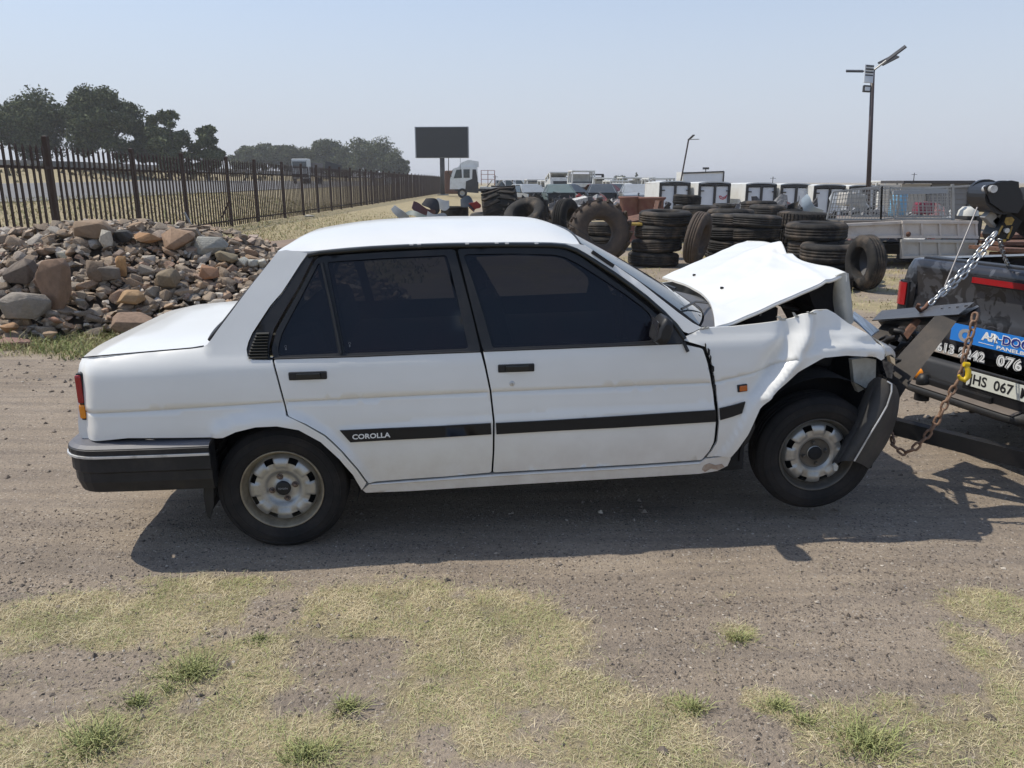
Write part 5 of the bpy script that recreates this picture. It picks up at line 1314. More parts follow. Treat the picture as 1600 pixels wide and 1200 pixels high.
truck_cab(931, 80, R(0), .5, 'dark cab back panel right of the tallest cab', 1.5, 1.3, 1.9, m=M_mdark)
truck_cab(944, 72, R(-15), .3, 'white cab shell behind the dark wreck with the pale windscreen', 2.0, 1.7, 1.7)
truck_cab(962, 70, R(20), .1, 'white cab shell behind the maroon wreck', 2.0, 1.7, 1.65)
truck_cab(836, 84, R(10), .1, 'white cab shell far left of the silver hatchback', 2.2, 1.8, 1.8)
truck_cab(1392, 52, R(10), .1, 'pale cab shell between the last canopy and the grey shed', 2.2, 1.8, 1.6)
truck_cab(1535, 48, R(-10), .0, 'pale cab shell right of the grey shed', 2.0, 1.8, 1.6)
truck_cab(984, 74, R(12), .2, 'white cab shell behind the silver wreck', 2.2, 1.8, 1.85)
truck_cab(1006, 80, R(-18), .1, 'far white cab shell left of the first canopy', 2.2, 1.8, 2.0)
truck_cab(1028, 66, R(10), .2, 'white cab roof showing over the first canopy', 2.4, 2.0, 1.75)
# long dark blue tarpaulin truck far away
p = at_y(812, 287, 150); o = MB(); o.box((0,0,.95), (7.5,2.4,1.6), (0, R(-2), 0), .1); o.box((0,0,.1), (7,2,.3)); o = o.build('covered_trailer', mat('dark_blue_tarpaulin', (.03,.045,.07), .6, var=.4), None); o.location = (p.x, 150, .2); tag(o, 'long dark blue covered trailer on the horizon behind the white truck', 'trailer')
# heap of small scrap in front of the wrecks
M_scrap = island_mat('scrap_metal', [(0, (.03,.03,.035)), (.35, (.10,.10,.11)), (.6, (.30,.31,.32)), (.8, (.62,.62,.60)), (.92, (.30,.06,.05)), (1, (.20,.10,.06))], .6)
def heap(name, px0, px1, Y0, Y1, h, n, label, seed, sc=.45):
    r = random.Random(seed); b = MB(); xa = at_y(px0, 300, (Y0+Y1)/2).x; xb = at_y(px1, 300, (Y0+Y1)/2).x
    for k in range(n):
        x, y = r.uniform(xa, xb), r.uniform(Y0, Y1); z = r.uniform(.05, h)*(1-abs((x-xa)/(xb-xa)*2-1)**2*.6)
        s = r.uniform(.2, 1)*sc
        if k % 3 == 0: b.box((x, y, z), (s, s*.4, s*r.uniform(.1,.5)), (r.uniform(-1,1), r.uniform(-1,1), r.uniform(0,3)))
        elif k % 3 == 1: b.slab([[(x+s*u, y+.3*s*v, z+s*.5*math.sin(u*2.6+k)*v+.2*s*v) for v in (0,.5,1)] for u in (-.6,-.2,.2,.6)], (0,.01,.01), False)
        else: b.tube([(x,y,z),(x+r.uniform(-s,s),y,z+r.uniform(-.2,.3)*s),(x+r.uniform(-s,s),y,max(.03, z+r.uniform(-.4,.4)*s))], .03, 5)
    o = b.build(name, M_scrap, None); tag(o, label, 'scrap heap', kind='stuff'); return o
heap('scrap_heap', 858, 985, 34, 39, .85, 150, 'tangle of white, black and red scrap in front of the wreck row', 5, .75)
heap('scrap_heap', 1085, 1330, 26, 31, .85, 130, 'low line of scrap between the tyre stacks and the canopies', 31, .6)
heap('scrap_heap', 985, 1085, 30, 33, .8, 60, 'scrap between the wreck row and the rusty drums', 32, .6)
heap('scrap_heap', 765, 860, 60, 70, .8, 50, 'low scrap beyond the tractor tyres', 6, .9)
b = MB(); b.box((0,0,.40),(.30,.30,.42),ch=.05); b.box((0,0,.64),(.12,.12,.08),ch=.02); p = at_y(905, 300, 38.5); o = b.build('fuel_can', mat('faded_red_paint', (.33,.05,.045), .6, var=.5), None); o.location=(p.x, 38.5, .4); tag(o, 'faded red metal box on the scrap between the two windscreens', 'box')

# ================================================================== CANOPIES
def canopy(px0, px1, ytop, Y, label, depth=2.4, rz=R(6), m=None, mark=None):
    a, c = at_y(px0, ytop, Y), at_y(px1, ytop, Y); w = c.x-a.x; h = a.z
    t = thing('pickup_canopy', label, 'canopy', ((a.x+c.x)/2, Y, 0), rz, 'row of white canopies'); m = m or M_cano
    b = MB(); th = .05
    top = [[(x, y, h - .06*abs(x/(w/2))**3 - .02*(y/depth)) for x in np.linspace(-w/2, w/2, 9)] for y in (0, depth*.5, depth)]
    b.slab(top, (0, 0, -.05), True)
    for sgn in (-1, 1): b.box((sgn*(w/2-.03), depth/2, (h-.11)/2), (.06, depth, h-.11))
    b.box((0, depth-.03, (h-.13)/2), (w-.13, .05, h-.13)); b.build('shell', m, t)
    b = MB(); fr_h = h-.1
    for x in (-w/2+.06, w/2-.06): b.box((x, -.02, fr_h/2), (.11, .07, fr_h))
    b.box((.02, -.02, fr_h/2), (.10, .07, fr_h-.12)); b.box((0, -.03, fr_h-.03), (w*.97, .08, .09))
    b.build('door_frame', M_mdark, t)
    for x, s in ((-w*.24, 1), (w*.27, 1)):
        b = MB(); b.box((x, .02, fr_h/2-.04), (w*.44, .015, fr_h-.16)); b.build('door_pane', M_pane, t)
    for x in (-w/2+.16, w/2-.16):
        b = MB(); b.beam((x-.05, -.06, fr_h*.80), (x+.09, -.07, fr_h*.80), .04, .05); b.build('hinge', M_mdark, t)
    return t, w, h
M_cano = mat('canopy_white_fibreglass', (.70,.70,.67), .4, var=.2, scale=2, dirt=(.45,.38,.30), damt=.5, dscale=1.5)
cs = [canopy(1030, 1080, 282.5, 36, 'white canopy at the left end of the canopy row, stained on its side'),
      canopy(1091, 1143, 283.5, 35.5, 'second white canopy in the row with a red mark on its pane'),
      canopy(1165, 1215, 285, 35, 'third white canopy with a wide stained side, middle of the row'),
      canopy(1219, 1270, 286, 35, 'fourth white canopy right of the wide gap'), 
      canopy(1271, 1323, 287.5, 34.5, 'fifth white canopy just left of the tall lamp pole'),
      canopy(1326, 1372, 288.5, 34.5, 'last white canopy, behind the wire cage and lamp pole')]
t, w, h = cs[1]
b = MB(); b.tube([(w*.17, .0, h*.62), (w*.20, -.0, h*.55), (w*.28, -.0, h*.53), (w*.36, 0, h*.56), (w*.40, 0, h*.64)], .022, 6); b.tube([(w*.2, 0, h*.62), (w*.28, 0, h*.57), (w*.36, 0, h*.6)], .018, 6); b.build('red_mark', mat('red_paint_mark', (.45,.03,.05), .5), t)
p = at_y(1067, 268, 62); p2 = at_y(1131, 268, 62)
t = thing('box_body', 'large white truck box with a dark edge frame rising behind the first two canopies', 'truck box', ((p.x+p2.x)/2, 62, 0))
ww = p2.x-p.x; b = MB(); b.box((0, 1.2, p.z*.5), (ww, 2.4, p.z-.05), ch=.02); b.build('shell', M_cano, t)
b = MB(); b.beam((-ww/2, -.05, p.z-.12), (ww/2, -.05, p.z), .06, .10); b.beam((ww/2, -.05, 0), (ww/2, -.05, p.z), .08, .08); b.build('edge_frame', M_mdark, t)
b = MB(); b.box((0, -.01, p.z*.5-.06), (ww*.94, .02, p.z*.9)); b.build('side_panel', M_pane, t)
# ================================================================== LAMP POSTS
M_pole = mat('lamp_pole_brown', (.05,.035,.035), .5, var=.3)
lp = at_y(1360, 290, 33); top = at_y(1364, 108, 33)
t = thing('solar_lamp_post', 'tall dark lamp pole with three lamp heads and a solar panel, above the canopies', 'lamp post', (lp.x-.07, 33, 0), R(0)); t.location.x = at_y(1355, 345, 33).x; t.rotation_euler = (0, math.atan2(top.x - t.location.x, top.z), 0)
Hh = top.z
b = MB(); b.lathe([(.0,0),(.10,0),(.075,Hh),(.0,Hh)], 14, 'z'); b.build('pole', M_pole, t)
def lamp_arm(nm, a, c, wd, ln, tilt):
    b = MB(); b.tube([(0,0,Hh-.05), a], .035, 8); ar = b.build('lamp_arm', M_galv, t)
    a, c = Vector(a), Vector(c); b = MB(); b.beam(a, c, wd*1.05, .05, (.3, -.42, .9)); b.build('lamp_head', M_mdark, ar)
lamp_arm('', (.45,-.15,Hh+.28), (1.05,-.45,Hh+.72), .26, 1, 0); lamp_arm('', (.45,.35,Hh+.22), (1.25,.7,Hh+.52), .26, 1, 0); lamp_arm('', (-.35,.1,Hh-.02), (-.95,.3,Hh+.06), .24, 1, 0)
b = MB(); b.box((-.22, -.14, Hh-.16), (.36, .05, .72), (R(-14), R(8), 0), .01); sp_ = b.build('solar_panel', mat('solar_frame', (.55,.58,.60), .4), t)
for k in range(6):
    b = MB(); b.box((-.22 + .012*(k-2.5), -.175 - .02*(k-2.5)*-1.0*.1, Hh-.16+.115*(k-2.5)), (.31, .02, .05), (R(-14), R(8), 0)); b.build('solar_cell', M_mdark, sp_)
b = MB(); b.box((-.30, -.18, Hh-.72), (.30, .12, .26), (R(-10), R(8), 0), .02); fl_ = b.build('floodlight', M_mdark, t)
b = MB(); b.box((-.30, -.245, Hh-.73), (.20, .02, .15), (R(-10), R(8), 0)); b.build('lens', mat('floodlight_lens', (.6,.62,.62), .2), fl_)
p0, p1 = at_y(1060, 300, 56), at_y(1076, 218, 56)
t = thing('lamp_post', 'thin leaning lamp pole with two small heads behind the first canopy', 'lamp post', (p0.x, 56, 0)); dx = p1.x-p0.x; Hh2 = p1.z
b = MB(); b.tube([(-.1,0,0), (dx,0,Hh2)], .055, 8); b.build('pole', M_pole, t)
b = MB(); b.beam((dx,0,Hh2), (dx+.72,.1,Hh2+.02), .18, .05); b.build('lamp_head', M_galv, t)
b = MB(); b.beam((dx,0,Hh2-.02), (dx+.26,-.4,Hh2+.28), .18, .05); b.build('lamp_head', M_mdark, t)
# distant thin pylons and posts
for px_, y0, Y_, lab in ((1103, 262, 120, 'tiny floodlight mast far behind the white truck box'), (1208, 276, 200, 'hair thin pole on the horizon right of the third canopy'), (1429, 270, 200, 'thin pole on the horizon above the grey shed'), (774, 274, 220, 'tiny pylon on the horizon right of the white truck')):
    p = at_y(px_, y0, Y_); b = MB(); b.tube([(0,0,0),(0,0,p.z)], .10 if Y_ > 150 else .07, 6)
    if Y_ == 120: b.box((0,0,p.z-.1), (.9,.3,.3)); b.box((0,0,p.z-.7), (.7,.3,.25))
    else: b.beam((-.7,0,p.z-.4), (.7,0,p.z-.4), .1, .1)
    o = b.build('utility_pole', M_mdark, None); o.location = (p.x, Y_, 0); tag(o, lab, 'pole')

# ================================================================== TYRES
def tyre_mesh(kind, seed):
    """unit tyre: outer radius 1, thickness .56, axis z, base at z=0"""
    r = random.Random(seed); b = MB(); T = .56
    if kind == 'truck':
        pr = [(.56,.06),(.60,.02),(.80,.0),(.93,.03),(.985,.09),(1,.12)]
        for g in (.19, .28, .37): pr += [(1,g-.012),(.972,g-.010),(.972,g+.010),(1,g+.012)]
        pr += [(1,T-.12),(.985,T-.09),(.93,T-.03),(.80,T),(.60,T-.02),(.56,T-.06)]
        b.lathe(pr, 44, 'z', close=True)
    elif kind == 'block':
        pr = [(.58,.06),(.60,.02),(.82,.0),(.94,.04),(.965,.10),(.965,T-.10),(.94,T-.04),(.82,T),(.60,T-.02),(.58,T-.06)]
        b.lathe(pr, 44, 'z', close=True)
        for k in range(44):
            a = 2*math.pi*k/44
            for zz in (.13, .25, .37, .47):
                m_ = Matrix.Rotation(a, 3, 'Z'); c = m_ @ Vector((.978, 0, zz-.02)); b.box(c, (.05, .085, .085), m_)
    else:
        T = .62; pr = [(.44,.08),(.50,.03),(.76,.0),(.88,.05),(.93,.14),(.94,T/2),(.93,T-.14),(.88,T-.05),(.76,T),(.50,T-.03),(.44,T-.08)]
        b.lathe(pr, 44, 'z', close=True)
        for k in range(36):
            a = 2*math.pi*(k//2)/18 + (0 if k % 2 else math.pi/18); m_ = Matrix.Rotation(a, 3, 'Z'); zz = .17 if k % 2 else T-.17
            q = m_ @ Matrix.Rotation(R(38 if k % 2 else -38), 3, 'X'); c = m_ @ Vector((.955, 0, zz)); b.box(c, (.11, .07, .36), q)
    me = b.mesh(kind + '_tyre'); bm_ = bmesh.new(); bm_.from_mesh(me); bmesh.ops.recalc_face_normals(bm_, faces=bm_.faces[:]); bm_.to_mesh(me); bm_.free(); return me
TM = {k: tyre_mesh(k, 3) for k in ('truck', 'block', 'tractor')}
M_tyre2 = mat('dusty_scrap_tyre', (.014,.014,.014), .8, spec=.25, var=.7, scale=2.2, col2=(.032,.029,.026), bump=.3, bscale=25, dirt=(.15,.115,.085), damt=.75, dscale=1.3, rnd=.6)
M_tyre3 = mat('muddy_tyre', (.085,.060,.042), .9, var=.7, scale=2.2, col2=(.035,.03,.027), bump=.3, bscale=25, dirt=(.17,.12,.085), damt=.5, dscale=2)
for me in TM.values(): me.materials.append(M_tyre2)
ORD = ['top', 'second from the top', 'third from the top', 'fourth from the top', 'fifth from the top', 'sixth from the top']
tr_ = random.Random(12)
def put_tyre(x, y, z, rad, th, label, kind='truck', rot=None, mud=False):
    T = .62 if kind == 'tractor' else .56
    o = link('scrap_tyre', TM[kind], None); o.scale = (rad, rad, th/T); o.location = (x, y, z); o.rotation_euler = rot or (tr_.uniform(-.045,.045), tr_.uniform(-.045,.045), tr_.uniform(0, 6))
    if mud: o.data = TM[kind].copy(); o.data.materials.clear(); o.data.materials.append(M_tyre3)
    return tag(o, label, 'tyre', 'scrap tyres')
def stack(px, wpx, ytop, D, n, where, kind='truck', mud=(), shift=0.0, ov=0, sh=None):
    """stack of n tyres standing on the ground; its place comes from the apparent width and the height of its top"""
    zc = D*FPX/wpx; y = zc*CP*1.0
    for _ in range(8):
        p = at_y(px, ytop, y); y = (zc - (CAM_H-p.z)*SP)/CP
    zt = p.z; th = zt/n; x = p.x
    for k in range(n):
        z = zt - th*(k+1); lab = ('%s tyre of %s' % (ORD[k].capitalize() if 0 else ORD[k], where)) if n > 1 else where
        j = tr_.uniform(-.05, .05)
        put_tyre(x + j - shift*k/max(1, n-1), y + tr_.uniform(-.03,.03), max(z, 0.0), D/2*tr_.uniform(.97, 1.02), th, lab, kind, mud=k in mud)
    return x, y, zt
stack(1040, 81, 329, 1.02, 4, 'the lone four-tyre stack left of the bonnet', shift=.16)
stack(1076, 44, 304, .86, 4, 'the narrow stack in front of the first canopy')
stack(1092, 56, 321, 1.0, 3, 'the low stack behind the leaning brown tyre')
stack(1143, 74, 326, 1.04, 3, 'the wide flat stack behind the double stack')
stack(1152, 80, 334.5, 1.04, 4, 'the left half of the double stack behind the bonnet')
stack(1180, 83, 335, 1.06, 4, 'the right half of the double stack behind the bonnet')
stack(1186, 54, 314, 1.0, 3, 'the far stack right of the third canopy')
stack(1198, 56, 320, 1.0, 3, 'the second far stack behind the double stack')
stack(1261, 88, 331, 1.16, 3, 'the broad block-tread stack', 'block')
stack(1240, 70, 338, 1.0, 3, 'the shaded stack beside the block-tread stack')
stack(1279, 92, 347, 1.04, 3, 'the tall stack above the bonnet tip')
stack(1303, 94, 378, 1.02, 2, 'the low stack nearest the bonnet tip', shift=-.05)
stack(1225, 52, 326, 1.0, 3, 'the far stack behind the block-tread stack')
stack(1108, 50, 327, .95, 3, 'the far stack left of the wide flat stack')
stack(712, 43, 322, .8, 3, 'the small stack beside the broken bumpers')
stack(765, 62, 332, 1.3, 2, 'the flat stack peeping over the sedan roof')
stack(840, 33, 312, 1.0, 2, 'the small far stack left of the wreck row')
stack(810, 32, 308, 1.1, 2, 'the far pair right of the white truck')
stack(886, 75, 325, 1.5, 2, 'the lugged pair near the aerial', 'tractor')
stack(880, 40, 317, 1.2, 2, 'the thin far pair under the green-grey wreck')
stack(925, 40, 318, 1.2, 2, 'the thin far pair under the dark wreck')
stack(975, 50, 336, 1.1, 3, 'the dark stack behind the muddy tyre', 'block')
stack(985, 50, 334, 1.1, 3, 'the dark stack squeezed left of the four-tyre stack', 'block')
stack(1135, 40, 318, 1.0, 3, 'the far low stack before the second canopy')
stack(948, 66, 347, 1.05, 2, 'the dark pair directly behind the muddy tyre')
stack(1330, 40, 340, .9, 2, 'the low far stack under the cage')
def lean_tyre(px, py, Y, D, th, rx, rz, label, kind='truck', mud=False, rim=False):
    p = at_y(px, py, Y); o = put_tyre(p.x, p.y, p.z, D/2, th, label, kind, rot=(0, 0, 0), mud=mud)
    m_ = Euler((rx, 0, rz)).to_matrix(); T = .62 if kind == 'tractor' else .56
    o.rotation_euler = (rx, 0, rz); o.location = Vector(p) - m_ @ Vector((0, 0, th/2)); return o
lean_tyre(937, 362, 15.2, 1.22, .36, R(76), R(8), 'muddy brown tractor tyre standing upright beside the windscreen', 'tractor', mud=True)
lean_tyre(783, 327, 21.5, 1.15, .95, R(82), R(88), 'big tractor tyre lying on its tread, its diagonal lugs above the roof', 'tractor')
lean_tyre(822, 340, 19, 1.15, .5, R(40), R(-30), 'tractor tyre tilted on its side with chevron lugs', 'tractor')
lean_tyre(885, 345, 17, .95, .3, R(86), R(60), 'half hidden upright tyre whose arch shows over the roof')
lean_tyre(1090, 372, 14.9, 1.0, .28, R(100), R(62), 'brown tyre leaning behind the four-tyre stack', mud=True)
o = lean_tyre(1352, 410, 11.9, .84, .25, R(92), R(-84), 'upright tyre with a white wheel hub right of the bonnet tip')
b = MB(); b.lathe([(.0,-.06),(.10,-.05),(.11,.0),(.24,.02),(.25,.10)], 24, 'z'); hb = b.build('wheel_centre', M_mdark, o); hb.scale = (1/.42, 1/.42, .56/.25); hb.location = (0, 0, .15)
b = MB(); b.lathe([(.0,-.10),(.06,-.09),(.06,.0)], 16, 'z'); hb = b.build('hub', M_wpaint, o); hb.scale = (1/.42, 1/.42, .56/.25); hb.location = (0, 0, .1)
put_tyre(at_y(1334, 392, 12.6).x, 12.6, 0, .42, .22, 'flat tyre on the ground under the white load body')
put_tyre(at_y(1290, 410, 11.9).x, 12.0, 0, .46, .24, 'flat tyre on the ground in the shade beside the hub tyre')
# ================================================================== RUSTY DRUMS, PARTS
for (px_, wpx, yt, D, lab, m_) in ((985, 34, 307, .62, 'rusty red rolling drum on its end left of the first canopy', mat('rust_red_paint', (.14,.045,.040), .75, var=.6, scale=3, col2=(.22,.12,.08), bump=.3)), (1016, 44, 308, .80, 'larger rust red drum beside the first canopy', MATS.get('rust_red_paint'))):
    m_ = MATS['rust_red_paint']; Y_ = D*FPX/wpx; p = at_y(px_, yt, Y_); b = MB(); r_ = D/2
    b.lathe([(.0,.02),(r_*1.06,.0),(r_*1.06,.05),(r_*.94,.09),(r_*.92,p.z*.5),(r_*.94,p.z-.09),(r_*1.08,p.z-.04),(r_*1.08,p.z),(r_*.9,p.z),(r_*.9,p.z-.1),(.0,p.z-.1)], 28, 'z'); o = b.build('rusty_drum', m_, None); o.location = (p.x, Y_, 0); tag(o, lab, 'drum')
p = at_y(1005, 332, 17); b = MB(); b.box((0,0,.3), (.9,.5,.05), (R(10), R(-12), 0)); b.box((.3,.1,.45), (.05,.5,.4), (0, .2, 0)); o = b.build('rusty_plate', M_rust, None); o.location = (p.x, 17, p.z-.4); tag(o, 'bent rusty plate lying in front of the drums', 'metal plate')
b = MB(); b.box((0,0,0), (.42,.3,.04)); p = at_y(985, 350, 15.4); o = b.build('yellow_plank', mat('faded_yellow', (.50,.34,.06), .6, var=.5), None); o.location = (p.x, 15.4, p.z); tag(o, 'short yellow edged board on the dark tyres behind the muddy tyre', 'board')
def shard(px, py, Y, L, Hh_, rz, m_, label, seed, curl=.25):
    r = random.Random(seed); p = at_y(px, py, Y); P = []
    for i in range(13):
        u = i/12*2-1; P.append([(u*L/2, -curl*(1-u*u)*L*.5 + .03*v, (v-.5)*Hh_*(1-.35*abs(u)**3) + .05*math.sin(3*u+seed)) for v in (0, .3, .5, .8, 1)])
    b = MB(); b.slab(P, (0, .012, 0)); o = b.build('broken_bumper', m_, None); o.location = p; o.rotation_euler = (r.uniform(-.7,.7), r.uniform(-.8,.8), rz); return tag(o, label, 'bumper cover', 'broken car body parts')
M_sg = mat('silver_plastic', (.30,.32,.34), .4, var=.4)
shard(633, 338, 20, .75, .22, .4, M_sg, 'pale curved bumper scrap at the left end of the broken parts', 2, .5)
shard(655, 338, 20.5, .9, .14, -.3, M_c2, 'long dull grey-green sill scrap lying over the sedan roof line', 3, .3)
shard(662, 331, 21, .8, .3, .8, M_c4, 'maroon bumper corner pointing up', 5, .4)
shard(675, 322, 21.5, .5, .35, .2, M_mdark, 'dark jagged bumper piece beside the small tyre stack', 8, .3)
shard(690, 320, 21.8, .5, .3, -.6, M_sg, 'silver jagged bumper piece beside the small tyre stack', 9, .3)
shard(682, 339, 19.8, .5, .2, 0, M_sg, 'low silver panel scrap leaning at the small tyre stack', 12, .2)
shard(731, 318, 22.5, .45, .4, .5, M_c3, 'dark blue upright body scrap left of the tractor tyre', 14, .3)
shard(741, 322, 22.5, .3, .25, -.3, mat('faded_red_paint', (.33,.05,.045)), 'small red body scrap beside the tractor tyre', 15, .3)
shard(1240, 318, 24, .55, .35, .5, M_c3, 'dark bumper corner in front of the fourth canopy', 22, .5)
shard(1268, 322, 23, .7, .35, -.3, mat('pale_blue_panel', (.40,.47,.53), .4, var=.3), 'pale blue body panel in front of the fifth canopy', 23, .4)
shard(1306, 314, 25, .5, .3, .2, M_c5, 'small white scrap in front of the last canopy', 25, .4)

# ================================================================== LOAD BODIES, CAGE, SHED
M_lb = mat('dirty_pinkish_white_paint', (.58,.53,.48), .6, var=.3, scale=2, dirt=(.32,.25,.19), damt=.6, dscale=3)
M_lb2 = mat('worn_grey_white_paint', (.45,.44,.41), .65, var=.4, scale=3, dirt=(.25,.20,.16), damt=.6, dscale=4)
YL = 15.0
def P3(px, py, Y=YL): return at_y(px, py, Y)
lb = thing('load_body', 'white steel drop-side load body without wheels, in the middle right', 'load body', (0, YL, 0))
def drop_side(name, pxa, pxb, y0a, y0b, y1a, y1b, m_, nrib, par, Y=YL, ribs=True):
    A, B_, C_, D_ = P3(pxa, y0a, Y), P3(pxb, y0b, Y), P3(pxb, y1b, Y), P3(pxa, y1a, Y)
    of = Vector((0, -YL, 0)); A, B_, C_, D_ = A+of, B_+of, C_+of, D_+of
    b = MB(); b.prism([A, B_, C_, D_], (0, .03, 0)); o = b.build(name, m_, par)
    b = MB(); b.beam(A+Vector((0,-.02,-.03)), B_+Vector((0,-.02,-.03)), .05, .05); b.build('top_rail', m_, o)
    b = MB(); b.beam(D_+Vector((0,-.02,.03)), C_+Vector((0,-.02,.03)), .05, .05); b.build('bottom_rail', m_, o)
    for k in range(nrib):
        t = (k+.5)/nrib if nrib < 3 else k/(nrib-1)*.96+.02; b = MB(); b.beam(A.lerp(B_, t)+Vector((0,-.015,-.05)), D_.lerp(C_, t)+Vector((0,-.015,.05)), .04, .04, (0,1,0)); b.build('rib', m_, o)
    return o
drop_side('side_board', 1322, 1409, 349, 345, 373, 372, M_lb, 0, lb)
drop_side('side_board', 1409, 1527, 344.5, 345, 372, 373, M_lb, 5, lb, YL-.05)
drop_side('lowered_board', 1407, 1526, 374, 374.5, 404, 402, M_lb2, 5, lb, YL-.10)
fa, fb_ = P3(1320, 346), P3(1530, 343); of = Vector((0,-YL,0))
b = MB(); b.box(((fa.x+fb_.x)/2, 1.1, fa.z-.03), (fb_.x-fa.x, 2.1, .08)); b.build('floor', mat('worn_floor', (.20,.17,.14), .8, var=.5), lb)
b = MB(); b.box(((fa.x+fb_.x)/2, .8, .30), (fb_.x-fa.x-.3, .12, .2)); b.box(((fa.x+fb_.x)/2, 1.5, .30), (fb_.x-fa.x-.3, .12, .2)); b.box((fa.x+.9, 1.0, .12), (.2,1.6,.24)); b.box((fb_.x-.5, 1.0, .12), (.2,1.6,.24)); b.build('subframe', M_mdark, lb)
b = MB(); a_ = P3(1528, 338); c_ = P3(1540, 400); b.box(((a_.x+c_.x)/2, .6, (a_.z+c_.z)/2), (.12, .9, a_.z-c_.z)); b.build('headboard', M_mdark, lb)
b = MB(); a_ = P3(1419, 366, YL-.15)+of; b.lathe([(.0,-.015),(.05,-.01),(.045,.0),(.0,.01)], 14, 'y', c=tuple(a_)); b.build('flap', M_rust, lb)
# wire cages standing on the load body
cage = thing('wire_cage', 'galvanised wire mesh cage standing on the white load body', 'cage', (0, YL+.3, 0)); of2 = Vector((0, -(YL+.3), 0))
def mesh_panel(c4, nx_, nz_, w_=.009, par=None, frame=.015, nm='mesh_panel'):
    A, B_, C_, D_ = [Vector(p)+of2 for p in c4]
    b = MB()
    for a, c in ((A,B_),(B_,C_),(C_,D_),(D_,A)): b.beam(a, c, frame*2, frame*2)
    fr_o = b.build('cage_frame', M_galv, par)
    b = MB()
    for k in range(1, nx_): b.beam(A.lerp(B_, k/nx_), D_.lerp(C_, k/nx_), w_, w_)
    for k in range(1, nz_): b.beam(A.lerp(D_, k/nz_), B_.lerp(C_, k/nz_), w_, w_)
    o = b.build(nm, M_galv, fr_o); o['kind'] = 'stuff'
Yc = YL+.3
mesh_panel([P3(1302,300,Yc), P3(1378,291,Yc), P3(1376,343,Yc), P3(1292,343,Yc)], 18, 7, .011, cage)
mesh_panel([P3(1378,291,Yc), P3(1405,294,Yc+1.2), P3(1402,340,Yc+1.2), P3(1376,343,Yc)], 5, 7, .011, cage)
mesh_panel([P3(1390,293,Yc), P3(1488,297,Yc), P3(1488,342,Yc), P3(1398,342,Yc)], 16, 9, .010, cage)
mesh_panel([P3(1330,296,Yc+1.4), P3(1480,292,Yc+1.4), P3(1480,338,Yc+1.4), P3(1330,338,Yc+1.4)], 20, 6, .010, cage)
b = MB(); b.beam(P3(1488,288,Yc)+of2, P3(1489,345,Yc)+of2, .05, .05); b.build('corner_post', M_galv, cage)
b = MB(); b.beam(P3(1395,299,Yc)+of2, P3(1530,289,Yc)+of2, .04, .03); b.build('top_bar', M_galv, cage)
b = MB(); b.beam(P3(1395,301,Yc-.1)+of2, P3(1480,299,Yc-.1)+of2, .05, .07); b.build('label_bar', mat('grey_bar', (.30,.32,.34), .5), cage)
# scrap inside and behind the cage
def little(nm, px, py, Y, dims, m_, label, cat, rot=(0,0,0)):
    p = at_y(px, py, Y); b = MB(); b.box((0,0,0), dims, ch=min(dims)*.15); 
    b.box((0,-dims[1]*.5,dims[2]*.2), (dims[0]*.7,dims[1]*.12,dims[2]*.12)); b.box((dims[0]*.2,0,dims[2]*.52), (dims[0]*.3,dims[1]*.4,dims[2]*.08))
    o = b.build(nm, m_, None); o.location = p; o.rotation_euler = rot; return tag(o, label, cat)
h1 = heap('scrap_heap', 1300, 1400, 18.4, 19.8, 1.15, 110, 'mixed engine parts piled inside and behind the wire cage', 16, .5)
h2 = heap('scrap_heap', 1410, 1490, 18.2, 19.4, .95, 60, 'planks and parts behind the right part of the cage', 17, .5)
b = MB(); b.lathe([(.0,0),(.17,0),(.18,.3),(.17,.62),(.14,.68),(.0,.70)], 18, 'z'); p = at_y(1403, 323, 17.4); o = b.build('blue_drum', mat('faded_blue_plastic', (.18,.42,.62), .5, var=.3), None); o.location = (p.x, 17.4, p.z-.34); tag(o, 'pale blue plastic drum behind the cage', 'drum')
little('crate', 1443, 325, 17.5, (.36,.3,.26), mat('dull_crimson', (.25,.03,.06), .6, var=.4), 'dark crimson crate behind the right cage panel', 'crate')
little('engine_block', 1330, 312, 17.6, (.5,.4,.28), mat('pale_alloy', (.50,.47,.42), .6, var=.5), 'pale alloy casing behind the left cage panel', 'engine part', (0,.1,.2))
b = MB(); b.lathe([(.19,0),(.17,.10),(.11,.17),(.0,.18)], 24, 'z'); p = at_y(1512, 337, 15.3); o = b.build('white_cone', mat('off_white_plastic', (.58,.57,.52), .5, var=.2), None); o.location = (p.x, 15.3, p.z); tag(o, 'off-white plastic dome at the right end of the load body', 'plastic dome')
# grey shed: wall of lapped boards
sh0, sh1 = at_y(1408, 286, 27), at_y(1514, 284, 27)
shed = thing('grey_shed', 'low grey shed with lapped board walls behind the cage', 'shed', ((sh0.x+sh1.x)/2, 27, 0), R(-3)); sw = sh1.x-sh0.x; shh = sh0.z
M_shed = mat('grey_board', (.20,.20,.20), .7, var=.3, scale=3, dirt=(.28,.25,.21), damt=.4); M_shed2 = mat('beige_board', (.40,.38,.34), .7, var=.3, scale=3)
b = MB(); b.box((0, .9, shh/2), (sw-.06, 1.7, shh-.1)); b.build('wall', M_shed, shed)
b = MB(); b.box((-sw*.28, -.03, shh*.5), (sw*.42, .05, shh*.96)); b.build('front_panel', M_shed2, shed)
nb = 9
bd = MB().box((0,0,0), (sw*.54, .03, shh/nb*.98), (R(-7),0,0)).mesh('wall_board'); bd.materials.append(M_shed)
for k in range(nb):
    o = link('wall_board', bd, shed); o.location = (sw*.22, -.03, shh*(k+.5)/nb)
b = MB(); b.box((.05, .75, shh+.03), (sw*1.02, 1.9, .10)); b.build('roof', mat('dark_roof', (.06,.055,.055), .7), shed)
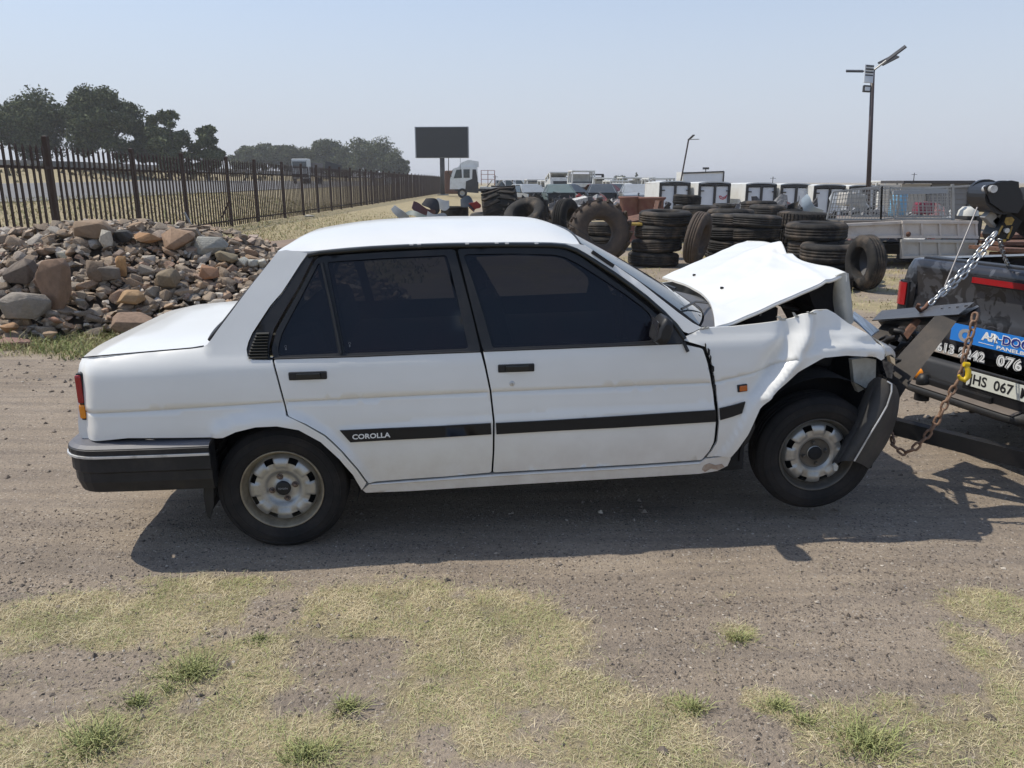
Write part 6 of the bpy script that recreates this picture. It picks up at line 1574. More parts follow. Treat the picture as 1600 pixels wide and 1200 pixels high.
b = MB(); b.box((sw*.5, -.06, shh/2), (.07, .06, shh)); b.build('corner_trim', M_mdark, shed)
for k, (x, y_) in enumerate(((-.02, .70), (-.02, .42))):
    b = MB(); b.box((-sw*.10, -.07, shh*y_), (.10, .03, .22)); b.build('vent', M_mdark, shed)
# rusty plates and a wheel at the right edge
for k, (px_, py_, L_, lab) in enumerate(((1590, 366, 1.3, 'upper rusty steel plate at the right edge'), (1592, 378, 1.5, 'middle rusty steel plate at the right edge'), (1594, 390, 1.6, 'lowest rusty steel plate at the right edge'))):
    p = at_y(px_, py_, 15.5-k*.5); b = MB(); b.box((0,0,0), (L_, .8, .07), (0, R(3*(k-1)), R(8*k)), .01); b.box((.1,0,-.08), (L_*.8,.1,.08)); o = b.build('rusty_beam', M_rust, None); o.location = p; tag(o, lab, 'steel plate')

# ================================================================== STONE PILE
def pile_h(x, y):
    xr = np.clip((-1.45 - x)/2.5, 0, 1); top = 1.02*xr**.75 + .06*np.sin(x*2.1)
    f = np.clip((y - (7.95 + .25*np.sin(x*1.3) + .35*(1-xr)))/1.95, 0, 1); bk = np.clip((12.6 - y)/1.6, 0, 1)
    return np.maximum(0, top) * (f**.8) * bk**.7 * (x < -1.25)
def hit_pile(px, py):
    d = ray(px, py)
    for k in range(400):
        t = 7.0/d[1] + k*.015/d[1]*1.0; p = CAMP + d*t
        if p[2] <= pile_h(np.array(p[0]), np.array(p[1])) or p[2] <= 0: return p
    return CAMP + d*(10/d[1])
def stone_mesh(seed, npts=15, flat=.7, bev=.0, elong=1.0):
    r = random.Random(seed); b = bmesh.new()
    for k in range(npts):
        v = Vector((r.gauss(0,1), r.gauss(0,1), r.gauss(0,1))).normalized() * r.uniform(.8, 1.0)
        v = Vector([math.copysign(abs(c)**.75, c) for c in v]); b.verts.new((v.x*elong, v.y, v.z*flat))
    res = bmesh.ops.convex_hull(b, input=b.verts[:]); dl = list({e for e in res['geom_interior'] if isinstance(e, bmesh.types.BMVert)}); 
    if dl: bmesh.ops.delete(b, geom=dl, context='VERTS')
    if bev > 0:
        bmesh.ops.bevel(b, geom=b.edges[:], offset=bev, segments=2, affect='EDGES', profile=.6, clamp_overlap=True)
        bmesh.ops.triangulate(b, faces=b.faces[:])
    me = bpy.data.meshes.new('stone'); b.to_mesh(me); b.free()
    if bev > 0: me.polygons.foreach_set('use_smooth', [True]*len(me.polygons))
    return me
ST = [(0, (.26,.205,.155)), (.2, (.36,.285,.215)), (.36, (.24,.205,.165)), (.5, (.43,.335,.245)), (.62, (.36,.315,.26)), (.72, (.45,.32,.215)), (.82, (.35,.24,.18)), (.9, (.46,.42,.365)), (.96, (.58,.53,.46)), (1, (.18,.16,.14))]
M_stone = island_mat('field_stone', ST, .9, objrnd=True, bump=.7); M_stone_i = island_mat('small_field_stone', ST, .9, bump=.5)
SM = [stone_mesh(k, 13+k % 5, .45+.1*(k % 5), .05 if k % 2 else .1, 1+.12*(k % 4)) for k in range(14)]
for me in SM: me.materials.append(M_stone)
pile = thing('stone_pile', 'long heap of loose brown and tan stones in front of the fence', 'stone pile', (-5, 9, 0))
# body of the heap under the stones
gx = np.arange(-11, -1.2, .12); gy = np.arange(7.7, 12.8, .12); PX_, PY_ = np.meshgrid(gx, gy, indexing='ij'); PZ_ = pile_h(PX_, PY_) - .10
b = MB(); b.grid([[(PX_[i,j]+5, PY_[i,j]-9, PZ_[i,j]) for j in range(len(gy))] for i in range(len(gx))], True); o = b.build('rubble_core', mat('rubble_earth', (.10,.075,.055), .95, var=.6, scale=5, bump=.5), pile, fix=False)
BL = [(86,448,64,92,.62,'tall wedge shaped brown boulder standing on its narrow end',(.20,.135,.10)), (38,478,80,48,.6,'rough pitted grey boulder at the left foot of the pile',(.23,.21,.195)), (33,424,52,42,.7,'dark angular boulder above the pitted grey one',(.12,.10,.09)),
      (150,358,76,34,.6,'large brown boulder on the crest against the fence',(.23,.17,.125)), (166,374,22,34,.9,'pale lichen covered stone just below the crest boulder',(.46,.44,.40)), (279,374,56,36,.7,'smooth rounded brown boulder on the right part of the crest',(.26,.18,.13)),
      (296,364,50,18,.7,'grey-brown boulder behind the smooth rounded one',(.24,.20,.165)), (330,384,58,32,.7,'blue-grey lump of rough rock at the right end of the crest',(.27,.275,.27)), (208,506,66,42,.6,'wide flat brown boulder at the foot beside the boot lid',(.22,.155,.12)),
      (232,371,48,18,.8,'orange-brown rounded stone between the crest boulders',(.30,.18,.10)), (205,466,42,26,.8,'blocky tan stone above the foot boulder',(.32,.215,.125)), (264,436,38,32,.8,'smooth olive-brown stone in the middle of the pile',(.19,.155,.115)),
      (191,415,20,34,.8,'bright orange-tan upright block below the crest',(.40,.24,.12)), (192,369,32,20,.7,'blackish stone beside the lichen covered one',(.055,.055,.055)), (382,409,17,17,.9,'first pale grey block at the right tail of the pile',(.36,.37,.36)),
      (397,410,17,17,.9,'second pale grey block at the right tail of the pile',(.38,.39,.38)), (412,411,18,16,.9,'third pale grey block nearest the rear window',(.40,.40,.38)), (150,425,40,38,.8,'brown rounded stone right of the wedge boulder',(.17,.13,.10)),
      (168,428,42,26,.8,'flat grey-brown stone with a dark hollow beneath',(.16,.14,.125)), (60,437,20,36,.8,'small leaning stone at the left side of the wedge',(.16,.11,.085)), (98,400,18,12,.8,'cream stone above the wedge boulder',(.45,.42,.34)),
      (355,400,38,24,.7,'mossy brown stone at the right end under the sheet',(.20,.17,.12)), (326,425,32,26,.8,'angular rust-brown block in the right part of the pile',(.28,.16,.10)), (250,440,16,14,.9,'small round tan stone by the olive one',(.3,.22,.15)), (14,512,28,18,.7,'orange slab on the grass at the left foot',(.32,.20,.12)), (80,522,24,12,.7,'flat tan stone lying in the grass before the pile',(.30,.22,.16)), (90,500,30,12,.6,'reddish flat stone at the foot under the wedge',(.28,.17,.13))]
for k, (px_, py_, w_, h_, fl, lab, c_) in enumerate(BL):
    p = hit_pile(px_, py_ + h_*.25); sc_ = (p[1]*CP + (CAM_H-p[2])*SP)/FPX; wx, hz_ = w_*sc_/2, h_*sc_/2
    me = stone_mesh(100+k, 20 if h_ > 20 else 14, 1, .12 if 'smooth' in lab or 'rounded' in lab else .045); 
    if 'wedge' in lab:
        for v in me.vertices: f = .38 + .62*(v.co.z+1)/2; v.co.x = v.co.x*f*1.15 - .12*v.co.z; v.co.y *= f
    c_ = (min(.6, c_[0]*1.24), min(.6, c_[1]*1.18), min(.6, c_[2]*1.05)); m_ = mat('boulder_%d' % k, c_, .9, var=.55, scale=3.0 + (k % 3), bump=1.0 if ('rough' in lab or 'lichen' in lab or 'lump' in lab) else .5, bscale=9 if ('rough' in lab or 'lichen' in lab or 'lump' in lab) else 5, dirt=tuple(x*.55 for x in c_), damt=.6, dscale=5)
    me.materials.append(m_); o = link('boulder', me, None); o.scale = (wx*1.0, wx*fl*.85 + .04, hz_*1.05); q_ = at_y(px_, py_, p[1]-.12); o.location = q_; o.rotation_euler = (0, 0, R((k*37) % 50 - 25)) if 'wedge' not in lab else (R(-8), 0, 0)
    tag(o, lab, 'boulder')
rs_ = random.Random(77); cand = []
while len(cand) < 4200:
    x = rs_.uniform(-8.4, -1.3); y = rs_.uniform(7.85, 11.0); h_ = float(pile_h(np.array(x), np.array(y)))
    if h_ < .02 and rs_.random() < .9: continue
    if y > 10.1 and rs_.random() < .7: continue
    s = rs_.choice([.034,.038,.042,.046,.05,.055,.06,.07,.08,.095]) * rs_.uniform(.8, 1.15); cand.append((s, x, y, h_))
vis = [c for c in cand if -6.2 < c[1] < -1.6 and c[2] < 10.2]; vis.sort(reverse=True)
big = vis[:290]; bs = set(big); VV = []; FF_ = []; off_ = 0
base_np = [(np.array([tuple(v.co) for v in m.vertices]), [tuple(p.vertices) for p in m.polygons]) for m in [stone_mesh(300+k, 11, .6) for k in range(8)]]
sb = MB()
for (s, x, y, h_) in cand:
    rot = (rs_.uniform(-.6,.6), rs_.uniform(-.6,.6), rs_.uniform(0, 6.28))
    if (s, x, y, h_) in bs:
        o = link('stone', rs_.choice(SM), pile); o.location = (x+5, y-9, h_ + s*.15); o.scale = (s*1.15, s*.95, s); o.rotation_euler = rot
    else:
        V_, Fq = base_np[rs_.randrange(8)]; M_ = np.array(Euler(rot).to_matrix()); sb.add((V_*s) @ M_.T + np.array([x+5, y-9, h_+s*.1]), Fq)
o = sb.build('small_stone', M_stone_i, pile, fix=False); o['kind'] = 'stuff'
# loose sheet propped over the right end of the pile
a_ = [at_y(345, 392, 11.6), at_y(400, 379, 12.6), at_y(475, 372, 12.8), at_y(470, 383, 10.9), at_y(428, 388, 10.7), at_y(400, 393.5, 10.7), at_y(362, 391, 10.8)]
b = MB(); b.prism(a_, (0, 0, -.03)); o = b.build('steel_sheet', mat('earth_brown_sheet', (.23,.165,.115), .9, var=.4, scale=1.5, col2=(.17,.12,.085)), None); tag(o, 'brown sheet lying over a dark hollow behind the right end of the stones', 'sheet')
b = MB(); b.prism([at_y(385, 394, 10.85), at_y(470, 384, 11.0), at_y(470, 420, 11.0), at_y(385, 420, 10.85)], (0, .6, 0)); o = b.build('sheet_shadow_block', mat('painted_shadow_black', (.02,.016,.013), .95, var=.5), None); tag(o, 'shaded dark soil bank under the brown sheet', 'soil bank')  # near-black block stands in for the shadow below the sheet
# a few low stones in the yard and at the verge
for (px_, py_, s, lab) in ((483, 339, .16, 'pale stone lying on the verge near the fence posts'), (20, 540, .12, 'reddish stone in the grass at the left edge')):
    p = at_z(px_, py_, 0); o = link('boulder', SM[3].copy(), None); o.data.materials.clear(); o.data.materials.append(mat('pale_stone' if s > .13 else 'reddish_stone', (.42,.40,.36) if s > .13 else (.25,.15,.12), .9, var=.3)); o.location = (p.x, p.y, s*.2); o.scale = (s*1.3, s, s*.7); tag(o, lab, 'stone')
# ================================================================== TOW TRUCK
BET = R(15.5); TC = np.array([2.88, 4.45, 0.0]); cb_, sb_ = math.cos(BET), math.sin(BET); TN = np.array([cb_, sb_, 0])
truck = thing('tow_truck', 'black camouflage-wrapped pickup tow truck with its lettered tailgate towards the sedan', 'tow truck', tuple(TC), BET)
def tl_(p): d = np.array(p) - TC; return Vector((d[0]*cb_ + d[1]*sb_, -d[0]*sb_ + d[1]*cb_, d[2]))      # local: x forward (away), y left = far side, z up
def tail(px, py, off=0.0):
    """photo pixel -> local point on the tailgate plane moved back by off"""
    return tl_(at_plane(px, py, TC - TN*off, TN))
def camo():
    m = bpy.data.materials.new('camouflage_wrap'); m.use_nodes = True; N, L = m.node_tree.nodes, m.node_tree.links; p = N['Principled BSDF']
    p.inputs['Roughness'].default_value = .28; p.inputs['Coat Weight'].default_value = .3
    tc = N.new('ShaderNodeTexCoord'); cur = None; prev = (.018,.018,.021)
    rgb = N.new('ShaderNodeRGB'); rgb.outputs[0].default_value = prev + (1,); cur = rgb.outputs[0]
    for k, (c, sc, th) in enumerate((((.045,.047,.054), 5, .50), ((.008,.008,.010), 7, .56), ((.075,.078,.088), 9, .64))):
        mp = N.new('ShaderNodeMapping'); mp.inputs['Location'].default_value = (k*7, 3*k, 5); L.new(tc.outputs['Object'], mp.inputs[0])
        n = N.new('ShaderNodeTexNoise'); n.inputs['Scale'].default_value = sc; n.inputs['Detail'].default_value = 3; n.inputs['Roughness'].default_value = .55; n.inputs['Distortion'].default_value = .9; L.new(mp.outputs[0], n.inputs['Vector'])
        r = N.new('ShaderNodeMapRange'); r.inputs[1].default_value = th; r.inputs[2].default_value = th+.012; L.new(n.outputs[0], r.inputs[0])
        x = N.new('ShaderNodeMix'); x.data_type = 'RGBA'; L.new(r.outputs[0], x.inputs[0]); L.new(cur, x.inputs[6]); x.inputs[7].default_value = c + (1,); cur = x.outputs[2]
    L.new(cur, p.inputs['Base Color']); return m
M_camo = camo(); M_tblk = mat('truck_black_plastic', (.011,.011,.013), .45, spec=.35, var=.4, scale=8, dirt=(.09,.075,.06), damt=.3, dscale=3)
M_tread = mat('scuffed_brown_tread', (.15,.125,.105), .6, var=.5, scale=12)
M_step = mat('scuffed_bumper_top', (.026,.026,.027), .5, spec=.35, var=.5, scale=6, dirt=(.12,.10,.08), damt=.5, dscale=3, stretch=(1, 1, 1))
M_tsteel = mat('black_painted_steel', (.010,.010,.011), .5, spec=.35, var=.4, scale=8, dirt=(.07,.055,.045), damt=.25)
ztop = tail(1435, 408).z; Wf = tail(1400, 470).y; 
HWt = .86
# tailgate
zt = .5*(tail(1435, 408).z + tail(1600, 427).z); zb = tail(1600, 575).z
b = MB(); P = []
for (x, z) in [(.05, zt+.015), (.0, zt+.005), (-.012, zt-.04), (.0, zt-.10), (.015, zt-.22), (.0, zt-.30), (-.012, zt-.38), (.01, zt-.46), (.015, zb)]:
    P.append([(x, y, z) for y in np.linspace(-.70, .70, 15)])
b.slab(P, (.05, 0, 0)); tg = b.build('tailgate', M_camo, truck)
b = MB(); b.box((.10, 0, zt+.012), (.10, 1.44, .03), ch=.01); b.build('tailgate_cap', M_tblk, tg)
# brake light strip
a0, a1 = tail(1520, 436.5, .02), tail(1604, 449, .02)
b = MB(); b.beam(a0, (a0.x, -.34, a0.z+.0), .03, .052); bl = b.build('brake_light_strip', M_blk, tg)
b = MB(); b.beam((a0.x-.012, a0.y-.015, a0.z), (a0.x-.012, -.32, a0.z), .02, .034); b.build('red_lens', M_red, bl)
# bed side and rear corner, far side and near side
zf = .48
for sgn in (1, -1):
    P = []
    for (x, z, w_) in [(.06,zt+.03,HWt-.02)]: pass
    secs = [(.02,-.0), (.0,.04)]
    b = MB(); P = []
    for (yy, xx) in [(.715,.0),(.77,-.0),(.825,.015),(.865,.05),(.885,.12),(.89,.3),(.89,1.0),(.89,1.75)]:
        P.append([(xx, sgn*yy, zf-.02), (xx, sgn*(yy+.012), zf+.2), (xx, sgn*(yy+.008), zt-.18), (xx+.01, sgn*(yy-.01), zt-.06), (xx+.03, sgn*(yy-.03), zt), (xx+.05, sgn*(yy-.06), zt+.01), (xx+.05, sgn*(max(yy-.12,.70)), zt+.005)])
    b.slab(P, (0, -sgn*.02, 0)); b.build('bed_side', M_camo, truck)
    # tail lamp
    zl0, zl1 = tail(1405, 437).z, tail(1405, 487).z
    P = []
    for (yy, xx) in [(.755,-.010),(.80,-.012),(.845,.0),(.880,.035),(.898,.09),(.902,.15)]: P.append([(xx, sgn*yy, z) for z in (zl1, zl1+.03, zl0-.05, zl0)])
    b = MB(); b.slab(P, (.02, -sgn*.01, 0)); tlp = b.build('tail_lamp', M_blk, truck)
    P = []
    zz0, zz1 = tail(1405, 439).z, tail(1405, 474).z
    for (yy, xx) in [(.765,-.018),(.805,-.020),(.845,-.008),(.878,.022),(.900,.07)]: P.append([(xx, sgn*yy, z) for z in (zz1, (zz0+zz1)/2, zz0)])
    b = MB(); b.slab(P, (.012, 0, 0)); b.build('tail_lens', M_red, tlp)
# bed box, inner floor, cab, far enough to stand up from another side
b = MB(); b.box((.95, 0, zf+.10), (1.8, 1.40, .06)); b.box((1.86, 0, (zf+zt)/2+.05), (.06, 1.40, zt-zf+.1)); b.build('bed_floor', M_dark, truck)
prf = [(1.95,.45),(1.95,1.25),(2.05,1.62),(2.5,1.72),(3.4,1.70),(4.05,1.22),(5.0,1.12),(5.15,.9),(5.15,.45)]
b = MB(); b.prism([(x, -.80, z) for x, z in prf], (0, 1.60, 0)); cabo = b.build('cab', M_camo, truck)
for sgn in (1, -1):
    b = MB(); b.prism([(2.15,sgn*.805,1.2),(2.2,sgn*.80,1.58),(3.35,sgn*.80,1.62),(3.85,sgn*.805,1.22)], (0, sgn*.008, 0)); b.build('side_window', M_dglass, cabo)
b = MB(); b.prism([(1.945,-.7,1.22),(2.04,-.65,1.6),(2.04,.65,1.6),(1.945,.7,1.22)], (-.008,0,0)); b.build('rear_window', M_dglass, cabo)
b = MB(); b.box((2.6, 0, .42), (4.6, 1.0, .16)); b.tube([(1.0,-.7,.39),(1.0,.7,.39)], .06, 10); b.lathe([(.0,-.14),(.13,-.10),(.13,.10),(.0,.14)], 14, 'y', c=(1.0,.05,.39)); b.build('chassis', M_dark, truck)
for x in (1.05, 4.15):
    for yy in (-.92, .66): wheel_simple(truck, (x, yy, .39), .39, .26, 'y')
b = MB(); b.prism([(1.05+.50*math.cos(R(a)), -.885, .42+.50*math.sin(R(a))) for a in range(0, 181, 15)], (0, .05, 0)); b.build('wheel_arch', M_dark, truck)
b = MB(); b.prism([(1.05+.50*math.cos(R(a)), .835, .42+.50*math.sin(R(a))) for a in range(0, 181, 15)], (0, .05, 0)); b.build('wheel_arch', M_dark, truck)
# rear bumper: top step, face, corners
zB0 = tail(1440, 556).z; zB1 = tail(1600, 672, .2).z
zB0 = .545; zB1 = .29
P = []
for yy in np.linspace(-.88, .88, 33):
    e = max(0, (abs(yy)-.66)/.22); xo = -.20 + .16*e**2
    c_ = 1 if abs(yy) < .30 else 0; c2 = sstep(.36, .46, abs(yy))
    P.append([(xo+.18, yy, zB0), (xo+.05, yy, zB0), (xo+.02-.04*c2, yy, zB0-.03), (xo+.03-.05*c2, yy, zB0-.13), (xo+.01-.03*c2, yy, zB0-.155), (xo-.07+.05*c2, yy, zB0-.175), (xo-.075+.06*c2, yy, zB1+.04), (xo+.06, yy, zB1), (xo+.18, yy, zB1)])
b = MB(); b.slab(P, (.012, 0, 0)); bmp = b.build('rear_bumper', M_step, truck)
b = MB(); b.slab([[(x-.003, y, z+.004) for x, y, z in r[4:6]] for r in P[9:-9]], (-.002,0,.003)); b.build('step_tread', M_tread, bmp)
# number plate and lettering
def plane_text(nm, txt, pxa, pya, pxb, pyb, hpx, m, par, off, bold=0.0, sp=1.0):
    a, c = tail(pxa, pya, off), tail(pxb, pyb, off); a.x = c.x = -off; a2 = tail(pxa, pya-hpx, off); size = (a2.z-a.z)/.72
    u = Vector((0, c.y-a.y, 0)); return place_text(nm, txt, size, m, par, a, u, (0, 0, 1), .0006, bold, sp, width=abs(c.y-a.y))
po = .218
pa, pb = tail(1509, 601, po), tail(1509, 577.5, po)
b = MB(); hgt_ = pb.z-pa.z; b.prism([(-po, pa.y, pa.z), (-po, pa.y-.50, pa.z), (-po, pa.y-.50, pb.z), (-po, pa.y, pb.z)], (.006,0,0)); npl = b.build('number_plate', mat('number_plate_white', (.66,.67,.60), .4, var=.15, scale=4), truck)
b = MB(); b.prism([(-po+.008, pa.y+.03, pa.z-.06), (-po+.008, pa.y-.53, pa.z-.06), (-po+.008, pa.y-.53, pb.z+.012), (-po+.008, pa.y+.03, pb.z+.012)], (.012,0,0)); b.build('plate_recess', M_tblk, npl)
M_ink = mat('black_ink', (.012,.012,.014), .5)
y0 = pa.y - .02; zz = pa.z + hgt_*.20; ts = hgt_*.66/.72
place_text('plate_lettering', 'JHS', ts, M_ink, npl, (-po-.0012, y0, zz), (0,-1,0), (0,0,1), .0006, .0012, width=.125)
place_text('plate_lettering', '067', ts, M_ink, npl, (-po-.0012, y0-.165, zz), (0,-1,0), (0,0,1), .0006, .0012, width=.125)
place_text('plate_lettering', 'MP', ts, M_ink, npl, (-po-.0012, y0-.335, zz), (0,-1,0), (0,0,1), .0006, .0012, width=.10)
# blue sticker band
of_ = .022; ba, bt = tail(1484, 530, of_), tail(1484, 503, of_)
M_blue = mat('blue_sticker', (.02,.20,.62), .35); M_navy = mat('navy_letter', (.02,.025,.20), .4); M_silver = mat('silver_print', (.45,.46,.48), .3, metal=.5)
b = MB(); b.prism([(-of_, ba.y, ba.z), (-of_, -.66, ba.z), (-of_, -.66, bt.z), (-of_, ba.y, bt.z)], (.004,0,0)); bn = b.build('blue_sticker', M_blue, tg)
bh = bt.z-ba.z
def btxt(txt, y, z, size, m, wd, bold=.001, d=.0012, nm='sticker_lettering'): return place_text(nm, txt, size, m, bn, (-of_-d, y, z), (0,-1,0), (0,0,1), .0005, bold, width=wd)
yA = tail(1536, 520, of_).y; yD = tail(1560, 524, of_).y; yC0 = tail(1500, 524, of_).y
btxt('C', yC0+.01, ba.z+.01, bh*.95, M_silver, .09, .006); btxt('AR', yA, ba.z+bh*.42, bh*.62, M_white, abs(tail(1522,515,of_).y-tail(1548,520,of_).y), .003)
xx = tail(1557, 520, of_).y
b = MB(); pts = [(-of_-.002, xx+.05-.1*t, ba.z+bh*(.62+dz)) for t, dz in ((0,0),(.25,.0),(.38,.22),(.5,-.28),(.62,.16),(.72,0),(1,0))]; b.tube(pts, .0028, 5); b.build('pulse_line', M_white, bn)
wD = .34
btxt('DOCTOR', yD-.03+.0, ba.z+bh*.40, bh*.66, M_white, wD+.008, .005, .0010); btxt('DOCTOR', yD-.032, ba.z+bh*.41, bh*.62, M_navy, wD, .0015, .0022)
btxt('PANELBEATERS', yD-.0, ba.z+bh*.08, bh*.26, M_white, .36, .0008)
b = MB(); b.beam((-of_-.001, yA+.02, ba.z+bh*.22), (-of_-.001, yD+.02, ba.z+bh*.20), .002, .003); b.build('thin_line', M_white, bn)
def phone(txt, px, py, hpx, wd):
    a = tail(px, py, of_); sz = (tail(px, py-hpx, of_).z - a.z)/.72
    place_text('phone_lettering', txt, sz, M_white, tg, (-of_-.0, a.y, a.z), (0,-1,0), (0,0,1), .0005, .0065, 1.15, width=wd+.010)
    place_text('phone_lettering', txt, sz, M_ink, tg, (-of_-.0014, a.y-.004, a.z), (0,-1,0), (0,0,1), .0005, .0038, 1.15, width=wd+.004)
    place_text('phone_lettering', txt, sz, M_white, tg, (-of_-.0028, a.y-.006, a.z), (0,-1,0), (0,0,1), .0005, .0012, 1.15, width=wd)
phone('613 2242', 1463, 547, 13.5, abs(tail(1463,545,of_).y-tail(1538,555,of_).y)); phone('076', 1557, 570, 16, .16)
# amber bumper reflectors (far corner)
for (x, y, r_) in ((1434, 583.5, .036), (1425, 599, .030)):
    p = tail(x, y, .22); p.x = -.215 + .0*r_; b = MB(); b.lathe([(.0,-.012),(r_*.9,-.010),(r_,.004)], 18, 'x', c=tuple(p)); b.build('amber_reflector', M_amber, bmp)
# under-run step, tow ball, underbody lumps
b = MB(); q = [tail(1398, 655, .30), tail(1410, 640, .30)]; b.box((-.05, .62, .43), (.42, .36, .035), (0, R(3), 0)); b.box((-.05, .50, .36), (.36, .5, .05), (0, R(-4), 0)); b.build('side_step', M_tsteel, truck)
b = MB(); b.tube([(-.22,.30,.28),(-.22,.30,.36)], .045, 12); b.lathe([(.0,.10),(.03,.095),(.045,.06),(.045,.03),(.03,.0)], 16, 'z', c=(-.22,.30,.35)); b.box((-.1,.1,.38), (.25,.6,.10), ch=.01); b.tube([(-.15,.0,.30),(-.05,-.15,.36),(-.1,-.3,.30)], .03, 8); b.build('tow_ball', M_tsteel, truck)
b = MB()
for k in range(10):
    r = random.Random(k+90); a = Vector((r.uniform(-.05,.3), r.uniform(-.4,.5), r.uniform(.30,.44))); b.tube([a, a+Vector((r.uniform(-.1,.1), r.uniform(-.2,.2), r.uniform(-.05,.05)))], r.uniform(.02,.04), 8)
b.build('hanging_bracket', M_tsteel, truck)
# long low towing bar
A_, B_ = tl_(at_y(1392, 664, 4.05)), tl_(at_y(1640, 727, 3.66))
b = MB(); b.beam(A_, B_, .07, .085); b.build('towing_bar', M_tsteel, truck)
# boom on the bed
YB = 4.35
def bt_(px, py, Y=YB): return tl_(at_y(px, py, Y))
hd = bt_(1552, 310); sc_ = (hd - bt_(1552, 330)).length/20      # metres per pixel
ax = bt_(1552+10, 310) - hd; ax.normalize()
nrm_ = Vector((ax.y, -ax.x, 0)); 
if (tl_((0, 0, 1.6)) - hd).dot(nrm_) < 0: nrm_ = -nrm_
def disc_out(pts, dep, z0=0.0): return [bt_(x, y) + nrm_*z0 for x, y in pts]
boom = bpy.data.objects.new('boom', None); COL.objects.link(boom); boom.parent = truck
b = MB(); n_ = 26; ring = [(1551+29*math.cos(2*math.pi*k/n_), 308+26*math.sin(2*math.pi*k/n_)) for k in range(n_)]
b.prism([p for p in disc_out(ring, 0, .10)], -nrm_*.025); b.prism([p for p in disc_out([(x*.92+1551*.08, y*.92+308*.08) for x, y in ring], 0, .075)], -nrm_*.15); b.prism([p for p in disc_out([(x+5, y-2) for x, y in ring], 0, -.08)], -nrm_*.025)
b.build('sheave_head', mat('sheave_black', (.012,.013,.016), .42), boom)
b = MB(); b.prism(disc_out([(1520,292),(1526,288),(1546,284),(1560,282),(1571,284),(1572,300),(1580,316),(1570,332),(1548,330),(1528,316)], 0, .115), -nrm_*.02); b.build('sheave_plate', MATS['sheave_black'], boom)
c_ = bt_(1529, 295) + nrm_*.12; b = MB(); b.tube([c_ - nrm_*.06, c_ + nrm_*.02], .020, 12); b.build('sheave_bolt', M_chrome, boom)
b = MB(); b.tube([bt_(1580, 316) , bt_(1606, 336), bt_(1700, 405, 4.2)], .10, 14); b.build('boom_arm', M_tsteel, boom)
b = MB(); b.prism(disc_out([(1562,332),(1583,322),(1593,330),(1572,366),(1566,374),(1557,377),(1549,374),(1546,366)], 0, .07), -nrm_*.14); brk = b.build('hanger_bracket', M_tsteel, boom)
M_yel = mat('worn_yellow_paint', (.50,.33,.06), .55, var=.6, scale=30, col2=(.2,.12,.04))
b = MB(); b.prism(disc_out([(1559,339),(1568,338),(1572,342),(1568,350),(1560,351),(1557,346)], 0, .0735), -nrm_*.003); b.build('yellow_sticker', M_yel, brk)
for e in ([(1546,364),(1553,351),(1555,352),(1548,366)], [(1560,371),(1568,352),(1570,353),(1563,372)], [(1548,372),(1560,373),(1558,377),(1552,376)]):
    b = MB(); b.prism(disc_out(e, 0, .0735), -nrm_*.003); b.build('yellow_stripe', M_yel, brk)
c_ = bt_(1559, 359) + nrm_*.085; b = MB(); b.tube([c_, c_-nrm_*.18], .014, 10); b.build('pin', M_chrome, brk)
b = MB(); b.beam(bt_(1540, 334), bt_(1556, 350), .05, .05); b.beam(bt_(1568, 334), bt_(1552, 350), .05, .05); b.build('brace', M_galv, boom)
b = MB(); b.tube([bt_(1573, 289), bt_(1600, 306), bt_(1640, 335)], .006, 6); b.build('winch_rope', M_tsteel, boom)
b = MB(); b.beam((.9, .0, zf+.1), (.9, .0, zt+.35), .12, .12); b.beam((.9,0,zt+.30), tuple(bt_(1700, 405, 4.2)), .10, .10); b.build('mast', M_tsteel, boom)
# wire from the head to the sling
p0, p1 = at_y(1527, 324, 4.25), at_y(1476, 448, 4.12)
b = MB(); b.tube([p0, p1], .0045, 6); o = b.build('steel_wire', mat('thin_steel_wire', (.30,.28,.27), .5, metal=.5), None); tag(o, 'thin straight wire from the boom head down to the sling beam', 'wire')
# ================================================================== SLING
sling = thing('tow_sling', 'black steel sling beam with rubber straps lifting the nose of the sedan', 'tow sling', tuple(at_y(1445, 490, 4.05)))
of3 = -Vector(sling.location)
Ff, Nn = at_y(1366, 498, 4.42), at_y(1520, 479, 3.72)
M_sl = mat('sling_black_steel', (.06,.062,.068), .42, var=.4, scale=10, dirt=(.13,.11,.09), damt=.4, dscale=6)
bm_ = MB(); A_, B_, C_, D_ = at_y(1378, 485, 4.42), at_y(1522, 472, 3.74), at_y(1498, 491, 3.66), at_y(1363, 500, 4.34)
bm_.prism([v+of3 for v in (A_, B_, C_, D_)], (0.01, .03, -.012)); beam_ = bm_.build('sling_beam', M_sl, sling)
b = MB(); b.prism([v+of3 for v in (at_y(1372,502,4.36), at_y(1508,491,3.69), at_y(1530,479,3.74), at_y(1532,487,3.76), at_y(1512,503,3.72), at_y(1380,512,4.36))], (.02,.05,-.0)); b.build('beam_flange', M_sl, sling)
for x, y, Y_ in ((1376,494,4.36),(1384,493,4.33),(1393,492,4.28),(1402,491,4.24),(1471,484,3.90),(1483,483,3.85),(1495,482,3.79),(1508,480,3.74)):
    c_ = at_y(x, y+3, Y_)+of3; b = MB(); b.lathe([(.0,.008),(.008,.007),(.010,-.01)], 8, 'z', c=(c_.x, c_.y-.005, c_.z+.014), smooth=False); b.build('bolt', M_sl, beam_)
M_rub = mat('worn_rubber_belt', (.032,.029,.027), .7, spec=.3, var=.6, scale=9, col2=(.06,.05,.042), dirt=(.12,.09,.065), damt=.5, dscale=5)
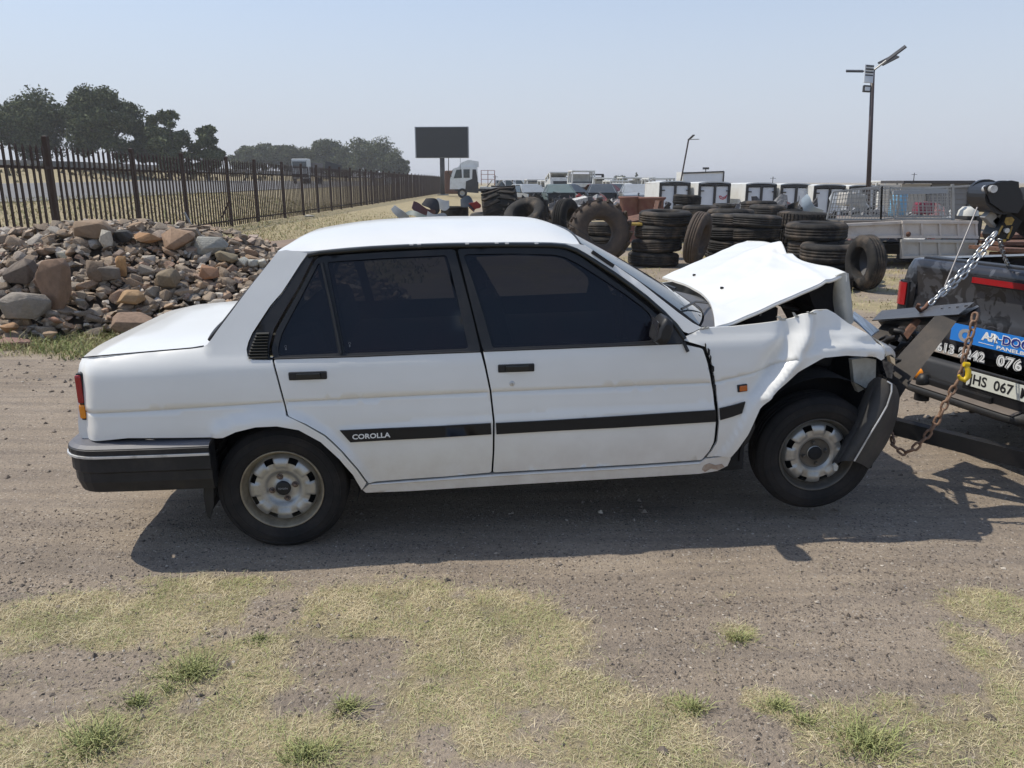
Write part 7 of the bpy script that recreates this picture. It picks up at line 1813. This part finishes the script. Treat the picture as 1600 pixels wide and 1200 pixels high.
def strap(rows, th=(.006,.012,.0)):
    b = MB(); b.slab([[tuple(p) for p in r] for r in resample(np.array([[np.array(at_y(*q)+of3) for q in r] for r in rows]), 14, 4)], th); return b.build('rubber_strap', M_rub, sling)
strap([((1461,494,3.80),(1502,492,3.70)), ((1430,528,3.80),(1474,530,3.68)), ((1400,562,3.76),(1443,570,3.64)), ((1385,592,3.72),(1416,606,3.62)), ((1382,618,3.70),(1402,628,3.62))])
strap([((1381,504,4.34),(1408,503,4.22)), ((1370,517,4.32),(1400,518,4.20)), ((1356,534,4.26),(1384,546,4.14)), ((1346,548,4.2),(1378,560,4.1))])
b = MB(); p_ = [at_y(1432,497,4.02), at_y(1440,501,4.0), at_y(1418,530,4.0), at_y(1412,522,4.02)]; b.prism([v+of3 for v in p_], (.0,.02,0)); b.build('rusty_pin', M_rust, sling)
b = MB()
for k in range(14):
    r = random.Random(k+500); x, y = r.uniform(1392, 1444), r.uniform(512, 556); a = at_y(x, y, r.uniform(4.0,4.3))+of3; c = a+Vector((r.uniform(-.12,.12), r.uniform(-.1,.1), r.uniform(-.08,.08))); b.tube([a, a.lerp(c,.5)+Vector((0,0,.02)), c], r.uniform(.006,.022), 6)
b.box(at_y(1425, 545, 4.25)+of3, (.12,.1,.2), (.1,.3,.2), .02); b.build('hook_linkage', M_tsteel, sling)
# ================================================================== CHAINS
def link_mesh(nm, L_, W_, r_, m):
    b = MB(); pts = []; hl, hw_ = L_/2-W_/2, W_/2-r_
    for k in range(17):
        a = 2*math.pi*k/16; c, s = math.cos(a), math.sin(a); pts.append((hl*(1 if c > 1e-6 else -1 if c < -1e-6 else 0)+hw_*c, hw_*s, 0))
    b.tube(pts, r_, 7, cap=False); me = b.mesh(nm); me.materials.append(m); return me
def chain(nm, pts, me, pitch, label, twist0=0.0, rnd=.25):
    o_ = thing(nm, label, 'chain', tuple(pts[0])); pts = [Vector(p) for p in pts]
    seg = [(b_-a_).length for a_, b_ in zip(pts[:-1], pts[1:])]; L_ = sum(seg); n = int(L_/pitch); r = random.Random(8)
    def at(d):
        for a_, b_, l in zip(pts[:-1], pts[1:], seg):
            if d <= l: return a_.lerp(b_, d/l), (b_-a_).normalized()
            d -= l
        return pts[-1], (pts[-1]-pts[-2]).normalized()
    for k in range(n):
        p, t = at((k+.5)*pitch); q = t.to_track_quat('X', 'Z'); e = (q @ Euler((twist0 + math.pi/2*(k % 2) + r.uniform(-rnd, rnd), 0, 0)).to_quaternion())
        c = link('chain_link', me, o_); c.location = p - pts[0]; c.rotation_euler = e.to_euler()
    return o_
M_ch = mat('bright_zinc_chain', (.50,.51,.51), .34, metal=.9, var=.3, scale=30, col2=(.42,.42,.41)); M_rch = mat('rusty_chain', (.17,.095,.06), .7, metal=.2, var=.7, scale=40, col2=(.28,.18,.12), bump=.4, bscale=90)
lm = link_mesh('chain_link', .052, .030, .0048, M_ch)
def sag(a, c, s, n=8): a, c = Vector(a), Vector(c); return [a.lerp(c, k/n) - Vector((0, 0, s*4*(k/n)*(1-k/n))) for k in range(n+1)]
chain('zinc_chain', sag(at_y(1556, 362, 4.18), at_y(1447, 481, 4.02), .012), lm, .0395, 'bright zinc chain pulled tight from boom hanger to sling beam', .4)
chain('zinc_chain', sag(at_y(1558, 364, 4.22), at_y(1462, 466, 4.10), .05), lm, .0395, 'second bright chain hanging slack just behind the tight one', .9)
chain('short_zinc_chain', sag(at_y(1562, 374, 4.25), at_y(1583, 422, 4.75), .03), lm, .0395, 'short chain from the hanger down over the tailgate into the bed', .3)
b = MB(); b.tube([at_y(1452,472,4.04), at_y(1446,480,4.03), at_y(1438,486,4.02), at_y(1433,480,4.01), at_y(1436,475,4.0)], .010, 8); o = b.build('chain_hook', M_rust, None); tag(o, 'rusty hook gripping the sling beam at the tight chain', 'hook')
lr = link_mesh('rusty_chain_link', .054, .036, .0062, M_rch)
rc = [at_y(1524,489,3.60), at_y(1518,520,3.58), at_y(1509,548,3.57), at_y(1500,588,3.56), at_y(1480,625,3.55), at_y(1464,658,3.55), at_y(1446,684,3.56), at_y(1426,703,3.58), at_y(1412,708,3.60), at_y(1398,698,3.64), at_y(1392,680,3.70), at_y(1388,664,3.76)]
chain('rusty_chain', rc, lr, .040, 'rusty chain looping down from the right end of the sling beam', .5, .5)
M_hook = mat('yellow_hook_paint', (.62,.42,.01), .45, var=.4, scale=20)
b = MB(); b.tube([at_y(1509,571,3.53), at_y(1513,579,3.52), at_y(1513,588,3.52), at_y(1507,594,3.52), at_y(1500,591,3.53), at_y(1498,586,3.53)], [.009,.013,.014,.013,.010,.006], 10); b.tube([at_y(1506,569,3.53), at_y(1514,570,3.53)], .012, 8); o = b.build('yellow_chain_hook', M_hook, None); tag(o, 'yellow safety hook on the rusty chain in front of the number plate', 'hook')
# ================================================================== HAZE
hz = bpy.data.materials.new('haze_air'); hz.use_nodes = True; N, L = hz.node_tree.nodes, hz.node_tree.links; N.clear()
ho = N.new('ShaderNodeOutputMaterial'); pv = N.new('ShaderNodeVolumePrincipled'); L.new(pv.outputs[0], ho.inputs['Volume'])
pv.inputs['Color'].default_value = (.97, .97, .98, 1); pv.inputs['Density'].default_value = .0006; pv.inputs['Anisotropy'].default_value = .25
b = MB(); b.box((0, 3000, 10.5), (8400, 7200, 24)); o = b.build('haze', hz, None); tag(o, kind='stuff')
